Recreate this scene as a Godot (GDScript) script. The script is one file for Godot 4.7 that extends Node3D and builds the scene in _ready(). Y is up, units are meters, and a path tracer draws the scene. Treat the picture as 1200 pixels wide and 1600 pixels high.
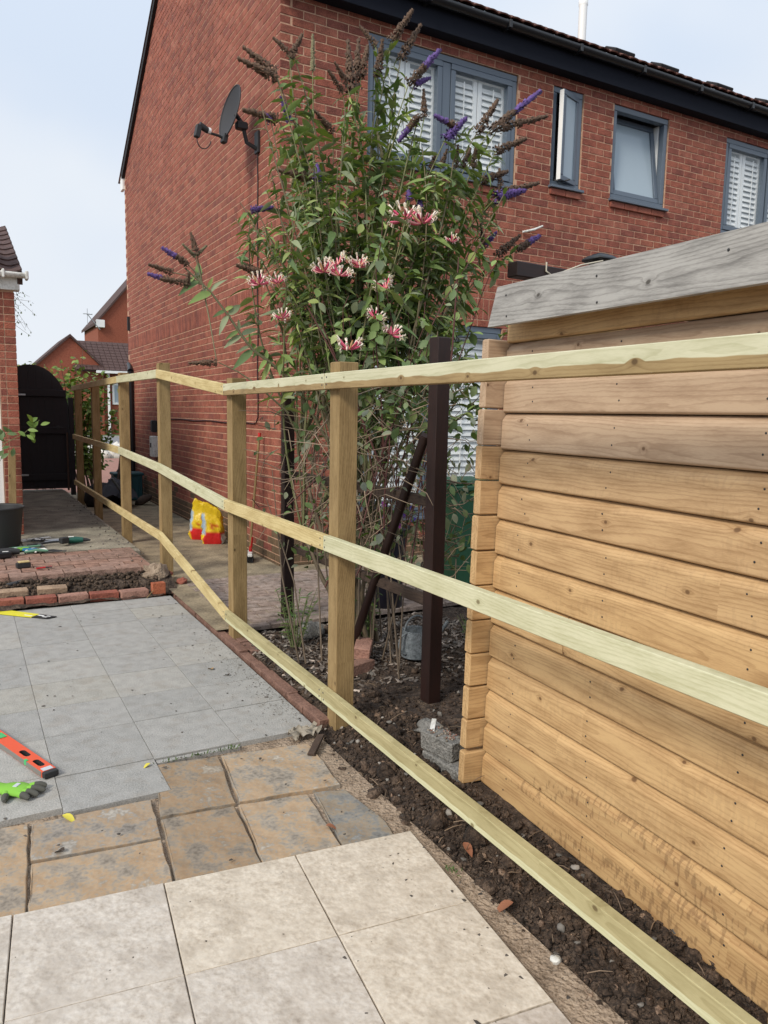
extends Node3D

# ---------------------------------------------------------------- mesh builder
class MB:
	var v := PackedVector3Array()
	var n := PackedVector3Array()
	var uv := PackedVector2Array()
	var c := PackedColorArray()
	var ix := PackedInt32Array()
	var col := Color.WHITE
	var ku := 1.0      # texture repeats per metre along the grain
	var kv := 1.0
	var ou := 0.0
	var ov := 0.0

	func vert(p: Vector3, nn: Vector3, t: Vector2 = Vector2.ZERO) -> int:
		v.append(p); n.append(nn); uv.append(t); c.append(col)
		return v.size() - 1

	func tri(a: int, b: int, d: int) -> void:
		var g := (v[b] - v[a]).cross(v[d] - v[a])
		if g.dot(n[a] + n[b] + n[d]) > 0.0:
			ix.append(a); ix.append(d); ix.append(b)
		else:
			ix.append(a); ix.append(b); ix.append(d)

	func quad_i(a: int, b: int, d: int, e: int) -> void:
		tri(a, b, d); tri(a, d, e)

	func quad(a: Vector3, b: Vector3, d: Vector3, e: Vector3, nn: Vector3, t0 := Vector2(0, 0), t1 := Vector2(1, 1)) -> void:
		var i := vert(a, nn, t0)
		vert(b, nn, Vector2(t1.x, t0.y)); vert(d, nn, t1); vert(e, nn, Vector2(t0.x, t1.y))
		quad_i(i, i + 1, i + 2, i + 3)

	# box with chamfered edges; long axis la sets the grain direction of the texture
	func box(tr: Transform3D, s: Vector3, bev := 0.004, la := 0, jit := 0.0, rng: RandomNumberGenerator = null) -> void:
		var h := s * 0.5
		var bb := minf(bev, minf(h.x, minf(h.y, h.z)) * 0.9)
		var j := []
		for k in 8:
			j.append(Vector3(rng.randf_range(-jit, jit), rng.randf_range(-jit, jit), rng.randf_range(-jit, jit)) if rng else Vector3.ZERO)
		var first := v.size()
		for ax in 3:
			for k in 8:
				var sg := Vector3(1 if k & 4 else -1, 1 if k & 2 else -1, 1 if k & 1 else -1)
				var p := sg * (h - Vector3(bb, bb, bb))
				p[ax] = sg[ax] * h[ax]
				p += j[k]
				var nn := Vector3.ZERO
				nn[ax] = sg[ax]
				var t: Vector2
				if ax == la:
					t = Vector2(p[(ax + 1) % 3] * kv + ou, p[(ax + 2) % 3] * kv + ov)
				else:
					t = Vector2(p[la] * ku + ou, p[3 - la - ax] * kv + ov + ax * 0.31 + sg[ax] * 0.17)
				vert(tr * p, (tr.basis * nn).normalized(), t)
		for ax in 3:
			var b1: int = [4, 2, 1][ax]
			var b2: int = [4, 2, 1][(ax + 1) % 3]
			var b3: int = [4, 2, 1][(ax + 2) % 3]
			for sg in [0, b1]:
				var o: int = first + ax * 8 + sg
				quad_i(o, o + b2, o + b2 + b3, o + b3)
			# edges between faces ax and ax+1
			var ay := (ax + 1) % 3
			for sa in [0, b1]:
				for sb in [0, b2]:
					quad_i(first + ax * 8 + sa + sb, first + ax * 8 + sa + sb + b3, first + ay * 8 + sa + sb + b3, first + ay * 8 + sa + sb)
		for k in 8:
			tri(first + k, first + 8 + k, first + 16 + k)

	func cbox(centre: Vector3, s: Vector3, bev := 0.004, la := 0) -> void:
		box(Transform3D(Basis.IDENTITY, centre), s, bev, la)

	func tube(pts: Array, radii: Array, sides := 8, cap := true, squash := 1.0) -> void:
		var m := pts.size()
		var up := Vector3.UP
		var prev: Vector3 = (pts[1] - pts[0]).normalized()
		if absf(prev.dot(up)) > 0.95:
			up = Vector3.RIGHT
		var x := prev.cross(up).normalized()
		var first := v.size()
		var along := 0.0
		for i in m:
			var d: Vector3
			if i == 0: d = pts[1] - pts[0]
			elif i == m - 1: d = pts[m - 1] - pts[m - 2]
			else: d = pts[i + 1] - pts[i - 1]
			d = d.normalized()
			x = (x - d * x.dot(d)).normalized()
			var y := d.cross(x)
			if i > 0: along += (pts[i] - pts[i - 1]).length()
			for k in sides + 1:
				var a := TAU * k / sides
				var q := x * cos(a) + y * sin(a) * squash
				vert(pts[i] + q * radii[i], q.normalized(), Vector2(along * ku + ou, float(k) / sides * kv + ov))
		for i in m - 1:
			for k in sides:
				var a := first + i * (sides + 1) + k
				quad_i(a, a + 1, a + sides + 2, a + sides + 1)
		if cap:
			for e in [0, m - 1]:
				var d: Vector3 = (pts[1] - pts[0]).normalized() * -1.0 if e == 0 else (pts[m - 1] - pts[m - 2]).normalized()
				var ctr := vert(pts[e], d, Vector2(ou, ov))
				var ring := []
				for k in sides:
					ring.append(vert(v[first + e * (sides + 1) + k], d, Vector2(ou, ov)))
				for k in sides:
					tri(ctr, ring[k], ring[(k + 1) % sides])

	func lathe(tr: Transform3D, prof: Array, sides := 24) -> void:
		var first := v.size()
		var m := prof.size()
		for i in m:
			var d: Vector2
			if i == 0: d = prof[1] - prof[0]
			elif i == m - 1: d = prof[m - 1] - prof[m - 2]
			else: d = prof[i + 1] - prof[i - 1]
			var nr := Vector2(d.y, -d.x).normalized()
			for k in sides + 1:
				var a := TAU * k / sides
				vert(tr * Vector3(prof[i].x * cos(a), prof[i].y, prof[i].x * sin(a)), (tr.basis * Vector3(nr.x * cos(a), nr.y, nr.x * sin(a))).normalized(), Vector2(float(k) / sides, prof[i].y))
		for i in m - 1:
			for k in sides:
				var a := first + i * (sides + 1) + k
				quad_i(a, a + 1, a + sides + 2, a + sides + 1)

	# a slab: polygon in xz between y0 and y1 with a chamfer
	func slab(poly: Array, y0: float, y1: float, bev := 0.006, tilt := Vector3.ZERO) -> void:
		var m := poly.size()
		var ctr := Vector2.ZERO
		for q in poly: ctr += q
		ctr /= m
		var inner := []
		for i in m:
			var a: Vector2 = poly[(i + m - 1) % m]
			var b: Vector2 = poly[i]
			var d: Vector2 = poly[(i + 1) % m]
			var e1 := (b - a).normalized()
			var e2 := (d - b).normalized()
			var n1 := Vector2(-e1.y, e1.x)
			var n2 := Vector2(-e2.y, e2.x)
			if n1.dot(ctr - b) < 0: n1 = -n1
			if n2.dot(ctr - b) < 0: n2 = -n2
			var s := (n1 + n2)
			inner.append(b + s * bev / maxf(0.4, 1.0 + n1.dot(n2)))
		var top := func(q: Vector2) -> float: return y1 + (q.x - ctr.x) * tilt.x + (q.y - ctr.y) * tilt.z
		var first := v.size()
		for i in m:
			vert(Vector3(inner[i].x, top.call(inner[i]), inner[i].y), Vector3.UP, inner[i])
		for i in range(1, m - 1):
			tri(first, first + i, first + i + 1)
		for i in m:
			var k := (i + 1) % m
			var a: Vector2 = poly[i]
			var b: Vector2 = poly[k]
			var e := (b - a).normalized()
			var nn := Vector3(-e.y, 0, e.x)
			if Vector2(nn.x, nn.z).dot((a + b) * 0.5 - ctr) < 0: nn = -nn
			var ya: float = top.call(a) - bev
			var yb: float = top.call(b) - bev
			var i0 := vert(Vector3(inner[i].x, top.call(inner[i]), inner[i].y), Vector3.UP, inner[i])
			vert(Vector3(inner[k].x, top.call(inner[k]), inner[k].y), Vector3.UP, inner[k])
			vert(Vector3(b.x, yb, b.y), nn, b)
			vert(Vector3(a.x, ya, a.y), nn, a)
			quad_i(i0, i0 + 1, i0 + 2, i0 + 3)
			quad(Vector3(a.x, ya, a.y), Vector3(b.x, yb, b.y), Vector3(b.x, y0, b.y), Vector3(a.x, y0, a.y), nn)

	# an open or closed outline in the plane (a, b) pulled from p0 to p1
	func sweep(prof: Array, p0: Vector3, p1: Vector3, a: Vector3, b: Vector3, smooth := false, closed := false, caps := true) -> void:
		var m := prof.size()
		var cnt := m if closed else m - 1
		var ctr := Vector2.ZERO
		for q in prof: ctr += q
		ctr /= m
		var ln := (p1 - p0).length()
		var acc := 0.0
		var nors := []
		for i in cnt:
			var e: Vector2 = prof[(i + 1) % m] - prof[i]
			nors.append(Vector2(e.y, -e.x).normalized())
		for i in cnt:
			var q0: Vector2 = prof[i]
			var q1: Vector2 = prof[(i + 1) % m]
			var n0: Vector2 = nors[i]
			var n1: Vector2 = nors[i]
			if smooth:
				n0 = (nors[i] + nors[(i + cnt - 1) % cnt]).normalized() if closed or i > 0 else nors[i]
				n1 = (nors[i] + nors[(i + 1) % cnt]).normalized() if closed or i < cnt - 1 else nors[i]
			var w := (q1 - q0).length()
			var i0 := vert(p0 + a * q0.x + b * q0.y, (a * n0.x + b * n0.y).normalized(), Vector2(ou, acc * kv + ov))
			vert(p1 + a * q0.x + b * q0.y, n[i0], Vector2(ou + ln * ku, acc * kv + ov))
			vert(p1 + a * q1.x + b * q1.y, (a * n1.x + b * n1.y).normalized(), Vector2(ou + ln * ku, (acc + w) * kv + ov))
			vert(p0 + a * q1.x + b * q1.y, n[v.size() - 1], Vector2(ou, (acc + w) * kv + ov))
			quad_i(i0, i0 + 1, i0 + 2, i0 + 3)
			acc += w
		if caps:
			var poly := PackedVector2Array(prof)
			var t := Geometry2D.triangulate_polygon(poly)
			for e in 2:
				var base: Vector3 = p0 if e == 0 else p1
				var d := (p0 - p1).normalized() * (1.0 if e == 0 else -1.0)
				var f := v.size()
				for q in prof:
					vert(base + a * q.x + b * q.y, d, Vector2(q.x * kv + ou, q.y * kv + ov))
				for i in range(0, t.size(), 3):
					tri(f + t[i], f + t[i + 1], f + t[i + 2])

	func renormal() -> void:
		var acc := PackedVector3Array()
		acc.resize(v.size())
		var by := {}
		var same := PackedInt32Array()
		for i in v.size():
			var key := Vector3i((v[i] * 20000.0).round())
			if not by.has(key): by[key] = i
			same.append(by[key])
		for i in range(0, ix.size(), 3):
			var f := (v[ix[i + 2]] - v[ix[i]]).cross(v[ix[i + 1]] - v[ix[i]])
			for k in 3: acc[same[ix[i + k]]] += f
		for i in v.size():
			if acc[same[i]].length() > 0.0: n[i] = acc[same[i]].normalized()

	func mesh() -> ArrayMesh:
		var arr := []
		arr.resize(Mesh.ARRAY_MAX)
		arr[Mesh.ARRAY_VERTEX] = v
		arr[Mesh.ARRAY_NORMAL] = n
		arr[Mesh.ARRAY_TEX_UV] = uv
		arr[Mesh.ARRAY_COLOR] = c
		arr[Mesh.ARRAY_INDEX] = ix
		var m := ArrayMesh.new()
		m.add_surface_from_arrays(Mesh.PRIMITIVE_TRIANGLES, arr)
		return m

# ---------------------------------------------------------------- helpers
var rng := RandomNumberGenerator.new()
var M := {}
var cam: Camera3D

func rf(a: float, b: float) -> float:
	return rng.randf_range(a, b)

func numbered(called: String) -> String:
	var s := called
	var k := 0
	while has_node(NodePath(s)):
		k += 1
		s = "%s_%03d" % [called, k]
	return s

func part(par: Node, called: String, m: Mesh, mt: Material) -> MeshInstance3D:
	var o := MeshInstance3D.new()
	o.name = called
	o.mesh = m
	o.material_override = mt
	par.add_child(o, true)
	return o

func tag(o: Node, label: String, category: String, group := "", kind := "") -> Node:
	if label: o.set_meta("label", label)
	if category: o.set_meta("category", category)
	if group: o.set_meta("group", group)
	if kind: o.set_meta("kind", kind)
	return o

func thing(called: String, label: String, category: String, at := Vector3.ZERO, group := "") -> Node3D:
	var o := Node3D.new()
	o.name = numbered(called)
	add_child(o)
	o.position = at
	tag(o, label, category, group)
	return o

func single(called: String, m: Mesh, mt: Material, label: String, category: String, at := Vector3.ZERO, group := "") -> MeshInstance3D:
	var o := MeshInstance3D.new()
	o.name = numbered(called)
	o.mesh = m
	o.material_override = mt
	add_child(o)
	o.position = at
	tag(o, label, category, group)
	return o

func struct(called: String, m: Mesh, mt: Material, label := "") -> MeshInstance3D:
	var o := MeshInstance3D.new()
	o.name = numbered(called)
	o.mesh = m
	o.material_override = mt
	add_child(o)
	tag(o, label, "", "", "structure")
	return o

func copies(par: Node, called: String, m: Mesh, mt: Material, xf: Array, cols: Array, label := "", category := "") -> MultiMeshInstance3D:
	var mm := MultiMesh.new()
	mm.transform_format = MultiMesh.TRANSFORM_3D
	mm.use_colors = cols.size() > 0
	mm.mesh = m
	mm.instance_count = xf.size()
	for i in xf.size():
		mm.set_instance_transform(i, xf[i])
		if cols.size() > 0:
			mm.set_instance_color(i, cols[i])
	var o := MultiMeshInstance3D.new()
	o.name = called
	o.multimesh = mm
	o.material_override = mt
	par.add_child(o, true)
	tag(o, label, category, "", "stuff")
	return o

func lin(r: float, g: float, b: float) -> Color:
	return Color(r, g, b).linear_to_srgb()

func mat(col: Color, rough := 0.8, metal := 0.0) -> StandardMaterial3D:
	var m := StandardMaterial3D.new()
	m.albedo_color = col
	m.roughness = rough
	m.metallic = metal
	return m

func tinted(base: StandardMaterial3D, col: Color) -> StandardMaterial3D:
	var m: StandardMaterial3D = base.duplicate()
	m.albedo_color = col
	return m

func noise(sd: int, freq: float, oct := 4, type := FastNoiseLite.TYPE_SIMPLEX_SMOOTH) -> FastNoiseLite:
	var f := FastNoiseLite.new()
	f.seed = sd
	f.noise_type = type
	f.frequency = freq
	f.fractal_octaves = oct
	return f

# a mottled surface: colours (sRGB) from a ramp over two layers of seamless noise
func mottle(size: int, sd: int, f1: float, f2: float, mixf: float, ramp: Array, speck := 0.0, speck_col := Color(0, 0, 0), con := 1.7, oct := 5, stain := 0.0, stain_col := Color(0.4, 0.33, 0.26)) -> ImageTexture:
	var a := noise(sd, f1, oct).get_seamless_image(size, size)
	var b := noise(sd + 7, f2, 3).get_seamless_image(size, size)
	var s := noise(sd + 13, 0.18, 2).get_seamless_image(size, size)
	var st := noise(sd + 29, f1 * 0.6, 5).get_seamless_image(size, size).get_data()
	var da := a.get_data()
	var db := b.get_data()
	var ds := s.get_data()
	var lut := []
	for i in 256:
		var t := i / 255.0 * (ramp.size() - 1)
		var k := mini(int(t), ramp.size() - 2)
		lut.append((ramp[k] as Color).lerp(ramp[k + 1], t - k))
	var out := PackedByteArray()
	out.resize(size * size * 3)
	for i in size * size:
		var t := clampi(int((da[i] * (1.0 - mixf) + db[i] * mixf - 128.0) * con + 128.0), 0, 255)
		var q: Color = lut[t]
		if speck > 0.0 and ds[i] > 200:
			q = q.lerp(speck_col, speck * (ds[i] - 200) / 55.0)
		if stain > 0.0 and st[i] > 135:
			q = q.lerp(stain_col, stain * minf(1.0, (st[i] - 135) / 60.0) * (0.5 + db[i] / 255.0))
		out[i * 3] = int(q.r * 255.0)
		out[i * 3 + 1] = int(q.g * 255.0)
		out[i * 3 + 2] = int(q.b * 255.0)
	return ImageTexture.create_from_image(Image.create_from_data(size, size, false, Image.FORMAT_RGB8, out))

func grey(size: int, sd: int, freq: float, oct := 5, lo := 0.0, hi := 1.0, type := FastNoiseLite.TYPE_SIMPLEX_SMOOTH) -> ImageTexture:
	var im := noise(sd, freq, oct, type).get_seamless_image(size, size)
	if lo != 0.0 or hi != 1.0:
		var d := im.get_data()
		for i in d.size():
			d[i] = clampi(int((lo + (hi - lo) * d[i] / 255.0) * 255.0), 0, 255)
		im = Image.create_from_data(size, size, false, Image.FORMAT_L8, d)
	return ImageTexture.create_from_image(im)

func tri_mat(tex: Texture2D, metres: float, rough: float, bump: Texture2D = null, depth_cm := 0.0, tint := Color.WHITE) -> StandardMaterial3D:
	var m := mat(tint, rough)
	m.albedo_texture = tex
	m.uv1_triplanar = true
	m.uv1_world_triplanar = true
	m.uv1_triplanar_sharpness = 8.0
	m.uv1_scale = Vector3.ONE / metres
	if bump:
		m.heightmap_enabled = true
		m.heightmap_texture = bump
		m.heightmap_scale = depth_cm
	return m

# sawn timber: growth rings, fibres and knots; two = [edge, amplitude, second light colour, second dark colour] for heartwood beside sapwood
func wood(w: int, h: int, len_m: float, wid_m: float, sd: int, light: Color, dark: Color, rings: float, knots: int, two := [], grey_wash := 0.0, mud := 0.0) -> ImageTexture:
	var n1 := noise(sd, 1.0, 3)
	var n2 := noise(sd + 3, 1.0, 3)
	var n3 := noise(sd + 5, 1.0, 2)
	var kr := RandomNumberGenerator.new()
	kr.seed = sd * 31 + 5
	var kn := []
	for i in knots:
		kn.append([(i + kr.randf_range(0.15, 0.85)) / knots * len_m, kr.randf_range(0.12, 0.88) * wid_m, kr.randf_range(0.005, 0.011)])
	var out := PackedByteArray()
	out.resize(w * h * 3)
	for x in w:
		var u := float(x) / w * len_m
		var near := []
		for k in kn:
			if absf(k[0] - u) < 0.16:
				near.append(k)
		for y in h:
			var v := float(y) / h * wid_m
			var vv := v - wid_m * (0.5 + 0.3 * n3.get_noise_2d(u * 0.35, 7.0))
			var r := rings * sqrt(vv * vv + 0.0009) + 2.2 * n1.get_noise_2d(u * 0.55, v * 4.0) + 0.35 * n2.get_noise_2d(u * 5.0, v * 30.0)
			var core := 0.0
			var halo := 0.0
			for k in near:
				var dx: float = u - k[0]
				var dy: float = v - k[1]
				var s: float = k[2]
				r += signf(dy) * 1.1 * exp(-(dx * dx / (s * s * 9.0) + dy * dy / (s * s * 5.0)))
				var d := sqrt(dx * dx * 0.55 + dy * dy) / s
				core = maxf(core, 1.0 - smoothstep(0.45, 0.95, d))
				halo = maxf(halo, 1.0 - smoothstep(0.6, 2.6, d))
			var t := r - floorf(r)
			var late := smoothstep(0.45, 0.93, t) * (1.0 - smoothstep(0.94, 1.0, t))
			var fib := n2.get_noise_2d(u * 26.0, v * 900.0)
			var blot := n3.get_noise_2d(u * 3.5, v * 14.0)
			var l := light
			var dk := dark
			if two.size() > 0:
				var e: float = two[0] + two[1] * n3.get_noise_2d(u * 5.0, 3.0) - halo * 0.16
				var f := smoothstep(-0.02, 0.02, v / wid_m - e)
				l = light.lerp(two[2], f)
				dk = dark.lerp(two[3], f)
			var q := l.lerp(dk, clampf(late * 0.36 + fib * 0.30 + 0.16 + blot * 0.36 + halo * 0.30, 0.0, 1.0))
			if core > 0.0:
				q = q.lerp(Color(dk.r * 0.62, dk.g * 0.56, dk.b * 0.5), core * 0.75)
			if mud > 0.0:
				var mm := smoothstep(0.38, 0.62, n1.get_noise_2d(u * 48.0, v * 16.0 + 40.0) + 0.75 * n3.get_noise_2d(u * 1.6, v * 4.0 + 9.0)) * mud
				q = q.lerp(Color(0.27, 0.19, 0.12), mm)
			if grey_wash > 0.0:
				var gg := (q.r + q.g + q.b) / 3.0
				q = q.lerp(Color(gg, gg, gg * 0.98), grey_wash)
			var o := (y * w + x) * 3
			out[o] = clampi(int(q.r * 255.0), 0, 255)
			out[o + 1] = clampi(int(q.g * 255.0), 0, 255)
			out[o + 2] = clampi(int(q.b * 255.0), 0, 255)
	return ImageTexture.create_from_image(Image.create_from_data(w, h, false, Image.FORMAT_RGB8, out))

func uv_mat(tex: Texture2D, rough: float, bump_cm := 0.0, tint := Color.WHITE) -> StandardMaterial3D:
	var m := mat(tint, rough)
	m.albedo_texture = tex
	if bump_cm != 0.0:
		m.heightmap_enabled = true
		m.heightmap_texture = tex
		m.heightmap_scale = bump_cm
	return m

# a leaf that grows along +y from its stalk, upper side +z
func leaf_mesh(ln: float, wd: float, fold: float, curl: float, segs := 5, shape := 0.42) -> ArrayMesh:
	var b := MB.new()
	var rows := []
	for i in segs + 1:
		var t := float(i) / segs
		var w := wd * 0.5 * pow(sin(PI * pow(t, 0.75 if shape < 0.5 else 1.0)), 0.8) if i > 0 and i < segs else 0.0015
		var y := ln * t
		var z := -curl * ln * t * t
		var mid := Vector3(0, y, z)
		var l := Vector3(-w, y - w * 0.1, z + fold * w)
		var r := Vector3(w, y - w * 0.1, z + fold * w)
		var nl := Vector3(fold, curl * t, 1).normalized()
		var nr := Vector3(-fold, curl * t, 1).normalized()
		var nm := Vector3(0, curl * t, 1).normalized()
		rows.append([b.vert(l, nl), b.vert(mid, nm), b.vert(r, nr)])
	for i in segs:
		for k in 2:
			b.quad_i(rows[i][k], rows[i][k + 1], rows[i + 1][k + 1], rows[i + 1][k])
	return b.mesh()

func leaf_frame(at: Vector3, dir: Vector3, up: Vector3, s := 1.0) -> Transform3D:
	var y := dir.normalized()
	var x := y.cross(up)
	if x.length() < 0.05: x = y.cross(Vector3(0.3, 0.2, 0.9))
	x = x.normalized()
	var z := x.cross(y)
	return Transform3D(Basis(x * s, y * s, z * s), at)

func rand_dir() -> Vector3:
	return Vector3(rng.randfn(), rng.randfn(), rng.randfn()).normalized()

func lump(sd: int, rad: float, rough := 0.35, rings := 5, segs := 8, flat := 0.75) -> ArrayMesh:
	var b := MB.new()
	var nn := noise(sd, 1.3, 3)
	var id := []
	for i in rings + 1:
		var row := []
		for k in segs + 1:
			var th := PI * i / rings
			var ph := TAU * (k % segs) / segs
			var d := Vector3(sin(th) * cos(ph), cos(th), sin(th) * sin(ph))
			var r := rad * (1.0 + rough * nn.get_noise_3dv(d * 1.6 + Vector3(sd, 0, 0)) * 2.0)
			row.append(b.vert(Vector3(d.x, d.y * flat, d.z) * r, d))
		id.append(row)
	for i in rings:
		for k in segs:
			b.quad_i(id[i][k], id[i][k + 1], id[i + 1][k + 1], id[i + 1][k])
	b.renormal()
	return b.mesh()

# a wall panel in the plane z = 0 (x along, y up), cut round rectangular holes [x0, x1, y0, y1]
func panel(b: MB, tr: Transform3D, x0: float, x1: float, y0: float, y1: float, holes: Array) -> void:
	var xs := [x0, x1]
	var ys := [y0, y1]
	for h in holes:
		xs.append(clampf(h[0], x0, x1)); xs.append(clampf(h[1], x0, x1))
		ys.append(clampf(h[2], y0, y1)); ys.append(clampf(h[3], y0, y1))
	xs.sort(); ys.sort()
	for i in xs.size() - 1:
		for k in ys.size() - 1:
			if xs[i + 1] - xs[i] < 0.0005 or ys[k + 1] - ys[k] < 0.0005: continue
			var cx: float = (xs[i] + xs[i + 1]) / 2
			var cy: float = (ys[k] + ys[k + 1]) / 2
			var inside := false
			for h in holes:
				if cx > h[0] and cx < h[1] and cy > h[2] and cy < h[3]: inside = true
			if not inside:
				b.quad(tr * Vector3(xs[i], ys[k], 0), tr * Vector3(xs[i + 1], ys[k], 0), tr * Vector3(xs[i + 1], ys[k + 1], 0), tr * Vector3(xs[i], ys[k + 1], 0), tr.basis.z)

# stretcher-bond bricks on the plane of tr (x along, y up, z out): adds [transform, length] to list
func lay_bricks(list: Array, tr: Transform3D, rows: int, y_start: float, holes: Array, starts: Array, ends: Array, rake = null, skip := Vector2(1, 0)) -> void:
	for r in rows:
		var length: float = ends[r % 2]
		var y := y_start + r * 0.075 + 0.0325
		if y > skip.x and y < skip.y: continue
		var free := [[0.0, length]]
		if rake != null:
			var cl: Vector2 = rake.call(y + 0.03)
			if cl.y - cl.x < 0.05: continue
			free = [[cl.x, minf(cl.y, length)]]
		for h in holes:
			if y > h[2] and y < h[3]:
				var nf := []
				for f in free:
					if h[1] <= f[0] or h[0] >= f[1]: nf.append(f)
					else:
						if h[0] - f[0] > 0.02: nf.append([f[0], h[0]])
						if f[1] - h[1] > 0.02: nf.append([h[1], f[1]])
				free = nf
		var x: float = starts[r % 2]
		while x < length:
			for f in free:
				var a := maxf(x + (0.005 if x > 0.0 else 0.0), f[0] + (0.004 if f[0] > 0.0 else 0.0))
				var e := minf(x + 0.22, f[1] - (0.004 if f[1] < length else 0.0))
				if e - a > 0.02:
					list.append([tr * Transform3D(Basis.IDENTITY, Vector3((a + e) / 2, y, -0.05 + rf(-0.0012, 0.0012))), e - a])
			x += 0.225

# how large a small flat piece shows in the photograph; 0 outside the frame
func shows(p: Vector3, nrm: Vector3) -> float:
	var q := cam.transform.affine_inverse() * p
	if q.z > -0.1: return 0.0
	var s := 1.0 / (tan(deg_to_rad(cam.fov) / 2) * -q.z)
	if absf(q.y * s) > 0.99 or absf(q.x * s) > 0.74: return 0.0
	var d := cam.position - p
	return maxf(0.0, nrm.dot(d.normalized())) / d.length_squared()

# the most visible `most` bricks become parts of their own, the rest one part
func place_bricks(par: Node, list: Array, called: String, most: int, tints: Array, size_y: float, nrm_axis := 2, moss := false) -> void:
	var wn := noise(404, 0.5, 4)
	var order := []
	for i in list.size():
		var t: Transform3D = list[i][0]
		order.append([shows(t.origin + t.basis[nrm_axis] * 0.05, t.basis[nrm_axis]) * list[i][1], i])
	order.sort_custom(func(a, b): return a[0] > b[0])
	var xf := []
	var cols := []
	var n := 0
	for o in order:
		var t: Transform3D = list[o[1]][0]
		var len: float = list[o[1]][1]
		var k := rng.randi_range(0, tints.size() - 1)
		var tt := t * Transform3D(Basis.from_scale(Vector3(len / 0.215, 1, 1)), Vector3.ZERO)
		var mossy: bool = moss and t.origin.y < 0.12 + rng.randf() * 0.32
		if n < most and o[0] > 0.0:
			var b := part(par, called, M.brick_meshes[rng.randi_range(0, 2)], M.mossy if mossy else M.bricks[k])
			b.transform = tt
			n += 1
		else:
			xf.append(tt)
			var q: Color = M.mossy.albedo_color if mossy else tints[k]
			var wv := 1.0 + 0.08 * wn.get_noise_3dv(t.origin) + 0.07 * wn.get_noise_3dv(t.origin * Vector3(6, 0.6, 6))
			cols.append(Color(q.r * wv, q.g * wv, q.b * wv))
	if xf.size() > 0:
		copies(par, "brickwork", M.brick_meshes[0], M.brick_many, xf, cols)

# ---------------------------------------------------------------- the place
const CORNER := Vector3(2.626, 0.0, -6.753)   # where the gable wall and the rear wall of the brick house meet

func _ready() -> void:
	rng.seed = 4711
	camera_sky_sun()
	materials()
	ground()
	house()
	left_building()
	shed()
	fence()
	patio()
	upper_path()
	driveway()
	soil()
	far_houses()
	gate_and_vine()
	wall_things()
	drive_things()
	bed_things()
	shrub()
	loose_bricks()
	tools()
	litter()

func camera_sky_sun() -> void:
	cam = Camera3D.new()
	cam.name = "camera"
	cam.position = Vector3(0, 1.5, 0)
	cam.rotation = Vector3(deg_to_rad(-7.33), deg_to_rad(-29.2), deg_to_rad(1.112))
	cam.fov = 68.31
	cam.near = 0.05
	cam.far = 400.0
	add_child(cam)
	var e := Environment.new()
	e.background_mode = Environment.BG_SKY
	e.tonemap_mode = Environment.TONE_MAPPER_LINEAR
	e.tonemap_exposure = 1.28
	e.sdfgi_enabled = true
	e.ssao_enabled = true
	e.ssil_enabled = true
	var sky := Sky.new()
	var pm := PanoramaSkyMaterial.new()
	pm.panorama = sky_picture()
	sky.sky_material = pm
	e.sky = sky
	e.background_energy_multiplier = 1.0
	var w := WorldEnvironment.new()
	w.name = "environment"
	w.environment = e
	add_child(w)
	var sun := DirectionalLight3D.new()
	sun.name = "sun"
	sun.light_energy = 0.72
	sun.light_color = Color(1.0, 0.965, 0.91)
	sun.light_angular_distance = 17.0
	sun.shadow_enabled = true
	sun.transform = Transform3D(Basis.looking_at(-Vector3(-0.72, 0.64, 0.34).normalized()), Vector3.ZERO)
	add_child(sun)

# thin bright overcast with soft breaks
func sky_picture() -> ImageTexture:
	var w := 512
	var h := 256
	var im := Image.create(w, h, false, Image.FORMAT_RGBF)
	var n1 := noise(21, 1.5, 5)
	var n2 := noise(22, 4.0, 4)
	for y in h:
		var el := PI * (0.5 - (y + 0.5) / h)
		for x in w:
			var az := TAU * (x + 0.5) / w
			var d := Vector3(cos(el) * cos(az), sin(el) * 1.6, cos(el) * sin(az))
			var cl := smoothstep(-0.40, 0.45, n1.get_noise_3dv(d) + 0.30 * n2.get_noise_3dv(d))
			var blue := Color(0.535, 0.615, 0.735)
			var white := Color(0.655, 0.698, 0.755)
			var q := blue.lerp(white, 0.10 + 0.88 * cl)
			var t := maxf(0.0, sin(el))
			var k := lerpf(0.98, 1.18, smoothstep(0.3, 1.0, t))
			q = q.lerp(Color(0.665, 0.703, 0.745), (1.0 - smoothstep(0.0, 0.30, t)) * 0.6)
			im.set_pixel(x, y, Color(q.r * k, q.g * k, q.b * k))
	return ImageTexture.create_from_image(im)

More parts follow.
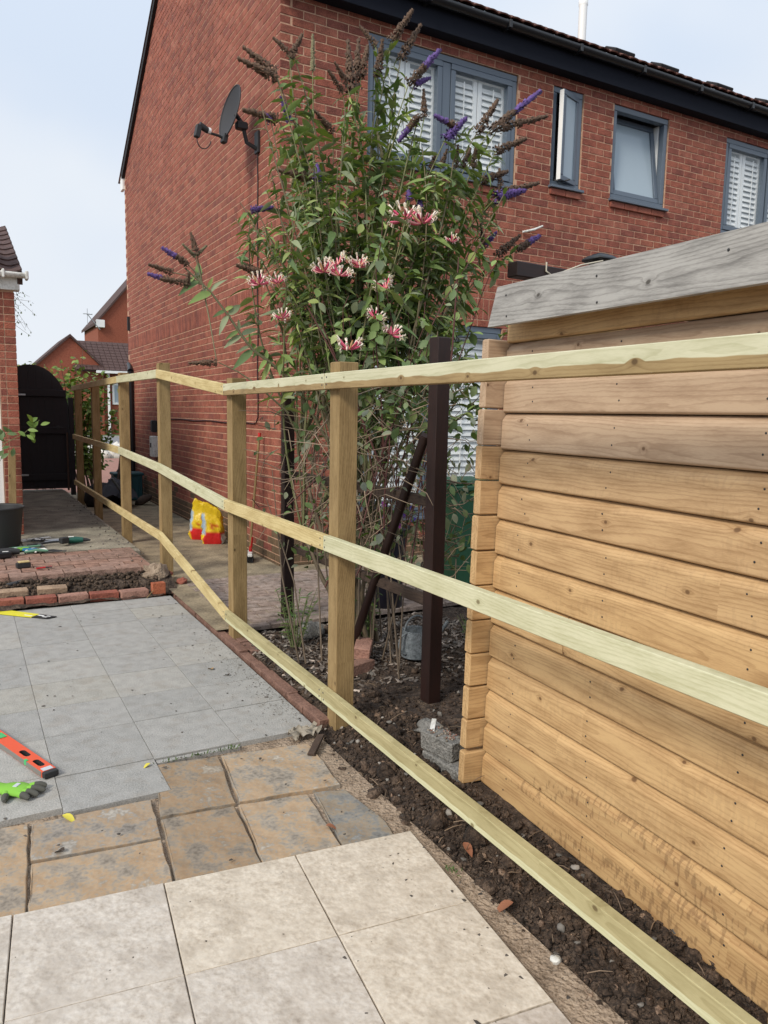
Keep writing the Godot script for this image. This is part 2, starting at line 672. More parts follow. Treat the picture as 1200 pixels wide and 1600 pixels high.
func materials() -> void:
	# brick
	M.brick_tints = [lin(0.385, 0.122, 0.078), lin(0.405, 0.136, 0.087), lin(0.36, 0.112, 0.073), lin(0.42, 0.148, 0.098), lin(0.335, 0.106, 0.072), lin(0.395, 0.128, 0.080), lin(0.37, 0.122, 0.082), lin(0.295, 0.096, 0.069)]
	var bt := mottle(512, 31, 0.012, 0.11, 0.55, [Color(0.70, 0.68, 0.68), Color(0.86, 0.85, 0.85), Color(1, 1, 1)], 0.25, Color(0.45, 0.4, 0.4))
	var bb := grey(512, 33, 0.07, 4)
	var base := tri_mat(bt, 0.9, 0.9, bb, 0.35)
	M.bricks = []
	for t in M.brick_tints: M.bricks.append(tinted(base, t))
	M.mossy = tinted(base, lin(0.17, 0.115, 0.065))
	M.brick_many = tinted(base, Color.WHITE)
	M.brick_many.vertex_color_use_as_albedo = true
	M.brick_many.vertex_color_is_srgb = true
	M.brick_meshes = []
	for k in 3:
		var b := MB.new()
		b.box(Transform3D.IDENTITY, Vector3(0.215, 0.065, 0.1), 0.0035, 0, 0.0014 if k else 0.0008, rng)
		M.brick_meshes.append(b.mesh())
	M.mortar = tri_mat(mottle(256, 35, 0.03, 0.16, 0.5, [Color(0.62, 0.48, 0.39), Color(0.74, 0.59, 0.49), Color(0.80, 0.66, 0.56)]), 0.6, 0.95)
	# timber
	M.rail_pale = uv_mat(wood(1024, 96, 2.4, 0.16, 101, Color(0.805, 0.795, 0.67), Color(0.67, 0.66, 0.51), 110.0, 4), 0.8, 0.03)
	M.rail_yellow = uv_mat(wood(1024, 96, 2.4, 0.16, 102, Color(0.82, 0.75, 0.55), Color(0.66, 0.57, 0.37), 100.0, 5), 0.8, 0.03)
	M.rail_split = uv_mat(wood(1024, 96, 2.4, 0.075, 103, Color(0.805, 0.795, 0.68), Color(0.68, 0.67, 0.535), 120.0, 6, [0.58, 0.07, Color(0.64, 0.55, 0.39), Color(0.49, 0.40, 0.26)]), 0.8, 0.03)
	M.rail_low = uv_mat(wood(1024, 96, 2.4, 0.075, 104, Color(0.705, 0.665, 0.50), Color(0.565, 0.52, 0.36), 110.0, 5, [0.66, 0.08, Color(0.81, 0.80, 0.66), Color(0.71, 0.70, 0.53)]), 0.8, 0.03)
	M.post = uv_mat(wood(1024, 160, 2.2, 0.42, 105, Color(0.61, 0.515, 0.355), Color(0.43, 0.345, 0.21), 85.0, 5), 0.85, 0.03)
	M.shed_boards = []
	for k in 3:
		M.shed_boards.append(uv_mat(wood(1600, 144, 2.6, 0.17, 111 + k, Color(0.79, 0.655, 0.47), Color(0.59, 0.455, 0.295), 95.0, 5, [], 0.0, 0.05), 0.75, 0.03))
	M.shed_muddy = uv_mat(wood(1600, 144, 2.6, 0.17, 117, Color(0.775, 0.64, 0.45), Color(0.585, 0.44, 0.285), 95.0, 4, [], 0.0, 0.24), 0.8, 0.03)
	M.shed_grey = []
	for k in 2:
		M.shed_grey.append(uv_mat(wood(1600, 144, 2.6, 0.17, 121 + k, Color(0.745, 0.645, 0.54), Color(0.58, 0.475, 0.38), 85.0, 4), 0.85, 0.04))
	M.fascia_grey = uv_mat(wood(1600, 160, 2.6, 0.2, 131, Color(0.68, 0.66, 0.64), Color(0.42, 0.40, 0.385), 95.0, 4, [], 0.55), 0.9, 0.06)
	M.brown_stain = uv_mat(wood(512, 96, 2.0, 0.45, 141, Color(0.165, 0.085, 0.065), Color(0.10, 0.05, 0.04), 50.0, 3), 0.55, 0.05)
	M.old_timber = uv_mat(wood(512, 96, 2.0, 0.3, 142, Color(0.30, 0.24, 0.20), Color(0.17, 0.13, 0.11), 50.0, 3), 0.9, 0.08)
	# stone
	M.grey_slab = tri_mat(mottle(1024, 51, 0.012, 0.13, 0.74, [Color(0.46, 0.455, 0.44), Color(0.61, 0.605, 0.585), Color(0.685, 0.675, 0.655), Color(0.78, 0.765, 0.74)], 0.45, Color(0.84, 0.83, 0.81), 1.15, 5, 0.13, Color(0.50, 0.44, 0.37)), 1.13, 0.88, grey(512, 52, 0.2, 3), 0.10)
	M.cream_slab = tri_mat(mottle(1024, 54, 0.013, 0.055, 0.58, [Color(0.62, 0.575, 0.53), Color(0.735, 0.70, 0.655), Color(0.79, 0.76, 0.72), Color(0.825, 0.80, 0.765), Color(0.86, 0.84, 0.81)], 0.55, Color(0.50, 0.45, 0.40), 1.05, 5, 0.20, Color(0.57, 0.53, 0.485)), 1.31, 0.85, grey(512, 55, 0.05, 5), 0.4)
	M.sand_slab = tri_mat(mottle(1024, 57, 0.0052, 0.05, 0.32, [Color(0.46, 0.44, 0.41), Color(0.545, 0.525, 0.50), Color(0.60, 0.575, 0.54), Color(0.665, 0.595, 0.51), Color(0.65, 0.565, 0.47), Color(0.60, 0.58, 0.55), Color(0.70, 0.68, 0.645)], 0.35, Color(0.38, 0.34, 0.30), 1.55, 4), 1.05, 0.9, grey(512, 58, 0.009, 4), 1.5)
	M.grey_riven = tinted(M.sand_slab, Color(0.84, 0.87, 0.90))
	M.concrete = tri_mat(mottle(1024, 61, 0.008, 0.1, 0.45, [Color(0.38, 0.36, 0.325), Color(0.50, 0.475, 0.425), Color(0.58, 0.555, 0.495), Color(0.67, 0.64, 0.58)], 0.3, Color(0.3, 0.27, 0.22)), 2.6, 0.92, grey(512, 62, 0.12, 4), 0.3)
	M.haunch = tri_mat(mottle(512, 64, 0.012, 0.14, 0.5, [Color(0.42, 0.36, 0.30), Color(0.58, 0.51, 0.44), Color(0.68, 0.61, 0.53)], 0.5, Color(0.3, 0.25, 0.2)), 0.8, 0.95, grey(512, 65, 0.06, 5), 1.2)
	M.soil = tri_mat(mottle(512, 67, 0.02, 0.14, 0.5, [Color(0.145, 0.112, 0.088), Color(0.245, 0.198, 0.163), Color(0.39, 0.33, 0.28)], 0.3, Color(0.5, 0.44, 0.38), 1.7, 5, 0.5, Color(0.44, 0.38, 0.325)), 0.7, 1.0, grey(512, 68, 0.05, 5), 1.5)
	M.clod = tinted(M.soil, Color(0.95, 0.95, 0.95))
	M.clod.vertex_color_use_as_albedo = true
	var pv := tri_mat(mottle(512, 71, 0.015, 0.12, 0.5, [Color(0.6, 0.58, 0.56), Color(0.85, 0.84, 0.82), Color(1, 1, 1)], 0.4, Color(0.5, 0.45, 0.4)), 0.7, 0.92, bb, 0.2)
	M.pavers = []
	for t in [lin(0.40, 0.24, 0.185), lin(0.36, 0.21, 0.16), lin(0.42, 0.27, 0.22), lin(0.34, 0.22, 0.175), lin(0.38, 0.25, 0.205)]: M.pavers.append(tinted(pv, t))
	M.drive_pavers = []
	for t in [lin(0.41, 0.325, 0.285), lin(0.38, 0.295, 0.255), lin(0.44, 0.355, 0.315), lin(0.39, 0.32, 0.285)]: M.drive_pavers.append(tinted(pv, t))
	# others
	M.frame = mat(lin(0.105, 0.135, 0.175), 0.35)
	M.white = mat(lin(0.84, 0.85, 0.84), 0.45)
	M.white_dirty = tri_mat(mottle(256, 81, 0.02, 0.1, 0.5, [Color(0.72, 0.71, 0.68), Color(0.86, 0.86, 0.84), Color(0.9, 0.9, 0.89)]), 0.8, 0.45)
	M.black = mat(lin(0.012, 0.013, 0.016), 0.35)
	M.fascia_black = mat(lin(0.012, 0.014, 0.022), 0.75)
	M.fascia_black.metallic_specular = 0.25
	M.black_matt = mat(lin(0.014, 0.013, 0.015), 0.75)
	M.rubber = mat(lin(0.022, 0.023, 0.025), 0.6)
	M.dark_room = mat(lin(0.10, 0.11, 0.12), 0.9)
	M.curtain = mat(lin(0.50, 0.53, 0.56), 0.9)
	M.frosted = mat(lin(0.36, 0.44, 0.50), 0.18)
	var g := mat(Color(0.85, 0.92, 0.95, 0.12), 0.03)
	g.transparency = BaseMaterial3D.TRANSPARENCY_ALPHA
	M.glass = g
	M.roof_brown = tri_mat(mottle(256, 83, 0.03, 0.1, 0.5, [Color(0.21, 0.15, 0.14), Color(0.30, 0.22, 0.205), Color(0.38, 0.29, 0.27)]), 0.8, 0.85)
	M.roof_red = tri_mat(mottle(256, 84, 0.03, 0.1, 0.5, [Color(0.26, 0.15, 0.12), Color(0.42, 0.26, 0.21), Color(0.5, 0.36, 0.30)]), 0.8, 0.85)
	M.metal = mat(lin(0.45, 0.46, 0.47), 0.4, 0.9)
	M.galv = tri_mat(mottle(256, 86, 0.03, 0.09, 0.5, [Color(0.33, 0.36, 0.38), Color(0.47, 0.5, 0.52), Color(0.58, 0.61, 0.63)]), 0.3, 0.55)
	M.stem_green = mat(lin(0.16, 0.19, 0.075), 0.8)
	M.stem_brown = mat(lin(0.15, 0.105, 0.07), 0.9)
	M.stem_red = mat(lin(0.10, 0.035, 0.03), 0.7)
	var lf := mat(Color.WHITE, 0.55)
	lf.vertex_color_use_as_albedo = true
	lf.backlight_enabled = true
	lf.backlight = Color(0.55, 0.62, 0.20)
	M.leaf = lf
	M.leaves = []
	for t in [lin(0.165, 0.240, 0.072), lin(0.215, 0.300, 0.090), lin(0.115, 0.180, 0.064), lin(0.245, 0.285, 0.160), lin(0.285, 0.345, 0.105), lin(0.115, 0.150, 0.080)]:
		M.leaves.append(tinted(lf, t))
	var vc := mat(Color.WHITE, 0.75)
	vc.vertex_color_use_as_albedo = true
	M.vertex = vc
	M.dish_grey = mat(lin(0.030, 0.030, 0.034), 0.65)
	M.dark_red = mat(lin(0.030, 0.010, 0.010), 0.6)
	M.red = mat(lin(0.50, 0.015, 0.015), 0.45)
	M.teal = mat(lin(0.008, 0.060, 0.072), 0.5)
	M.bin_green = mat(lin(0.020, 0.110, 0.050), 0.5)
	M.navy = mat(lin(0.010, 0.010, 0.022), 0.5)
	M.violet = mat(lin(0.050, 0.020, 0.24), 0.7)
	M.purple = mat(lin(0.12, 0.03, 0.30), 0.7)
	M.magenta = mat(lin(0.32, 0.03, 0.28), 0.7)
	M.orange = mat(lin(0.62, 0.27, 0.02), 0.7)
	M.block_grey = tri_mat(mottle(256, 201, 0.03, 0.14, 0.5, [Color(0.36, 0.355, 0.34), Color(0.48, 0.475, 0.46), Color(0.58, 0.57, 0.55)], 0.4, Color(0.25, 0.24, 0.22)), 0.4, 0.95, M.soil.heightmap_texture, 0.6)
	M.black_slate = mat(lin(0.020, 0.024, 0.028), 0.5)
	M.cord = mat(lin(0.55, 0.50, 0.40), 0.7)
	M.dusty_bricks = [tinted(M.bricks[0], lin(0.30, 0.17, 0.125)), tinted(M.bricks[0], lin(0.34, 0.20, 0.155)), tinted(M.bricks[0], lin(0.27, 0.16, 0.125))]
	M.pale_brick = tinted(M.bricks[0], lin(0.45, 0.25, 0.19))
	M.buff_brick = tinted(M.bricks[0], lin(0.46, 0.33, 0.22))
	M.orange_brick = tinted(M.bricks[0], lin(0.50, 0.15, 0.07))
	M.lime = mat(lin(0.20, 0.46, 0.055), 0.95)
	M.glove_grey = mat(lin(0.065, 0.065, 0.055), 0.85)
	M.blue_knit = mat(lin(0.02, 0.13, 0.26), 0.9)
	M.badge = mat(lin(0.52, 0.56, 0.60), 0.5)
	M.level_orange = mat(lin(0.72, 0.085, 0.022), 0.4)
	M.level_grey = mat(lin(0.20, 0.19, 0.17), 0.5)
	M.vial = mat(lin(0.05, 0.45, 0.14), 0.3)
	M.yellow = mat(lin(0.70, 0.64, 0.03), 0.5)
	M.tool_green = mat(lin(0.008, 0.085, 0.060), 0.45)
	M.tool_pale_green = mat(lin(0.12, 0.26, 0.17), 0.6)
	M.steel_dark = mat(lin(0.055, 0.058, 0.062), 0.5)
	M.yellow_leaf = mat(lin(0.62, 0.54, 0.07), 0.7)
	M.tan_leaf = mat(lin(0.38, 0.24, 0.11), 0.8)
	M.rust_leaf = mat(lin(0.26, 0.105, 0.055), 0.85)
	M.dark_leaf = mat(lin(0.05, 0.035, 0.025), 0.85)
	M.dead_pale = mat(lin(0.33, 0.29, 0.23), 0.9)
	M.vine_leaves = []
	for t in [lin(0.17, 0.27, 0.05), lin(0.21, 0.32, 0.07), lin(0.13, 0.22, 0.04)]: M.vine_leaves.append(tinted(lf, t))
	M.sprig_leaf = leaf_mesh(0.09, 0.042, 0.2, 0.25, 5, 0.6)
	var pb := MB.new()
	for k in 5:
		var a := TAU * k / 5.0
		var i0 := pb.vert(Vector3(0, 0, 0), Vector3(0, 1, 0))
		pb.vert(Vector3(cos(a - 0.6) * 0.026, 0.012, sin(a - 0.6) * 0.026), Vector3(0, 1, 0)); pb.vert(Vector3(cos(a) * 0.034, 0.009, sin(a) * 0.034), Vector3(0, 1, 0)); pb.vert(Vector3(cos(a + 0.6) * 0.026, 0.012, sin(a + 0.6) * 0.026), Vector3(0, 1, 0))
		pb.tri(i0, i0 + 1, i0 + 2); pb.tri(i0, i0 + 2, i0 + 3)
	M.petunia = pb.mesh()

func ground() -> void:
	var b := MB.new()
	b.quad(Vector3(-120, -0.16, 60), Vector3(140, -0.16, 60), Vector3(140, -0.16, -260), Vector3(-120, -0.16, -260), Vector3.UP)
	struct("ground", b.mesh(), M.soil)

# ---------------------------------------------------------------- the brick house
func window_frame(b: MB, x0: float, x1: float, y0: float, y1: float, w: float, z0: float, z1: float) -> void:
	var zc := (z0 + z1) / 2
	var d := absf(z1 - z0)
	b.cbox(Vector3((x0 + x1) / 2, y1 - w / 2, zc), Vector3(x1 - x0, w, d), 0.006)
	b.cbox(Vector3((x0 + x1) / 2, y0 + w / 2, zc), Vector3(x1 - x0, w, d), 0.006)
	b.cbox(Vector3(x0 + w / 2, (y0 + y1) / 2, zc), Vector3(w, y1 - y0 - 2 * w, d - 0.003), 0.006, 1)
	b.cbox(Vector3(x1 - w / 2, (y0 + y1) / 2, zc), Vector3(w, y1 - y0 - 2 * w, d - 0.003), 0.006, 1)

func pane_of(par: Node, x0: float, x1: float, y0: float, y1: float, z: float, m: Material) -> void:
	var b := MB.new()
	b.cbox(Vector3((x0 + x1) / 2, (y0 + y1) / 2, z), Vector3(x1 - x0, y1 - y0, 0.006), 0.001)
	if m == M.glass:
		b = MB.new()
		b.quad(Vector3(x0, y0, z), Vector3(x1, y0, z), Vector3(x1, y1, z), Vector3(x0, y1, z), Vector3(0, 0, 1))
	part(par, "pane", b.mesh(), m)

func shutter(par: Node, x0: float, x1: float, y0: float, y1: float, z: float, n: int) -> void:
	var b := MB.new()
	window_frame(b, x0, x1, y0, y1, 0.055, z - 0.014, z + 0.014)
	part(par, "shutter_frame", b.mesh(), M.white)
	var s := MB.new()
	s.box(Transform3D(Basis(Vector3.RIGHT, deg_to_rad(-28)), Vector3.ZERO), Vector3(x1 - x0 - 0.112, 0.068, 0.009), 0.004)
	var sm := s.mesh()
	for i in n:
		var o := part(par, "slat", sm, M.white)
		o.position = Vector3((x0 + x1) / 2, lerpf(y0 + 0.09, y1 - 0.09, (i + 0.5) / n), z)
	var r := MB.new()
	r.cbox(Vector3((x0 + x1) / 2, (y0 + y1) / 2, z + 0.034), Vector3(0.012, y1 - y0 - 0.2, 0.010), 0.003, 1)
	part(par, "tilt_rod", r.mesh(), M.white)

func window_unit(hs: Node3D, x0: float, x1: float, y0: float, y1: float) -> Node3D:
	var w := Node3D.new()
	w.name = "window"
	hs.add_child(w, true)
	var b := MB.new()
	window_frame(b, x0, x1, y0, y1, 0.062, -0.10, -0.018)
	part(w, "frame", b.mesh(), M.frame)
	var s := MB.new()
	s.cbox(Vector3((x0 + x1) / 2, y0 - 0.014, 0.004), Vector3(x1 - x0 + 0.05, 0.03, 0.10), 0.006)
	part(w, "sill", s.mesh(), M.frame)
	# the room behind: side walls, floor, ceiling, back
	var r := MB.new()
	var z := -0.75
	r.quad(Vector3(x0 - .1, y0 - .1, z), Vector3(x1 + .1, y0 - .1, z), Vector3(x1 + .1, y1 + .1, z), Vector3(x0 - .1, y1 + .1, z), Vector3(0, 0, 1))
	for x in [x0 - .1, x1 + .1]:
		r.quad(Vector3(x, y0 - .1, z), Vector3(x, y0 - .1, -0.105), Vector3(x, y1 + .1, -0.105), Vector3(x, y1 + .1, z), Vector3(1 if x < x1 else -1, 0, 0))
	for y in [y0 - .1, y1 + .1]:
		r.quad(Vector3(x0 - .1, y, z), Vector3(x1 + .1, y, z), Vector3(x1 + .1, y, -0.105), Vector3(x0 - .1, y, -0.105), Vector3(0, 1 if y < y1 else -1, 0))
	part(w, "room", r.mesh(), M.curtain)
	return w

func brick_sill(hs: Node, x0: float, x1: float, y: float) -> void:
	var x := x0
	while x < x1 - 0.02:
		var l := minf(0.215, x1 - x)
		var o := part(hs, "sill_brick", M.brick_meshes[1], M.bricks[rng.randi_range(0, 7)])
		o.transform = Transform3D(Basis.from_scale(Vector3(l / 0.215, 1, 1)), Vector3(x + l / 2, y, -0.024))
		x += 0.222

func house() -> void:
	var hs := thing("brick_house", "two-storey red brick terraced house with grey windows and black gutter", "house", CORNER)
	var wins := [[0.89, 2.67, 3.93, 5.075], [3.165, 3.60, 4.05, 5.09], [4.075, 4.975, 4.045, 5.085], [6.04, 7.75, 3.90, 5.09], [0.80, 2.58, 0.44, 2.46], [8.6, 9.5, 4.05, 5.09], [4.6, 6.4, 0.44, 2.46]]
	var holes := []
	for w in wins: holes.append([w[0] - 0.004, w[1] + 0.004, w[2] - 0.03, w[3] + 0.004])
	var rear := Transform3D(Basis.IDENTITY, Vector3.ZERO)
	var gl := 7.3075
	var side := Transform3D(Basis(Vector3(0, 0, 1), Vector3.UP, Vector3(-1, 0, 0)), Vector3(0, 0, -gl))
	var rake := func(y: float) -> Vector2:
		if y < 5.5: return Vector2(0, gl)
		var d := (y - 5.5) / 0.605
		return Vector2(d, gl - d)
	var wall := Node3D.new()
	wall.name = "wall"
	hs.add_child(wall)
	# mortar behind the bricks
	var mb := MB.new()
	panel(mb, Transform3D(rear.basis, Vector3(0, 0, -0.0045)), 0.0045, 12.0, -0.15, 5.5, holes)
	panel(mb, Transform3D(side.basis, Vector3(0.0045, 0, -gl)), 0.0, gl - 0.0045, -0.15, 5.5, [])
	var ms := Transform3D(side.basis, Vector3(0.0045, 0, -gl))
	var i0 := mb.vert(ms * Vector3(0, 5.5, 0), ms.basis.z)
	mb.vert(ms * Vector3(gl, 5.5, 0), ms.basis.z); mb.vert(ms * Vector3(gl / 2, 5.5 + gl / 2 * 0.605, 0), ms.basis.z)
	mb.tri(i0, i0 + 1, i0 + 2)
	# reveals of the openings, and the far walls that close the house
	for w in wins:
		for x in [w[0] - 0.004, w[1] + 0.004]:
			mb.quad(Vector3(x, w[2] - .03, -.005), Vector3(x, w[3], -.005), Vector3(x, w[3], -.14), Vector3(x, w[2] - .03, -.14), Vector3(1 if x < w[1] else -1, 0, 0))
		for y in [w[2] - 0.03, w[3] + 0.004]:
			mb.quad(Vector3(w[0], y, -.005), Vector3(w[1], y, -.005), Vector3(w[1], y, -.14), Vector3(w[0], y, -.14), Vector3(0, 1 if y < w[3] else -1, 0))
	mb.quad(Vector3(0.005, -.15, -gl), Vector3(12, -.15, -gl), Vector3(12, 5.5, -gl), Vector3(0.005, 5.5, -gl), Vector3(0, 0, -1))
	mb.quad(Vector3(12, -.15, 0), Vector3(12, -.15, -gl), Vector3(12, 5.5, -gl), Vector3(12, 5.5, 0), Vector3(1, 0, 0))
	part(wall, "mortar", mb.mesh(), M.mortar)
	var list := []
	lay_bricks(list, rear, 75, -0.09, holes, [0.0, 0.1125], [12.0, 12.0], null, Vector2(2.53, 2.74))
	lay_bricks(list, side, 106, -0.09, [], [0.0, 0.1125], [gl - 0.1125, gl], rake, Vector2(2.53, 2.74))
	place_bricks(wall, list, "brick", 300, M.brick_tints, 0.065, 2, true)
	# soldier course round the house at first-floor level
	var sold := []
	var x := 0.0
	while x < 12.0:
		sold.append([rear * Transform3D(Basis(Vector3.FORWARD, PI / 2), Vector3(x + 0.0325, 2.6425, -0.05)), 0.215])
		x += 0.075
	x = 0.0
	while x < gl - 0.13:
		sold.append([side * Transform3D(Basis(Vector3.FORWARD, PI / 2), Vector3(x + 0.0325, 2.6425, -0.05)), 0.215])
		x += 0.075
	place_bricks(wall, sold, "soldier_brick", 60, M.brick_tints, 0.065)
	# windows
	var w0 := window_unit(hs, wins[0][0], wins[0][1], wins[0][2], wins[0][3])
	var b := MB.new()
	b.cbox(Vector3(1.78, 4.50, -0.058), Vector3(0.10, 1.02, 0.079), 0.006, 1)
	part(w0, "mullion", b.mesh(), M.frame)
	for xs in [[0.955, 1.728], [1.832, 2.605]]:
		b = MB.new()
		window_frame(b, xs[0], xs[1], 3.995, 5.01, 0.058, -0.085, -0.008)
		part(w0, "sash", b.mesh(), M.frame)
		pane_of(w0, xs[0] + 0.055, xs[1] - 0.055, 4.05, 4.955, -0.045, M.glass)
		var mid: float = (xs[0] + xs[1]) / 2
		shutter(w0, xs[0] + 0.02, mid - 0.004, 4.0, 5.0, -0.105, 13)
		shutter(w0, mid + 0.004, xs[1] - 0.02, 4.0, 5.0, -0.105, 13)
	# narrow window, its sash standing open
	var w1 := window_unit(hs, wins[1][0], wins[1][1], wins[1][2], wins[1][3])
	var sash := Node3D.new()
	sash.name = "open_sash"
	w1.add_child(sash)
	sash.position = Vector3(3.555, 0, -0.02)
	sash.rotation.y = deg_to_rad(19)
	b = MB.new()
	window_frame(b, -0.335, 0.0, 4.10, 5.04, 0.055, -0.055, 0.0)
	part(sash, "frame", b.mesh(), M.frame)
	b = MB.new()
	b.cbox(Vector3(-0.337, 4.57, -0.032), Vector3(0.006, 0.93, 0.05), 0.001, 1)
	part(sash, "white_edge", b.mesh(), M.white)
	pane_of(sash, -0.285, -0.05, 4.15, 4.99, -0.02, M.frosted)
	b = MB.new()
	b.tube([Vector3(3.25, 4.13, -0.05), Vector3(3.30, 4.10, 0.03), Vector3(3.36, 4.115, 0.10)], [0.008, 0.008, 0.008], 6)
	part(w1, "stay", b.mesh(), M.black)
	# bathroom window tilted inwards
	var w2 := window_unit(hs, wins[2][0], wins[2][1], wins[2][2], wins[2][3])
	var tilt := Node3D.new()
	tilt.name = "tilted_sash"
	w2.add_child(tilt)
	tilt.position = Vector3(0, 4.108, -0.065)
	tilt.rotation.x = deg_to_rad(-9)
	b = MB.new()
	window_frame(b, 4.135, 4.915, 0.0, 0.93, 0.06, -0.03, 0.03)
	part(tilt, "frame", b.mesh(), M.frame)
	pane_of(tilt, 4.19, 4.86, 0.055, 0.875, 0.0, M.frosted)
	b = MB.new()
	b.cbox(Vector3(4.928, 4.56, -0.15), Vector3(0.03, 0.94, 0.09), 0.004, 1)
	part(w2, "white_reveal", b.mesh(), M.white)
	# right window and the two behind the shed
	var w3 := window_unit(hs, wins[3][0], wins[3][1], wins[3][2], wins[3][3])
	for xs in [[6.10, 6.88], [6.91, 7.69]]:
		b = MB.new()
		window_frame(b, xs[0], xs[1], 3.965, 5.025, 0.058, -0.085, -0.008)
		part(w3, "sash", b.mesh(), M.frame)
		pane_of(w3, xs[0] + 0.055, xs[1] - 0.055, 4.02, 4.97, -0.045, M.glass)
		var mid: float = (xs[0] + xs[1]) / 2
		shutter(w3, xs[0] + 0.02, mid - 0.004, 3.97, 5.02, -0.105, 13)
		shutter(w3, mid + 0.004, xs[1] - 0.02, 3.97, 5.02, -0.105, 13)
	for k in [5]:
		var w5 := window_unit(hs, wins[k][0], wins[k][1], wins[k][2], wins[k][3])
		pane_of(w5, wins[k][0] + 0.06, wins[k][1] - 0.06, wins[k][2] + 0.06, wins[k][3] - 0.06, -0.05, M.glass)
	# ground-floor shuttered windows
	for k in [4, 6]:
		var w4 := window_unit(hs, wins[k][0], wins[k][1], wins[k][2], wins[k][3])
		var l: float = wins[k][0]
		b = MB.new()
		b.cbox(Vector3(l + 0.89, 1.45, -0.058), Vector3(0.09, 1.89, 0.079), 0.006, 1)
		part(w4, "mullion", b.mesh(), M.frame)
		for xs in [[l + 0.065, l + 0.842], [l + 0.938, l + 1.715]]:
			b = MB.new()
			window_frame(b, xs[0], xs[1], 0.505, 2.395, 0.058, -0.085, -0.008)
			part(w4, "sash", b.mesh(), M.frame)
			pane_of(w4, xs[0] + 0.055, xs[1] - 0.055, 0.56, 2.34, -0.045, M.glass)
			shutter(w4, xs[0] + 0.02, xs[1] - 0.02, 0.52, 2.38, -0.105, 25)
	for k in 6: brick_sill(hs, wins[k][0] - 0.004, wins[k][1] + 0.004, wins[k][2] - 0.064)
	# fascia, gutter, roof
	b = MB.new()
	b.cbox(Vector3(6.0, 5.30, 0.07), Vector3(12.1, 0.22, 0.14), 0.004)
	part(hs, "fascia", b.mesh(), M.fascia_black)
	b = MB.new()
	var gp := []
	for k in 11: gp.append(Vector2(0.057 * cos(PI + PI * k / 10.0), 0.060 * sin(PI + PI * k / 10.0)))
	for k in 11: gp.append(Vector2(0.052 * cos(TAU - PI * k / 10.0), 0.055 * sin(TAU - PI * k / 10.0)))
	b.sweep(gp, Vector3(-0.05, 5.43, 0.20), Vector3(12.05, 5.43, 0.20), Vector3(0, 0, -1), Vector3.UP, true, true)
	for k in 13:
		b.cbox(Vector3(0.45 + k * 0.95, 5.40, 0.20), Vector3(0.04, 0.078, 0.128), 0.006)
	part(hs, "gutter", b.mesh(), M.black)
	b = MB.new()
	var sl := 0.605
	for s in [0, 1]:
		var z0 := 0.24 if s == 0 else -gl - 0.24
		var y0 := 5.50 - 0.10
		var ridge := Vector3(0, 5.5 + gl / 2 * sl + 0.06, -gl / 2)
		b.quad(Vector3(-0.06, y0, z0), Vector3(12.1, y0, z0), ridge + Vector3(12.1, 0, 0), ridge + Vector3(-0.06, 0, 0), Vector3(0, 1, sl * (1 if s == 0 else -1)).normalized())
	var roof := part(hs, "roof", b.mesh(), M.roof_red)
	# double-roman tiles on the lowest courses, each one its own piece
	var tm := MB.new()
	var tp := []
	for k in 13:
		var q := k / 12.0
		tp.append(Vector2(q * 0.30, 0.017 * pow(absf(sin(q * TAU)), 0.7) * (1.0 if fmod(q, 0.5) < 0.5 else 1.0)))
	for k in 13:
		var q := 1.0 - k / 12.0
		tp.append(Vector2(q * 0.30, 0.017 * pow(absf(sin(q * TAU)), 0.7) - 0.013))
	tm.sweep(tp, Vector3(0, 0, 0), Vector3(0, 0, -0.40), Vector3.RIGHT, Vector3.UP, true, true)
	var tmesh := tm.mesh()
	var txf := []
	for r in 3:
		for k in 40:
			var at := Vector3(-0.05 + k * 0.302, 5.475 + r * 0.33 * sin(0.544), 0.235 - r * 0.33 * cos(0.544))
			var t := Transform3D(Basis(Vector3.RIGHT, 0.50 + rf(-0.012, 0.012)), at)
			if r == 0:
				var o := part(roof, "roof_tile", tmesh, M.roof_red)
				o.transform = t
			else:
				txf.append(t)
	copies(roof, "roof_tiles", tmesh, M.roof_red, txf, [])
	for vx in [3.83, 4.55, 5.52, 6.45]:
		var vb := MB.new()
		vb.box(Transform3D(Basis(Vector3.RIGHT, 0.45), Vector3(vx + 0.17, 5.575, 0.10)), Vector3(0.31, 0.05, 0.20), 0.012)
		part(roof, "tile_vent", vb.mesh(), M.black_matt)
	b = MB.new()
	b.lathe(Transform3D(Basis.IDENTITY, Vector3(4.84, 0, -1.45)), [Vector2(0.055, 6.1), Vector2(0.055, 6.93), Vector2(0.062, 6.94), Vector2(0.062, 7.02), Vector2(0.0, 7.03)], 20)
	part(roof, "flue_pipe", b.mesh(), M.white)
	# dark verge along the gable and white box end at the far eaves
	b = MB.new()
	for s in [0, 1]:
		var a := Vector3(0, 5.46, 0.02) if s == 0 else Vector3(0, 5.46, -gl - 0.02)
		var e := Vector3(0, 5.5 + gl / 2 * sl + 0.03, -gl / 2)
		b.sweep([Vector2(-0.045, -0.06), Vector2(0.05, -0.06), Vector2(0.05, 0.05), Vector2(-0.045, 0.05)], a, e, Vector3.RIGHT, (e - a).normalized().cross(Vector3.RIGHT) * (1 if s == 0 else -1), false, true)
	part(hs, "verge", b.mesh(), M.black_matt)
	b = MB.new()
	b.cbox(Vector3(-0.01, 5.38, -gl - 0.08), Vector3(0.05, 0.26, 0.20), 0.006)
	part(hs, "box_end", b.mesh(), M.white)
	b = MB.new()
	b.cbox(Vector3(-0.012, 5.32, 0.06), Vector3(0.06, 0.22, 0.18), 0.006)
	part(hs, "box_end", b.mesh(), M.white_dirty)

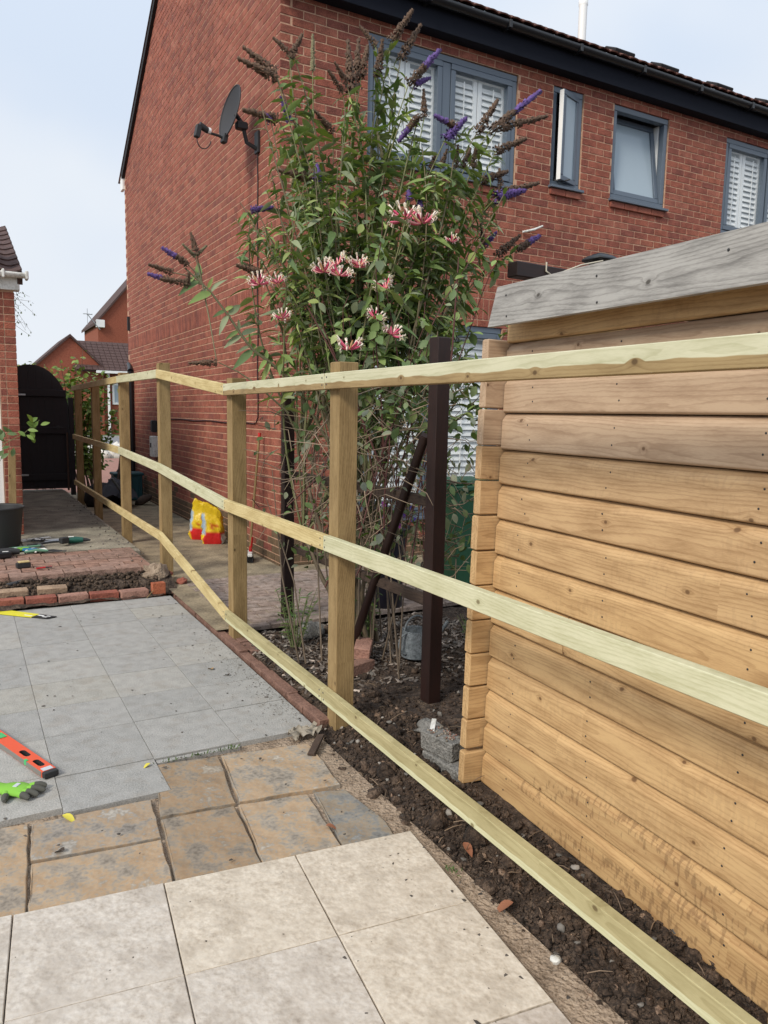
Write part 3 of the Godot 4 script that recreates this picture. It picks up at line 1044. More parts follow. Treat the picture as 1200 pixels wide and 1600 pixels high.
# ---------------------------------------------------------------- own house: the end of its wall at the left edge
func left_building() -> void:
	var hs := thing("brick_extension", "corner of a single-storey red brick building with white gutter and brown tiles", "house", Vector3(0.53, 0, -8.785))
	var wall := Node3D.new()
	wall.name = "wall"
	hs.add_child(wall)
	var w := 3.0375
	var front := Transform3D(Basis.IDENTITY, Vector3(-w, 0, 0))
	var side := Transform3D(Basis(Vector3(0, 0, -1), Vector3.UP, Vector3(1, 0, 0)), Vector3.ZERO)
	var holes := [[w - 1.15, w - 0.165, 0.1, 2.2]]
	var mb := MB.new()
	panel(mb, Transform3D(Basis.IDENTITY, Vector3(-w, 0, -0.0045)), 0, w - 0.0045, 0.0, 2.7, holes)
	panel(mb, Transform3D(side.basis, Vector3(-0.0045, 0, 0)), 0.0045, 4.5, 0.0, 2.7, [])
	mb.quad(Vector3(-0.166, .1, -.004), Vector3(-0.166, 2.2, -.004), Vector3(-0.166, 2.2, -.2), Vector3(-0.166, .1, -.2), Vector3(-1, 0, 0))
	mb.quad(Vector3(-w, 0, -.005), Vector3(-w, 2.7, -.005), Vector3(-w, 2.7, -4.5), Vector3(-w, 0, -4.5), Vector3(-1, 0, 0))
	mb.quad(Vector3(-w, 0, -4.5), Vector3(0, 0, -4.5), Vector3(0, 2.7, -4.5), Vector3(-w, 2.7, -4.5), Vector3(0, 0, -1))
	part(wall, "mortar", mb.mesh(), M.mortar)
	var list := []
	lay_bricks(list, front, 35, 0.05, holes, [0.005, 0.1175], [w, w - 0.1075])
	lay_bricks(list, side, 35, 0.05, [], [0.1125, 0.0], [4.5, 4.5])
	place_bricks(wall, list, "brick", 90, M.brick_tints, 0.065)
	# white door in its frame, seen edge-on at the picture's border
	var door := Node3D.new()
	door.name = "door"
	hs.add_child(door)
	var b := MB.new()
	window_frame(b, -1.15, -0.168, 0.12, 2.18, 0.075, -0.10, -0.03)
	part(door, "frame", b.mesh(), M.white)
	b = MB.new()
	b.cbox(Vector3(-0.66, 1.15, -0.075), Vector3(0.82, 1.92, 0.045), 0.004, 1)
	part(door, "leaf", b.mesh(), M.white)
	b = MB.new()
	b.cbox(Vector3(-0.30, 1.12, -0.035), Vector3(0.04, 0.20, 0.03), 0.006, 1)
	part(door, "handle", b.mesh(), M.metal)
	# soffit box, fascia, gutter
	b = MB.new()
	b.cbox(Vector3(-1.5, 2.765, -0.02), Vector3(3.1, 0.16, 0.12), 0.006)
	part(hs, "fascia", b.mesh(), M.white_dirty)
	b = MB.new()
	var gp := []
	for k in 9: gp.append(Vector2(0.052 * cos(PI + PI * k / 8.0), 0.05 * sin(PI + PI * k / 8.0)))
	for k in 9: gp.append(Vector2(0.047 * cos(TAU - PI * k / 8.0), 0.045 * sin(TAU - PI * k / 8.0)))
	b.sweep(gp, Vector3(-3.0, 2.872, 0.10), Vector3(0.125, 2.850, 0.10), Vector3(0, 0, -1), Vector3.UP, true, true)
	for gx in [0.115, -0.10, -0.21, -0.9]:
		b.cbox(Vector3(gx, 2.83, 0.10), Vector3(0.028, 0.085, 0.118), 0.008)
	part(hs, "gutter", b.mesh(), M.white_dirty)
	# tiled roof running up from the gutter, its tiles lapping in courses
	var roof := Node3D.new()
	roof.name = "roof"
	hs.add_child(roof)
	b = MB.new()
	b.quad(Vector3(-3.1, 2.84, 0.06), Vector3(0.06, 2.84, 0.06), Vector3(0.06, 3.77, -2.45), Vector3(-3.1, 3.77, -2.45), Vector3(0, 0.84, 0.55))
	b.quad(Vector3(-3.1, 2.7, -4.4), Vector3(0.06, 2.7, -4.4), Vector3(0.06, 3.77, -2.45), Vector3(-3.1, 3.77, -2.45), Vector3(0, 1, -0.15))
	part(roof, "roof_slope", b.mesh(), M.roof_brown)
	var tm := MB.new()
	var tp := []
	for k in 15: tp.append(Vector2(k / 14.0 * 0.33, 0.022 * sin(k / 14.0 * TAU + 0.6)))
	for k in 15: tp.append(Vector2((14 - k) / 14.0 * 0.33, 0.022 * sin((14 - k) / 14.0 * TAU + 0.6) - 0.016))
	tm.sweep(tp, Vector3.ZERO, Vector3(0, 0, -0.38), Vector3.RIGHT, Vector3.UP, true, true)
	var tmesh := tm.mesh()
	var pitch := 0.358
	for r in 9:
		for k in 6:
			var o := part(roof, "roof_tile", tmesh, M.roof_brown)
			o.transform = Transform3D(Basis(Vector3.RIGHT, pitch - 0.05), Vector3(0.07 - 0.325 * (k + 1), 2.885 + r * 0.29 * sin(pitch), 0.085 - r * 0.29 * cos(pitch)))
	# white cheek of a dormer just inside the picture
	b = MB.new()
	b.cbox(Vector3(-0.62, 3.15, -0.25), Vector3(0.96, 0.62, 0.5), 0.01)
	part(hs, "dormer_cheek", b.mesh(), M.white)
	b = MB.new()
	b.sweep([Vector2(-0.02, -0.09), Vector2(0.03, -0.09), Vector2(0.03, 0.03), Vector2(-0.02, 0.03)], Vector3(0.05, 2.83, 0.07), Vector3(0.05, 3.78, -2.45), Vector3.RIGHT, Vector3(0, 0.936, 0.35), false, true)
	part(hs, "verge", b.mesh(), M.roof_brown)
	# loose things at the foot of the wall
	var p := MB.new()
	p.ku = 0.45; p.kv = 2.2
	p.box(Transform3D(Basis(Vector3(0, 0, 1), deg_to_rad(-1.5)) * Basis(Vector3.RIGHT, deg_to_rad(-3)), Vector3(0.43, 0.615, -8.70)), Vector3(0.070, 0.90, 0.045), 0.003, 1)
	single("timber_offcut", p.mesh(), M.post, "short sawn timber offcut leaning on the brick wall at the left edge", "offcut")

# ---------------------------------------------------------------- log-board shed
func shed() -> void:
	var s := thing("shed", "orange-brown timber shed of horizontal boards with weathered grey fascia", "shed", Vector3(1.811, 0.0, -2.376))
	var xl := Vector3(-0.062, 0, 0.998).normalized()
	s.transform = Transform3D(Basis(xl, Vector3.UP, xl.cross(Vector3.UP)) * Basis(Vector3.RIGHT, deg_to_rad(-1.41)), s.position)
	var hs := [0.0, 0.139, 0.265, 0.402, 0.54, 0.677, 0.82, 0.96, 1.102, 1.24, 1.376, 1.519, 1.655, 1.785, 1.93]
	for i in 14:
		var h: float = hs[i + 1] - hs[i] - 0.003
		var b := MB.new()
		b.ku = 1.0 / 2.6; b.kv = 1.0 / 0.17
		b.ou = rf(0, 1); b.ov = rf(0, 1)
		var prof := [Vector2(-0.034, 0.0), Vector2(-0.012, 0.0), Vector2(-0.003, 0.003), Vector2(-0.0003, 0.006), Vector2(0.0, 0.010), Vector2(0.0, 0.014), Vector2(0.0, h - 0.034), Vector2(0.0, h - 0.029), Vector2(-0.0015, h - 0.026), Vector2(-0.0060, h - 0.020), Vector2(-0.0165, h - 0.006), Vector2(-0.0195, h - 0.003), Vector2(-0.022, h - 0.0005), Vector2(-0.034, h)]
		prof.reverse()
		var grey_ones := i >= 10 and i < 13
		var m: Material = M.shed_grey[i % 2] if grey_ones else M.shed_boards[i % 3]
		if i < 2: m = M.shed_muddy
		elif i in [7, 8, 9]: m = tinted(m, [Color(0.985, 0.985, 1.0), Color(0.97, 0.97, 1.0), Color(0.95, 0.955, 1.0)][i - 7])
		if i == 5:      # two lengths butt here
			b.sweep(prof, Vector3(0.004, hs[i], 0), Vector3(0.452, hs[i], 0), Vector3(0, 0, 1), Vector3.UP, true, true)
			part(s, "board", b.mesh(), m)
			b = MB.new()
			b.ku = 1.0 / 2.6; b.kv = 1.0 / 0.17; b.ou = rf(0, 1); b.ov = 0.3
			b.sweep(prof, Vector3(0.456, hs[i], 0), Vector3(2.9, hs[i], 0), Vector3(0, 0, 1), Vector3.UP, true, true)
			part(s, "board", b.mesh(), m)
		else:
			b.sweep(prof, Vector3(0.004, hs[i], rf(-0.0015, 0.0015)), Vector3(2.9, hs[i], rf(-0.0015, 0.0015)), Vector3(0, 0, 1), Vector3.UP, true, true)
			part(s, "board", b.mesh(), m)
		# ends of the end wall's boards crossing at the corner
		b = MB.new()
		b.ku = 1.0 / 2.6; b.kv = 1.0 / 0.17; b.ou = rf(0, 1); b.ov = rf(0, 1)
		var zo := 0.085 + rf(-0.003, 0.003)
		var hh: float = hs[i + 1] - hs[i]
		var y0: float = hs[i] + 0.012 - (0.012 if i == 0 else 0.0)
		if i < 13:
			b.box(Transform3D(Basis.IDENTITY, Vector3(-0.024, y0 + hh / 2, zo / 2 - 0.06)), Vector3(0.044, hh - 0.004, zo + 0.12), 0.006, 2, 0.0012, rng)
			part(s, "board_end", b.mesh(), M.shed_boards[i % 3] if i < 2 else m)
	# the rest of the end wall, the other two walls, the roof
	var w := MB.new()
	w.ku = 0.4; w.kv = 3.0
	w.cbox(Vector3(-0.024, 0.95, -1.0), Vector3(0.040, 1.88, 1.9), 0.003, 2)
	w.cbox(Vector3(1.45, 0.95, -1.95), Vector3(2.9, 1.88, 0.04), 0.003)
	w.cbox(Vector3(2.93, 0.95, -1.0), Vector3(0.04, 1.88, 1.9), 0.003, 2)
	part(s, "wall", w.mesh(), M.shed_boards[1])
	w = MB.new()
	w.sweep([Vector2(-2.0, 1.955), Vector2(0.085, 1.925), Vector2(0.085, 1.950), Vector2(-2.0, 1.98)], Vector3(0.085, 0, 0), Vector3(3.0, 0, 0), Vector3(0, 0, 1), Vector3.UP, false, true)
	part(s, "roof", w.mesh(), M.rubber)
	# grey fascia, cut aslant at its end
	w = MB.new()
	w.ku = 1.0 / 2.6; w.kv = 1.0 / 0.2
	w.ov = 0.1
	var z0 := 0.088
	var z1 := 0.110
	var ya := 1.832
	var yb := 1.972
	var fp := [Vector3(0.030, ya, z1), Vector3(3.0, ya - 0.018, z1), Vector3(3.0, yb - 0.018, z1), Vector3(0.080, yb, z1)]
	var bk := []
	for q in fp: bk.append(q + Vector3(0, 0, z0 - z1))
	w.quad(fp[0], fp[1], fp[2], fp[3], Vector3(0, 0, 1), Vector2(0, 0.12), Vector2(1.15, 0.86))
	w.quad(bk[0], bk[1], bk[2], bk[3], Vector3(0, 0, -1), Vector2(0, 0.12), Vector2(1.15, 0.86))
	w.quad(fp[0], fp[1], bk[1], bk[0], Vector3(0, -1, 0), Vector2(0, 0), Vector2(1.15, 0.1))
	w.quad(fp[3], fp[2], bk[2], bk[3], Vector3(0, 1, 0), Vector2(0, 0), Vector2(1.15, 0.1))
	w.quad(fp[0], fp[3], bk[3], bk[0], Vector3(-1, 0.3, 0).normalized(), Vector2(0, 0), Vector2(0.02, 0.7))
	part(s, "fascia", w.mesh(), M.fascia_grey)
	w = MB.new()
	w.ku = 1.0 / 2.6; w.kv = 1.0 / 0.17
	w.cbox(Vector3(1.5, 1.90, 0.055), Vector3(2.9, 0.05, 0.055), 0.004)
	part(s, "eaves_batten", w.mesh(), M.shed_boards[0])
	# nail heads, two to a board
	var nl := MB.new()
	for i in 13:
		for nx in [0.17, 0.62, 1.18]:
			for ny in [0.30, 0.68]:
				nl.lathe(Transform3D(Basis(Vector3.RIGHT, PI / 2), Vector3(nx + rf(-0.02, 0.02), lerpf(hs[i], hs[i + 1], ny), 0.0005)), [Vector2(0.0, 0.0012), Vector2(0.0028, 0.0010), Vector2(0.0034, 0.0)], 8)
	part(s, "nails", nl.mesh(), M.rubber).set_meta("kind", "stuff")
	# screws in the fascia
	var sc := MB.new()
	sc.lathe(Transform3D(Basis(Vector3.RIGHT, PI / 2), Vector3.ZERO), [Vector2(0.0, 0.0015), Vector2(0.0035, 0.001), Vector2(0.004, 0.0)], 10)
	var scm := sc.mesh()
	for q in [Vector3(0.14, 1.935, 0.111), Vector3(0.15, 1.86, 0.111), Vector3(0.62, 1.93, 0.111), Vector3(0.63, 1.85, 0.111), Vector3(1.1, 1.92, 0.111)]:
		part(s, "screw", scm, M.rubber).position = q

# ---------------------------------------------------------------- new post-and-rail fence frame
func rail(f: Node, a: Vector3, e: Vector3, m: Material, full := true, ov := 0.0, hgt := 0.073) -> void:
	var b := MB.new()
	var l := (e - a).length()
	var d := (e - a).normalized()
	var up := Vector3.UP - d * d.y
	up = up.normalized()
	var tr := Transform3D(Basis(d, up, d.cross(up)), (a + e) / 2)
	b.ku = 1.0 / 2.4
	b.kv = 1.0 / 0.075 * (0.96 if full else 0.47)
	b.ou = rf(0, 1)
	b.box(tr, Vector3(l, hgt, 0.036), 0.0035, 0)
	# front and back faces take the texture from its top edge to its bottom edge
	for i in b.v.size():
		var q := tr.affine_inverse() * b.v[i]
		if absf((tr.basis.inverse() * b.n[i]).z) > 0.5:
			b.uv[i].y = (0.5 - q.y / hgt) * (0.96 if full else 0.44) + 0.02 + ov
		elif absf((tr.basis.inverse() * b.n[i]).y) > 0.5:
			b.uv[i].y = 0.03 + ov + (q.z + 0.018) * 1.2 if q.y > 0 else 0.97
	part(f, "rail", b.mesh(), m)

func fence() -> void:
	var f := thing("fence_frame", "new pale green sawn post-and-rail fence frame beside the patio, not yet boarded", "fence")
	var xp := 1.511      # patio face of the posts
	var posts := [[-0.91, 1.70, 0.0], [-3.194, 1.738, 0.0], [-4.774, 1.715, 0.0], [-6.794, 1.912, 0.0], [-8.664, 1.90, 0.0], [-10.684, 1.80, 0.0], [-12.384, 1.79, 0.0]]
	for i in posts.size():
		var p: Array = posts[i]
		var b := MB.new()
		b.ku = 1.0 / 2.2; b.kv = 1.0 / 0.42
		b.ou = rf(0, 1); b.ov = rf(0, 1)
		var h: float = p[1] + 0.35
		b.box(Transform3D(Basis(Vector3.UP, rf(-0.02, 0.02)), Vector3(xp + 0.05, p[1] - h / 2, p[0] + (0.05 if i == 0 else -0.0))), Vector3(0.098, h, 0.098), 0.004, 1, 0.0015, rng)
		part(f, "post", b.mesh(), M.post)
	var sc := MB.new()
	sc.lathe(Transform3D(Basis(Vector3(0, 0, 1), PI / 2), Vector3.ZERO), [Vector2(0.0, 0.0016), Vector2(0.004, 0.0012), Vector2(0.0048, 0.0)], 10)
	var scm := sc.mesh()
	for q in [[-3.205, 1.650], [-3.255, 1.648], [-3.205, 0.890], [-3.255, 0.892], [-3.205, 0.140], [-3.255, 0.141], [-4.765, 1.641], [-4.82, 1.645], [-4.765, 0.895], [-4.82, 0.898], [-4.765, 0.152], [-4.82, 0.156], [-0.86, 0.125], [-0.86, 0.890]]:
		for dy in [-0.016, 0.017]:
			part(f, "screw", scm, M.steel_dark).position = Vector3(1.4738, q[1] + dy, q[0] + rf(-0.004, 0.004))
	var x := 1.492
	rail(f, Vector3(x, 1.650, -0.60), Vector3(x, 1.649, -3.226), M.rail_split, true)
	rail(f, Vector3(x, 0.890, -0.60), Vector3(x, 0.891, -3.226), M.rail_pale, false)
	rail(f, Vector3(x, 0.125, -0.60), Vector3(x, 0.140, -3.226), M.rail_low, true)
	rail(f, Vector3(x, 1.648, -3.229), Vector3(x, 1.640, -4.79), M.rail_split, true)
	rail(f, Vector3(x, 0.891, -3.229), Vector3(x, 0.895, -4.79), M.rail_yellow, false)
	rail(f, Vector3(x, 0.140, -3.229), Vector3(x, 0.152, -4.79), M.rail_low, true)
	rail(f, Vector3(x, 1.642, -4.793), Vector3(x, 1.812, -6.70), M.rail_yellow, false, 0.2)
	rail(f, Vector3(x, 0.895, -4.793), Vector3(x, 1.005, -6.72), M.rail_pale, false, 0.3)
	rail(f, Vector3(x, 0.152, -4.793), Vector3(x, 0.400, -6.70), M.rail_yellow, false, 0.4)
	rail(f, Vector3(x, 1.812, -6.703), Vector3(x, 1.822, -8.60), M.rail_pale, false, 0.4)
	rail(f, Vector3(x, 1.005, -6.723), Vector3(x, 1.060, -8.60), M.rail_pale, false, 0.1)
	rail(f, Vector3(x, 0.400, -6.703), Vector3(x, 0.392, -8.60), M.rail_yellow, false, 0.1)
	rail(f, Vector3(x, 1.822, -8.603), Vector3(x, 1.805, -12.45), M.rail_yellow, false, 0.5)
	rail(f, Vector3(x, 1.060, -8.603), Vector3(x, 1.082, -12.45), M.rail_yellow, false, 0.45)
	rail(f, Vector3(x, 0.392, -8.603), Vector3(x, 0.380, -12.45), M.rail_yellow, false, 0.2)

# ---------------------------------------------------------------- lower patio
func rect(x0: float, x1: float, z0: float, z1: float, g := 0.0025) -> Array:
	return [Vector2(x0 + g, z0 + g), Vector2(x1 - g, z0 + g), Vector2(x1 - g, z1 - g), Vector2(x0 + g, z1 - g)]

func slab_mesh(poly: Array, y0: float, y1: float, bev: float, tl := 0.002) -> ArrayMesh:
	var b := MB.new()
	b.slab(poly, y0, y1, bev, Vector3(rf(-tl, tl), 0, rf(-tl, tl)))
	return b.mesh()

func patio() -> void:
	var bed := MB.new()
	bed.quad(Vector3(-3.2, -0.026, -6.13), Vector3(1.44, -0.026, -6.13), Vector3(1.40, -0.026, 1.5), Vector3(-3.2, -0.026, 1.5), Vector3.UP)
	var p := struct("patio", bed.mesh(), M.haunch, "patio laid with grey, brown and cream paving slabs")
	# grey slabs: columns run away from the camera
	var greys := []
	for t in [Color(0.945, 0.95, 0.96), Color(0.975, 0.975, 0.975), Color(0.92, 0.927, 0.938), Color(0.96, 0.957, 0.945)]: greys.append(tinted(M.grey_slab, t))
	var cols := [
		[1.052, 1.432, [-3.19, -3.594, -3.958, -4.350, -4.730, -5.100, -5.495, -5.83, -6.12]],
		[0.6660, 1.052, [-3.19, -3.634, -3.99, -4.365, -4.705, -5.085, -5.47, -5.83, -6.12]],
		[0.2685, 0.6660, [-2.89, -3.20, -3.630, -4.008, -4.385, -4.76, -5.13, -5.50, -5.85, -6.12]],
		[-0.122, 0.2685, [-2.93, -3.225, -3.62, -4.01, -4.385, -4.76, -5.13, -5.50, -5.85, -6.12]],
		[-0.51, -0.122, [-2.95, -3.24, -3.62, -4.00, -4.385, -4.76, -5.13, -5.50, -5.85, -6.12]],
		[-0.90, -0.51, [-2.95, -3.24, -3.62, -4.00, -4.385, -4.76, -5.13, -5.50, -5.85, -6.12]],
		[-1.29, -0.90, [-2.95, -3.24, -3.62, -4.00, -4.385, -4.76, -5.13, -5.50, -5.85, -6.12]]]
	for c in cols:
		for i in c[2].size() - 1:
			part(p, "paving_slab", slab_mesh(rect(c[0] - 0.0024, c[1] + 0.0024, c[2][i + 1], c[2][i], 0.0030), -0.03, rf(-0.001, 0.0015), 0.0025), greys[rng.randi_range(0, 3)])
	# strip of lower grey kerb in front of the last right-hand slabs
	part(p, "edging_strip", slab_mesh([Vector2(0.67, -3.186), Vector2(1.04, -3.186), Vector2(1.04, -3.158), Vector2(0.67, -3.158)], -0.04, -0.006, 0.003), greys[0])
	# riven brown slabs
	var sands := []
	for t in [Color(0.90, 0.87, 0.83), Color(1, 0.98, 0.95), Color(0.95, 0.94, 0.93), Color(1.0, 0.97, 0.93)]: sands.append(tinted(M.sand_slab, t))
	var polys := [
		[[0.658, -3.145], [0.923, -3.108], [0.867, -2.687], [0.582, -2.715]],
		[[0.937, -3.115], [1.333, -3.057], [1.321, -2.901], [1.294, -2.638], [0.882, -2.691]],
		[[0.157, -2.880], [0.583, -2.859], [0.556, -2.578], [0.137, -2.631]],
		[[0.136, -2.615], [0.555, -2.564], [0.531, -2.300], [0.108, -2.345]],
		[[0.580, -2.696], [0.855, -2.666], [0.820, -2.266], [0.539, -2.300]],
		[[0.871, -2.674], [1.143, -2.625], [1.105, -2.240], [0.823, -2.268]],
		[[1.174, -2.635], [1.301, -2.604], [1.327, -2.329], [1.304, -2.193], [1.109, -2.228]],
		[[-0.30, -2.94], [0.148, -2.890], [0.103, -2.350], [-0.32, -2.395]],
		[[-0.78, -2.94], [-0.315, -2.935], [-0.335, -2.395], [-0.80, -2.44]],
		[[-1.28, -2.94], [-0.795, -2.935], [-0.815, -2.445], [-1.30, -2.49]]]
	for i in polys.size():
		var q := []
		for a in polys[i]:
			q.append(Vector2(a[0], a[1]))
		# break the straight sides so that the edges look split, not sawn
		var rough := []
		for k in q.size():
			var a: Vector2 = q[k]
			var e: Vector2 = q[(k + 1) % q.size()]
			for s in 6:
				var w := a.lerp(e, s / 6.0)
				rough.append(w + (Vector2(rf(-0.004, 0.004), rf(-0.004, 0.004)) if s > 0 else Vector2.ZERO))
		part(p, "paving_slab", slab_mesh(rough, -0.03, rf(-0.010, -0.004) - (0.004 if i == 6 else 0.0), 0.006, 0.004), sands[i % 4] if i != 6 else M.grey_riven)
	# cream slabs, laid a little askew
	var creams := []
	for t in [Color(0.99, 0.99, 0.98), Color(0.985, 0.97, 0.94), Color(0.955, 0.95, 0.945), Color(0.93, 0.915, 0.905)]: creams.append(tinted(M.cream_slab, t))
	var o := Vector2(0.499, -2.29)
	var e1 := Vector2(0.4315, 0.0495)
	var e2 := Vector2(-0.044, 0.4315)
	for i in range(-4, 2):
		for j in range(0, 7):
			var k := 0.985
			var a := o + e1 * i + e2 * j
			var q := [a + e1 * 0.0035 + e2 * 0.003, a + e1 * 0.9965 + e2 * 0.003, a + e1 * 0.9965 + e2 * 0.997, a + e1 * 0.0035 + e2 * 0.997]
			part(p, "paving_slab", slab_mesh(q, -0.03, rf(0.002, 0.005), 0.0035), creams[1] if i == 1 and j == 0 else creams[rng.randi_range(0, 3)])
	# brick edging along the bed, half sunk
	for r in 2:
		for k in 15:
			if r == 1 and k < 6: continue
			var b := part(p, "edging_brick", M.brick_meshes[k % 3], M.dusty_bricks[(k * 3 + r) % 3])
			b.transform = Transform3D(Basis(Vector3.UP, PI / 2 + rf(-0.03, 0.03)) * Basis(Vector3.RIGHT, PI / 2 + rf(-0.05, 0.05)), Vector3(1.488 + r * 0.072 + rf(-0.004, 0.004), -0.038 + rf(-0.012, 0.004), -3.32 - k * 0.203))
			b.scale = Vector3(0.92, 0.92, 1)
	# concrete haunching along the cream slabs
	var hb := MB.new()
	var hn := noise(77, 3.0, 3)
	var prev := []
	for k in 41:
		var z := -2.25 + k * 0.07
		var row := []
		var xe := 1.36 - (z + 2.2) * 0.10
		for j in 7:
			var t := j / 6.0
			row.append(hb.vert(Vector3(xe + t * (0.10 + 0.05 * hn.get_noise_2d(z, 1)), -0.012 - 0.075 * pow(t, 1.6) + 0.012 * hn.get_noise_2d(z * 3, t * 2), z), Vector3(0.3 * t, 1, 0).normalized()))
		if k > 0:
			for j in 6: hb.quad_i(prev[j], prev[j + 1], row[j + 1], row[j])
		prev = row
	part(p, "haunching", hb.mesh(), M.haunch)

# ---------------------------------------------------------------- path on the upper level
func upper_path() -> void:
	var b := MB.new()
	b.cbox(Vector3(-0.75, -0.02, -10.60), Vector3(4.45, 0.33, 6.2), 0.01)
	b.cbox(Vector3(-0.75, -0.03, -7.05), Vector3(4.40, 0.30, 0.95), 0.01)
	var p := struct("upper_path", b.mesh(), M.concrete, "raised path of worn concrete and red block pavers")
	var conc := [tinted(M.concrete, Color(1, 1, 0.99)), tinted(M.concrete, Color(0.92, 0.93, 0.92)), tinted(M.concrete, Color(0.80, 0.80, 0.79))]
	for zz in [[-7.60, -8.40, 0], [-8.41, -9.05, 1], [-9.06, -13.6, 2]]:
		for xx in [[-1.2, 0.46], [0.468, 1.448]] if zz[2] < 2 else [[-1.2, 1.43]]:
			part(p, "concrete_slab", slab_mesh(rect(xx[0], xx[1], zz[1], zz[0], 0.003), 0.1, 0.165 + rf(-0.002, 0.002), 0.006), conc[zz[2]])
	for r in 6:
		var z := -6.575 - r * 0.168
		var n := 0
		var x := -0.75 - (0.1 if r % 2 else 0.0)
		while x < 1.36:
			var bb := MB.new()
			bb.slab(rect(x, minf(x + 0.205, 1.40), z - 0.168, z, 0.003), 0.10, 0.163 + rf(-0.004, 0.004), 0.005, Vector3(rf(-0.012, 0.012), 0, rf(-0.012, 0.012)))
			part(p, "paver", bb.mesh(), M.pavers[rng.randi_range(0, 4)])
			x += 0.205
	# broken lump of old concrete at the corner by the fence post
	single("concrete_lump", lump(5, 0.10, 0.4, 8, 12, 0.8), M.haunch, "broken lump of pale concrete at the corner of the pavers beside a fence post", "rubble", Vector3(1.40, 0.11, -6.50))

# ---------------------------------------------------------------- drive between fence and house
func driveway() -> void:
	var b := MB.new()
	b.quad(Vector3(1.45, 0.024, -4.9), Vector3(20, 0.024, -4.9), Vector3(20, 0.024, -6.74), Vector3(1.45, 0.024, -6.74), Vector3.UP)
	b.quad(Vector3(1.45, 0.028, -6.44), Vector3(2.63, 0.028, -6.44), Vector3(2.63, 0.028, -14.3), Vector3(1.45, 0.028, -14.3), Vector3.UP)
	var d := struct("driveway", b.mesh(), tinted(M.concrete, Color(1.0, 0.96, 0.89)), "concrete drive along the gable wall with block paving in front")
	for i in 9:
		for k in 16:
			var x := 1.62 + i * 0.21 + (0.105 if k % 2 else 0.0)
			var z := -4.86 - k * 0.1
			if z < -6.44 and x < 2.45: continue
			var bb := MB.new()
			bb.slab(rect(x, x + 0.21, z - 0.1, z, 0.0035), 0.0, 0.031 + rf(-0.003, 0.003), 0.005, Vector3(rf(-0.02, 0.02), 0, rf(-0.02, 0.02)))
			part(d, "paver", bb.mesh(), M.drive_pavers[rng.randi_range(0, 3)])
	# pink block-paved front drive, stone bed, road and verge beyond
	b = MB.new()
	b.quad(Vector3(-14, 0.0, -14.3), Vector3(16, 0.0, -14.3), Vector3(16, 0.0, -24.6), Vector3(-14, 0.0, -24.6), Vector3.UP)
	struct("front_drive", b.mesh(), tinted(M.cream_slab, Color(0.74, 0.56, 0.52)))
	b = MB.new()
	b.quad(Vector3(-20, -0.02, -24.6), Vector3(40, -0.02, -24.6), Vector3(40, -0.02, -30.5), Vector3(-20, -0.02, -30.5), Vector3.UP)
	struct("stone_bed", b.mesh(), M.haunch)
	var lumps := []
	var cols := []
	for i in 700:
		var s := rf(0.5, 1.6)
		lumps.append(Transform3D(Basis(rand_dir(), rf(0, 6)) * Basis.from_scale(Vector3(s, s, s)), Vector3(rf(-2, 9), 0.05, rf(-30.2, -24.8))))
		var g := rf(0.35, 0.75)
		cols.append(Color(g, g * 0.95, g * 0.86))
	copies(self, "stones", lump(41, 0.16, 0.35), M.vertex, lumps, cols, "pale rounded stones covering a bed beside the road")
	b = MB.new()
	b.quad(Vector3(-60, 0.0, -30.6), Vector3(90, 0.0, -30.6), Vector3(90, 0.0, -43.0), Vector3(-60, 0.0, -43.0), Vector3.UP)
	struct("road", b.mesh(), mat(lin(0.19, 0.19, 0.20), 0.9))
	b = MB.new()
	b.cbox(Vector3(10, 0.03, -43.1), Vector3(140, 0.12, 0.2), 0.01)
	b.cbox(Vector3(10, 0.02, -30.5), Vector3(140, 0.10, 0.2), 0.01)
	struct("kerb", b.mesh(), mat(lin(0.36, 0.35, 0.33), 0.9))
	b = MB.new()
	b.quad(Vector3(-60, 0.03, -43.2), Vector3(90, 0.03, -43.2), Vector3(90, 0.03, -120), Vector3(-60, 0.03, -120), Vector3.UP)
	struct("verge_lawn", b.mesh(), tri_mat(mottle(256, 91, 0.03, 0.2, 0.5, [Color(0.20, 0.27, 0.11), Color(0.30, 0.38, 0.16), Color(0.38, 0.44, 0.2)]), 2.0, 1.0))

# ---------------------------------------------------------------- soil of the bed
func soil_y(x: float, z: float) -> float:
	var n: FastNoiseLite = M.soil_noise
	var y := -0.004 + 0.026 * n.get_noise_2d(x * 1.5, z * 1.5) + 0.018 * n.get_noise_2d(x * 7.0, z * 7.0)
	# sinks towards the slabs and the haunching, heaps against the shed
	y -= 0.055 * (1.0 - smoothstep(1.32, 1.62, x)) 
	y += 0.006 * smoothstep(1.62, 1.86, x) * smoothstep(-2.6, -2.1, z)
	y -= 0.03 * smoothstep(-4.6, -5.0, z)
	return y

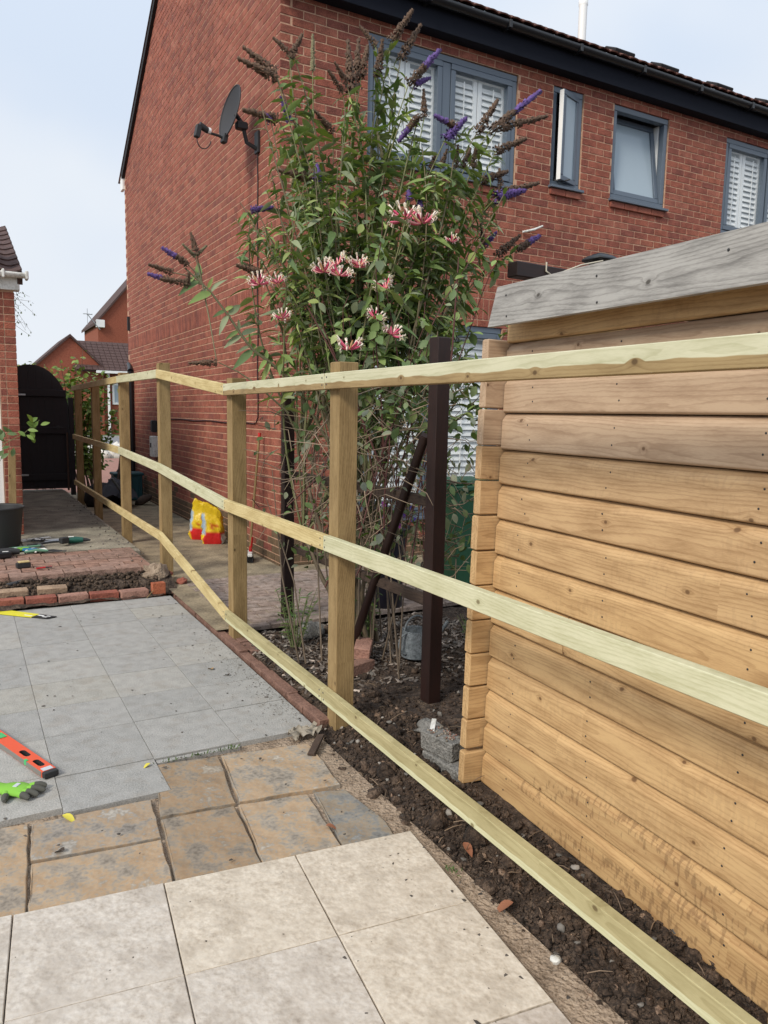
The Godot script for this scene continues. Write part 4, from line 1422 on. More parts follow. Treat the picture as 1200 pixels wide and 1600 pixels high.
func soil() -> void:
	M.soil_noise = noise(301, 0.9, 4)
	var b := MB.new()
	var nx := 90
	var nz := 150
	var x0 := 1.24
	var x1 := 4.3
	var z0 := -4.95
	var z1 := 0.6
	for i in nx + 1:
		for k in nz + 1:
			var t := float(i) / nx
			var x := x0 + (x1 - x0) * pow(t, 1.5)
			var z := lerpf(z0, z1, float(k) / nz)
			var y := soil_y(x, z)
			var e := 0.02
			var nn := Vector3(soil_y(x - e, z) - soil_y(x + e, z), 2 * e, soil_y(x, z - e) - soil_y(x, z + e)).normalized()
			b.vert(Vector3(x, y, z), nn)
	for i in nx:
		for k in nz:
			var a := i * (nz + 1) + k
			b.quad_i(a, a + 1, a + nz + 2, a + nz + 1)
	# the trench between the patio and the upper path
	var st := struct("soil", b.mesh(), M.soil, "dug dark soil of the bed under the new fence")
	b = MB.new()
	for i in 101:
		for k in 13:
			var x := -3.0 + i * 0.0452
			var z := -6.60 + k * 0.042
			var y: float = 0.02 + 0.09 * smoothstep(-6.20, -6.55, z) + 0.025 * M.soil_noise.get_noise_2d(x * 5, z * 5)
			b.vert(Vector3(x, y, z), Vector3(0, 1, 0.3).normalized())
	for i in 100:
		for k in 12:
			var a := i * 13 + k
			b.quad_i(a, a + 1, a + 14, a + 13)
	struct("trench_soil", b.mesh(), M.soil, "strip of bare soil between the loose brick row and the red pavers")
	# clods, crumbs, stones, chips
	for set_ in [[0.036, 55, 0], [0.019, 420, 1], [0.009, 4200, 2], [0.0045, 11000, 3]]:
		var xf := []
		var cs := []
		for i in set_[1]:
			var near: bool = rng.randf() < 0.62
			var x := rf(1.36, 1.92) if near else rf(1.5, 3.0)
			var z := rf(-3.3, -0.6) if near else rf(-4.8, -2.6)
			if near and x > 1.76 and z > -2.4: x = rf(1.42, 1.76)
			if x > 1.66 and z > -2.5 and set_[2] == 0: continue
			if set_[2] == 0 and not near and rng.randf() < 0.6: continue
			var s := rf(0.5, 1.35)
			xf.append(Transform3D(Basis(rand_dir(), rf(0, 6)) * Basis.from_scale(Vector3(s, s * rf(0.6, 1.0), s)), Vector3(x, soil_y(x, z) + set_[0] * 0.25 * s, z)))
			var g := rf(0.75, 1.5)
			if set_[2] >= 1 and rng.randf() < 0.05: g = rf(2.0, 4.0)
			cs.append(Color(g, g * 0.97, g * 0.94))
		copies(self, "soil_clods", lump(60 + set_[2], set_[0], 0.42, 6, 9, 0.8), M.clod, xf, cs, "crumbly dark clods lying over the dug bed")
	var tb := MB.new()
	for i in 150:
		var q := Vector3(rf(1.38, 1.78), 0, rf(-3.2, -0.8)) if i < 80 else Vector3(rf(1.55, 2.7), 0, rf(-4.7, -2.6))
		q.y = soil_y(q.x, q.z) + rf(0.006, 0.02)
		var dd := Vector3(rng.randfn(), rng.randfn() * 0.25, rng.randfn()).normalized() * rf(0.02, 0.08)
		var g := rf(0.5, 1.6)
		tb.col = Color(0.17 * g, 0.12 * g, 0.08 * g)
		tb.tube([q, q + dd * 0.5 + Vector3(0, 0.005, 0), q + dd], [0.0022, 0.002, 0.001], 4, false)
	single("root_bits", tb.mesh(), M.vertex, "broken roots and twig bits strewn over the dug soil", "roots").set_meta("kind", "stuff")
	var stx := []
	var stc := []
	for i in 150:
		var q := Vector3(rf(1.36, 1.78), 0, rf(-3.2, -0.8)) if i < 70 else Vector3(rf(1.5, 2.8), 0, rf(-4.7, -2.5))
		var s := rf(0.4, 1.5)
		stx.append(Transform3D(Basis(rand_dir(), rf(0, 6)) * Basis.from_scale(Vector3(s, s * 0.7, s * rf(0.6, 1.2))), Vector3(q.x, soil_y(q.x, q.z) + 0.008, q.z)))
		var g := 0.10 + 0.28 * pow(rng.randf(), 2.0)
		stc.append(Color(g, g * 0.92, g * 0.82))
	copies(self, "pebbles", lump(71, 0.011, 0.4, 5, 8, 0.7), M.vertex, stx, stc, "pale pebbles and chips mixed into the soil of the bed")
	var txf := []
	var tcs := []
	for i in 900:
		var x := rf(-1.0, 1.4)
		var z := rf(-6.58, -6.22)
		var s := rf(0.3, 1.4)
		txf.append(Transform3D(Basis(rand_dir(), rf(0, 6)) * Basis.from_scale(Vector3(s, s, s)), Vector3(x, 0.035 + 0.09 * smoothstep(-6.20, -6.55, z), z)))
		var g := rf(0.7, 1.6)
		tcs.append(Color(g, g * 0.97, g * 0.92))
	copies(self, "trench_crumbs", lump(66, 0.014, 0.42, 5, 7, 0.8), M.clod, txf, tcs, "crumbs of soil in the narrow trench")
	# bark mulch behind the fence
	var bm := MB.new()
	bm.box(Transform3D.IDENTITY, Vector3(0.034, 0.006, 0.013), 0.002, 0, 0.002, rng)
	var mx := []
	var mc := []
	for i in 2600:
		var x := rf(1.55, 3.1)
		var z := rf(-4.85, -3.5)
		if z > -3.9 and rng.randf() < 0.6: continue
		mx.append(Transform3D(Basis(Vector3.UP, rf(0, 6)) * Basis(Vector3.RIGHT, rf(-0.7, 0.7)) * Basis(Vector3(0, 0, 1), rf(-0.5, 0.5)) * Basis.from_scale(Vector3.ONE * rf(0.5, 1.3)), Vector3(x, soil_y(x, z) + 0.006, z)))
		var g := rf(0.06, 0.2) if rng.randf() < 0.85 else rf(0.25, 0.5)
		mc.append(Color(g * 1.1, g * 0.92, g * 0.78))
	copies(self, "bark_mulch", bm.mesh(), M.vertex, mx, mc, "bark chips strewn over the bed behind the fence post")

# ---------------------------------------------------------------- houses across the road
func far_houses() -> void:
	var far_brick := tri_mat(mottle(256, 95, 0.05, 0.2, 0.6, [Color(0.47, 0.25, 0.18), Color(0.56, 0.31, 0.23), Color(0.62, 0.37, 0.29)]), 1.5, 0.95)
	var h := thing("far_brick_house", "small red brick house with brown tiled roof beyond the stone bed", "house", Vector3(5.6, 0, -47))
	var b := MB.new()
	# gable with apex, eaves at 3.85
	b.sweep([Vector2(-1.9, 0), Vector2(1.75, 0), Vector2(1.75, 3.85), Vector2(0, 5.55), Vector2(-1.9, 3.85)], Vector3(0, 0, 0), Vector3(0, 0, -6), Vector3.RIGHT, Vector3.UP, false, true)
	b.cbox(Vector3(4.9, 1.9, -2.6), Vector3(6.3, 3.8, 4.4), 0.02)
	part(h, "wall", b.mesh(), far_brick)
	b = MB.new()
	var nrm := Vector3(0.70, 0.71, 0)
	b.sweep([Vector2(-2.15, 3.70), Vector2(0, 5.72), Vector2(2.0, 3.78), Vector2(2.0, 3.63), Vector2(0, 5.57), Vector2(-2.15, 3.55)], Vector3(0, 0, 0.15), Vector3(0, 0, -6.1), Vector3.RIGHT, Vector3.UP, false, true)
	b.sweep([Vector2(0.35, 3.78), Vector2(-2.6, 5.60), Vector2(-5.5, 3.78), Vector2(-5.5, 3.65), Vector2(-2.6, 5.45), Vector2(0.35, 3.65)], Vector3(0.1, 0, 0), Vector3(8.4, 0, 0), Vector3(0, 0, 1), Vector3.UP, false, true)
	var rf_ := part(h, "roof", b.mesh(), M.roof_brown)
	var tm := MB.new()
	tm.box(Transform3D.IDENTITY, Vector3(0.29, 0.035, 0.36), 0.012)
	var xf := []
	for r in 10:
		for k in 24:
			var t := r / 10.0
			xf.append(Transform3D(Basis(Vector3.RIGHT, 0.553 - 0.06), Vector3(0.35 + k * 0.31 + (1.8 * (1 - t) if false else 0.0), 3.83 + 1.82 * t, 0.32 - 2.95 * t)))
	copies(rf_, "roof_tiles", tm.mesh(), M.roof_brown, xf, [])
	b = MB.new()
	b.cbox(Vector3(4.8, 3.66, 0.40), Vector3(7.0, 0.17, 0.14), 0.02)
	part(h, "gutter", b.mesh(), M.white)
	b = MB.new()
	b.cbox(Vector3(2.02, 1.85, 0.06), Vector3(0.13, 3.6, 0.12), 0.02, 1)
	part(h, "downpipe", b.mesh(), M.white)
	var w := Node3D.new()
	w.name = "window"
	h.add_child(w)
	b = MB.new()
	window_frame(b, 2.28, 3.5, 1.80, 3.05, 0.12, -0.41, -0.33)
	part(w, "frame", b.mesh(), M.white)
	b = MB.new()
	b.cbox(Vector3(2.89, 2.42, -0.385), Vector3(1.0, 1.03, 0.02), 0.002)
	part(w, "pane", b.mesh(), M.frosted)
	# taller house behind
	h = thing("far_tall_house", "taller red brick gable with a white eaves box behind the small house", "house", Vector3(9.1, 0, -60))
	b = MB.new()
	b.sweep([Vector2(0, 0), Vector2(9, 0), Vector2(9, 7.9), Vector2(4.5, 13.4), Vector2(0, 7.9)], Vector3(0, 0, 0), Vector3(0, 0, -7), Vector3.RIGHT, Vector3.UP, false, true)
	part(h, "wall", b.mesh(), far_brick)
	b = MB.new()
	b.sweep([Vector2(-0.2, 7.85), Vector2(4.5, 13.6), Vector2(9.2, 7.85), Vector2(9.2, 7.65), Vector2(4.5, 13.4), Vector2(-0.2, 7.65)], Vector3(0, 0, 0.2), Vector3(0, 0, -7.2), Vector3.RIGHT, Vector3.UP, false, true)
	part(h, "roof", b.mesh(), M.roof_brown)
	b = MB.new()
	b.cbox(Vector3(0.15, 7.75, 0.15), Vector3(0.6, 0.55, 0.3), 0.03)
	part(h, "box_end", b.mesh(), M.white)
	# television aerial on a long arm
	b = MB.new()
	b.tube([Vector3(0.1, 7.3, 0.3), Vector3(-0.75, 8.35, 0.3)], [0.035, 0.03], 6)
	b.tube([Vector3(-0.75, 7.6, 0.3), Vector3(-0.75, 8.75, 0.3)], [0.02, 0.02], 5)
	for k in 6:
		b.tube([Vector3(-0.95 + k * 0.1, 8.35 + (0.05 if k % 2 else 0.0), 0.05), Vector3(-0.95 + k * 0.1, 8.35, 0.6)], [0.015, 0.015], 4)
	b.tube([Vector3(-1.05, 8.37, 0.3), Vector3(-0.4, 8.33, 0.3)], [0.022, 0.022], 5)
	part(h, "aerial", b.mesh(), M.metal)

# ---------------------------------------------------------------- gate, post, vine at the end of the path
func gate_and_vine() -> void:
	var g := thing("garden_gate", "tall black ledged gate with curved top at the end of the path", "gate", Vector3(0.60, 0.165, -13.45))
	# vertical boards under a falling curve
	var n := 8
	var w := 0.94 / n
	for i in n:
		var pts := [Vector2(i * w + 0.0006, 0.03)]
		pts.append(Vector2((i + 1) * w - 0.0006, 0.03))
		for k in 4:
			var x := (i + 1) * w - 0.0006 - k / 3.0 * (w - 0.0012)
			var t := clampf((x - 0.40) / 0.54, -1.0, 1.0)
			pts.append(Vector2(x, 1.30 + 0.725 * sqrt(maxf(0.0, 1.0 - t * t * 0.995)) if x > 0.40 else 2.025 - 0.5 * pow((0.40 - x) / 0.4, 2.2) * 0.4))
		var b := MB.new()
		b.sweep(pts, Vector3(0, 0, 0.012 + rf(-0.001, 0.001)), Vector3(0, 0, -0.012), Vector3.RIGHT, Vector3.UP, false, true)
		part(g, "board", b.mesh(), M.black_matt)
	for y in [0.22, 0.98, 1.58]:
		var b := MB.new()
		b.cbox(Vector3(0.46, y, 0.027), Vector3(0.90, 0.11, 0.028), 0.006)
		part(g, "ledge", b.mesh(), M.black_matt)
	for y in [0.26, 1.545]:
		var b := MB.new()
		b.cbox(Vector3(0.16, y, 0.046), Vector3(0.30, 0.028, 0.008), 0.002)
		part(g, "hinge", b.mesh(), M.metal)
	var lb := MB.new()
	lb.cbox(Vector3(0.77, 1.03, 0.05), Vector3(0.15, 0.022, 0.014), 0.004)
	lb.cbox(Vector3(0.77, 1.03, 0.043), Vector3(0.05, 0.06, 0.008), 0.003)
	part(g, "latch", lb.mesh(), M.rubber)
	var b := MB.new()
	b.cbox(Vector3(0, 0.78, 0), Vector3(0.075, 1.60, 0.075), 0.006, 1)
	single("gate_post", b.mesh(), M.black_matt, "black square post on the right of the black gate", "post", Vector3(1.58, 0.1, -13.45))
	b = MB.new()
	b.tube([Vector3(0, 0, 0), Vector3(0, 0.95, 0.0)], [0.016, 0.016], 8)
	single("thin_stake", b.mesh(), M.old_timber, "thin grey stake standing against the black gate post", "stake", Vector3(1.50, 0.165, -13.38))
	# vine scrambling behind the gate post
	var v := thing("vine", "bright green leafy climber behind the gate post and the last fence posts", "climber", Vector3(1.9, 0.0, -13.9))
	b = MB.new()
	var tips := []
	for i in 15:
		var tip := Vector3(rf(-0.62, 0.25), rf(1.5, 2.38), rf(-0.25, 0.25))
		if i == 0: tip = Vector3(-0.05, 2.52, 0.05)
		if i == 1: tip = Vector3(0.30, 2.22, 0.1)
		if i == 2: tip = Vector3(0.52, 1.55, 0.0)
		var base := Vector3(rf(-0.2, 0.1), 0, rf(-0.1, 0.1))
		var m := base.lerp(tip, 0.55) + Vector3(rf(-0.2, 0.1), 0.3, 0)
		var pts := []
		var rad := []
		for k in 9:
			var t := k / 8.0
			pts.append(base.lerp(m, t).lerp(m.lerp(tip, t), t))
			rad.append(lerpf(0.013, 0.004, t))
		b.tube(pts, rad, 5, false)
		tips.append(pts)
	part(v, "stem", b.mesh(), M.stem_brown)
	var xf := []
	for pts in tips:
		for k in 120:
			var t := pow(rng.randf(), 0.6)
			var q: Vector3 = pts[clampi(int(t * 8), 2, 8)]
			q += Vector3(rng.randfn() * 0.085, rng.randfn() * 0.09 - 0.02, rng.randfn() * 0.085)
			xf.append(leaf_frame(q, Vector3(rng.randfn(), rf(-0.9, 0.5), rng.randfn()), Vector3(rng.randfn() * 0.6, 1, rng.randfn() * 0.6 + 0.4), rf(0.7, 1.3)))
	grow_leaves(v, leaf_mesh(0.085, 0.064, 0.25, 0.2, 4, 0.6), xf, [lin(0.16, 0.26, 0.045), lin(0.20, 0.31, 0.06), lin(0.12, 0.21, 0.035), lin(0.26, 0.34, 0.09)], 60, M.vine_leaves)
	# low hedge seen over the gate
	var hd := thing("hedge", "ragged green hedge top showing over the curved gate", "hedge", Vector3(1.2, 0.0, -15.2))
	xf = []
	for k in 420:
		var q := Vector3(rf(-0.7, 0.35), rf(1.7, 2.34), rf(-0.3, 0.3))
		q.y -= absf(q.x + 0.1) * 0.12 + rng.randf() * 0.08
		xf.append(leaf_frame(q, rand_dir() + Vector3.UP * 0.6, rand_dir() + Vector3.UP, rf(0.7, 1.3)))
	b = MB.new()
	for k in 12:
		b.tube([Vector3(rf(-0.5, 0.3), 0, rf(-0.2, 0.2)), Vector3(rf(-0.6, 0.3), 1.2, rf(-0.2, 0.2)), Vector3(rf(-0.65, 0.3), rf(2.0, 2.3), rf(-0.2, 0.2))], [0.012, 0.009, 0.003], 5, false)
	part(hd, "stem", b.mesh(), M.stem_brown)
	grow_leaves(hd, leaf_mesh(0.06, 0.035, 0.25, 0.2, 3, 0.6), xf, [lin(0.13, 0.20, 0.05), lin(0.20, 0.25, 0.06), lin(0.25, 0.27, 0.08)], 0, M.vine_leaves)
	# sprays of a far tree beside the brick corner
	var tr := thing("birch_tree", "fine hanging twigs of a tree showing past the brick corner against the sky", "tree", Vector3(0.55, 0, -16.5))
	b = MB.new()
	b.tube([Vector3(0, 0, 0), Vector3(0.05, 1.8, 0), Vector3(0.0, 3.9, 0)], [0.06, 0.05, 0.02], 8, false)
	var dr := []
	for k in 16:
		var a := Vector3(0.0, rf(2.9, 3.9), 0)
		var e := Vector3(rf(0.3, 0.92), rf(2.75, 3.7), rf(-0.2, 0.2))
		b.tube([a, a.lerp(e, 0.5) + Vector3(0, 0.12, 0), e], [0.007, 0.004, 0.002], 4, false)
		for i in 10:
			var t := 0.4 + 0.6 * rng.randf()
			dr.append(leaf_frame(a.lerp(e, t) + Vector3(rf(-.05, .05), 0.1 * sin(t * PI) + rf(-.06, .03), rf(-.05, .05)), Vector3(rf(-0.3, 0.5), -0.7, rf(-.4, .4)), rand_dir(), rf(0.6, 1.1)))
	part(tr, "trunk", b.mesh(), M.stem_brown)
	grow_leaves(tr, leaf_mesh(0.05, 0.025, 0.2, 0.1, 3, 0.6), dr, [lin(0.10, 0.15, 0.06), lin(0.07, 0.11, 0.05)], 0, M.vine_leaves)
	# sprigs that poke out beside the white door
	for k in 2:
		var sp := thing("leafy_sprig", ["sprig of pale green leaves reaching in front of the black gate", "dark green leaves of a climber at the white door's edge"][k], "plant", [Vector3(0.60, 1.22, -8.55), Vector3(0.36, 1.0, -8.50)][k])
		b = MB.new()
		var base := Vector3(-0.25, -0.1, -0.1)
		b.tube([base, Vector3(-0.05, 0.02, 0), Vector3(0.10, 0.16, 0.02)] if k == 0 else [base + Vector3(0, -0.3, 0), Vector3(-0.02, 0.0, 0), Vector3(0.05, 0.3, 0.02)], [0.004, 0.003, 0.002], 5, false)
		part(sp, "stem", b.mesh(), M.stem_green)
		for i in 11:
			var q := Vector3(rf(-0.06, 0.12), rf(-0.02, 0.16), rf(-0.03, 0.05)) if k == 0 else Vector3(rf(-0.06, 0.07), rf(-0.05, 0.32), rf(-0.03, 0.05))
			var o := part(sp, "leaf", M.sprig_leaf, M.vine_leaves[rng.randi_range(0, 2)] if k == 0 else M.leaves[2])
			o.transform = leaf_frame(q, Vector3(rf(-0.5, 1), rf(-0.6, 0.8), rf(-0.3, 0.5)), Vector3(rf(-.4, .4), 0.6, 1), rf(0.8, 1.3))

# largest-showing leaves as parts, the rest together
func grow_leaves(par: Node, m: Mesh, xf: Array, tints: Array, most: int, mats: Array, m2: Mesh = null) -> void:
	var order := []
	for i in xf.size():
		var t: Transform3D = xf[i]
		var d := cam.position - t.origin
		order.append([absf(t.basis.z.normalized().dot(d.normalized())) * t.basis.y.length_squared() / d.length_squared() * (1.0 if shows(t.origin, d.normalized()) > 0.0 else 0.0), i])
	order.sort_custom(func(a, b): return a[0] > b[0])
	var rest := []
	var cols := []
	var n := 0
	for o in order:
		if n < most and o[0] > 0.0:
			part(par, "leaf", m2 if m2 and n % 2 else m, mats[rng.randi_range(0, mats.size() - 1)]).transform = xf[o[1]]
			n += 1
		else:
			rest.append(xf[o[1]])
			var c: Color = tints[rng.randi_range(0, tints.size() - 1)].srgb_to_linear()
			var k := rf(0.75, 1.25)
			cols.append(Color(c.r * k, c.g * k, c.b * k))
	var half := rest.size() / 2 if m2 else rest.size()
	if half > 0:
		copies(par, "foliage", m, M.leaf, rest.slice(0, half), cols.slice(0, half))
	if m2 and rest.size() > half:
		copies(par, "foliage", m2, M.leaf, rest.slice(half), cols.slice(half))

# ---------------------------------------------------------------- things fixed to the gable wall
func wall_things() -> void:
	var x := 2.626
	# satellite dish on its bracket
	var d := thing("satellite_dish", "dark grey oval satellite dish on a bracket high on the gable wall", "satellite dish", Vector3(x, 4.12, -7.32))
	var c := Vector3(-0.26, 0.21, -0.06)       # middle of the reflector
	var face := Vector3(-0.72, 0.30, -0.10).normalized()
	face = Vector3(-0.90, 0.22, 0.12).normalized()
	var up := (Vector3.UP - face * face.y).normalized()
	var side := up.cross(face)
	var b := MB.new()
	var rows := []
	for i in 9:
		var r := i / 8.0
		var row := []
		for k in 37:
			var a := TAU * k / 36.0
			var p := c + (side * cos(a) * 0.190 + up * sin(a) * 0.250) * r + face * (r * r * 0.055 - 0.05)
			row.append(b.vert(p, (face - (side * cos(a) + up * sin(a)) * r * 0.35).normalized()))
		rows.append(row)
	for i in 8:
		for k in 36: b.quad_i(rows[i][k], rows[i][k + 1], rows[i + 1][k + 1], rows[i + 1][k])
	var rim := []
	for k in 37:
		var a := TAU * k / 36.0
		rim.append(c + side * cos(a) * 0.192 + up * sin(a) * 0.252 + face * 0.004)
	var rr := []
	rr.resize(37); rr.fill(0.007)
	b.tube(rim, rr, 6, false)
	part(d, "reflector", b.mesh(), M.dish_grey)
	b = MB.new()
	var lnb := c - up * 0.29 + face * 0.19
	b.tube([c - up * 0.27 - face * 0.03, c - up * 0.265 + face * 0.06, lnb], [0.014, 0.013, 0.012], 8)
	b.box(Transform3D(Basis(side, up, face), c - up * 0.265), Vector3(0.07, 0.09, 0.05), 0.01)
	part(d, "arm", b.mesh(), M.rubber)
	b = MB.new()
	b.tube([lnb - face * 0.02 + up * 0.02, lnb + face * 0.07 + up * 0.03], [0.028, 0.032], 10)
	b.box(Transform3D(Basis(side, up, face), lnb + face * 0.07 - up * 0.03), Vector3(0.055, 0.12, 0.05), 0.008)
	part(d, "receiver", b.mesh(), M.rubber)
	b = MB.new()
	b.tube([lnb - face * 0.02 + up * 0.022, lnb - face * 0.045 + up * 0.026], [0.03, 0.026], 12)
	part(d, "white_cap", b.mesh(), M.white)
	b = MB.new()
	var lp := []
	for k in 11:
		var a := PI * k / 10.0
		lp.append(lnb + face * (0.07 - 0.07 * (1 - cos(a)) ) * 1.0 - up * (0.06 + 0.10 * sin(a)))
	var lr := []
	lr.resize(11); lr.fill(0.005)
	b.tube(lp, lr, 6, false)
	part(d, "cable_loop", b.mesh(), M.rubber)
	b = MB.new()
	b.tube([c - face * 0.06, Vector3(-0.16, 0.10, 0.0), Vector3(-0.12, -0.06, 0.0), Vector3(-0.02, -0.10, 0)], [0.022, 0.02, 0.02, 0.02], 10)
	b.cbox(Vector3(-0.014, -0.04, 0), Vector3(0.024, 0.20, 0.10), 0.004)
	b.cbox(Vector3(-0.17, 0.08, 0.0), Vector3(0.11, 0.07, 0.08), 0.012)
	part(d, "bracket", b.mesh(), M.rubber)
	# cable down the wall and along it
	b = MB.new()
	var pts := [Vector3(x - 0.012, 4.05, -7.31)]
	for k in 14: pts.append(Vector3(x - 0.009 + 0.002 * sin(k), 3.9 - k * 0.188, -7.33 + 0.008 * sin(k * 1.7)))
	pts.append(Vector3(x - 0.012, 1.40, -7.37))
	for k in 20: pts.append(Vector3(x - 0.010, 1.385 + 0.006 * sin(k * 1.1), -7.45 - k * 0.23))
	var ra := []
	ra.resize(pts.size()); ra.fill(0.0065)
	b.tube(pts, ra, 6)
	single("wall_cable", b.mesh(), M.dark_red, "thin dark cable clipped down and along the gable wall", "cable")
	# downpipe and the meter boxes near the far corner
	b = MB.new()
	b.tube([Vector3(x - 0.055, 2.16, -13.62), Vector3(x - 0.055, 0.05, -13.62)], [0.05, 0.05], 16)
	b.tube([Vector3(x - 0.055, 2.16, -13.62), Vector3(x - 0.03, 2.24, -13.75), Vector3(x - 0.03, 2.30, -13.9)], [0.05, 0.04, 0.03], 12)
	single("downpipe", b.mesh(), M.black, "thick black downpipe at the far end of the gable wall", "downpipe")
	var mbx := thing("meter_box", "pale grey wall box with a dark switch above it on the gable", "meter box", Vector3(x, 0.82, -11.9))
	b = MB.new()
	b.cbox(Vector3(-0.05, 0.13, 0), Vector3(0.10, 0.32, 0.20), 0.012, 1)
	part(mbx, "case", b.mesh(), M.white_dirty)
	b = MB.new()
	b.cbox(Vector3(-0.104, 0.15, 0.0), Vector3(0.01, 0.07, 0.05), 0.002)
	part(mbx, "dial", b.mesh(), M.rubber)
	b = MB.new()
	b.cbox(Vector3(-0.05, 0.44, 0.0), Vector3(0.08, 0.18, 0.11), 0.01, 1)
	part(mbx, "switch", b.mesh(), M.rubber)
	b = MB.new()
	b.cbox(Vector3(0, 0, 0), Vector3(0.05, 0.24, 0.03), 0.006, 1)
	single("wall_bracket", b.mesh(), M.rubber, "small dark bracket near the top of the gable's far edge", "bracket", Vector3(x - 0.02, 2.98, -13.85))
	# old pale stick caught on the rear wall
	b = MB.new()
	b.tube([Vector3(5.42, 3.50, -6.735), Vector3(5.55, 3.535, -6.70), Vector3(5.66, 3.585, -6.69)], [0.012, 0.014, 0.011], 6)
	single("pale_stick", b.mesh(), M.white_dirty, "short pale stick on the brick wall above the black lamp cap", "stick")

# ---------------------------------------------------------------- things on the drive
func bag_mesh(sd: int) -> ArrayMesh:
	var b := MB.new()
	var nn := noise(sd, 1.3, 3)
	var rows := []
	for i in 15:
		var t := i / 14.0
		var row := []
		for k in 33:
			var a := TAU * (k % 32) / 32.0
			var rx := 0.125 * (1.0 - 0.22 * t) * (0.86 + 0.14 * smoothstep(0.0, 0.1, t)) * (0.82 if t > 0.93 else 1.0)
			var rz := 0.092 * (1.0 - 0.80 * smoothstep(0.50, 0.92, t)) * (0.75 + 0.25 * smoothstep(0.0, 0.12, t))
			var cx := signf(cos(a)) * pow(absf(cos(a)), 0.6)
			var cz := signf(sin(a)) * pow(absf(sin(a)), 0.8)
			var d := 1.0 + 0.30 * nn.get_noise_3d(cx * 1.2, t * 3.2, cz * 1.5 + sd) + 0.16 * nn.get_noise_3d(cx * 4.0, t * 9.0, cz * 5.0 + sd)
			var p := Vector3(cx * rx * d + 0.035 * t * t * (1.0 if sd == 3 else -0.6), t * 0.43 * (1.0 - 0.10 * cx * t) + 0.03 * nn.get_noise_2d(a * 1.5, t * 2.0) * t, cz * rz * d + 0.055 * smoothstep(0.6, 1.0, t))
			# printed film: yellow, a red foot and side, a pale blue stripe
			var col := Color(0.80, 0.56, 0.02)
			if t < 0.30 and cx > -0.75: col = Color(0.62, 0.02, 0.02)
			if cx > -1.0 and cx < -0.62 and t < 0.72 and t > 0.26: col = Color(0.40, 0.52, 0.62)
			if t > 0.36 and t < 0.62 and cx > -0.2 and cx < 0.7 and cz > 0 and nn.get_noise_2d(cx * 6, t * 22) > 0.14: col = Color(0.55, 0.10, 0.01)
			if cx > 0.72 and t < 0.28: col = Color(0.72, 0.70, 0.66)
			b.col = col
			row.append(b.vert(p, Vector3(cx / rx, 0.15, cz / rz).normalized()))
		rows.append(row)
	for i in 14:
		for k in 32: b.quad_i(rows[i][k], rows[i][k + 1], rows[i + 1][k + 1], rows[i + 1][k])
	var ctr := b.vert(Vector3(0.02, 0.425, 0.05), Vector3.UP)
	for k in 32: b.tri(ctr, rows[14][k], rows[14][k + 1])
	b.renormal()
	return b.mesh()

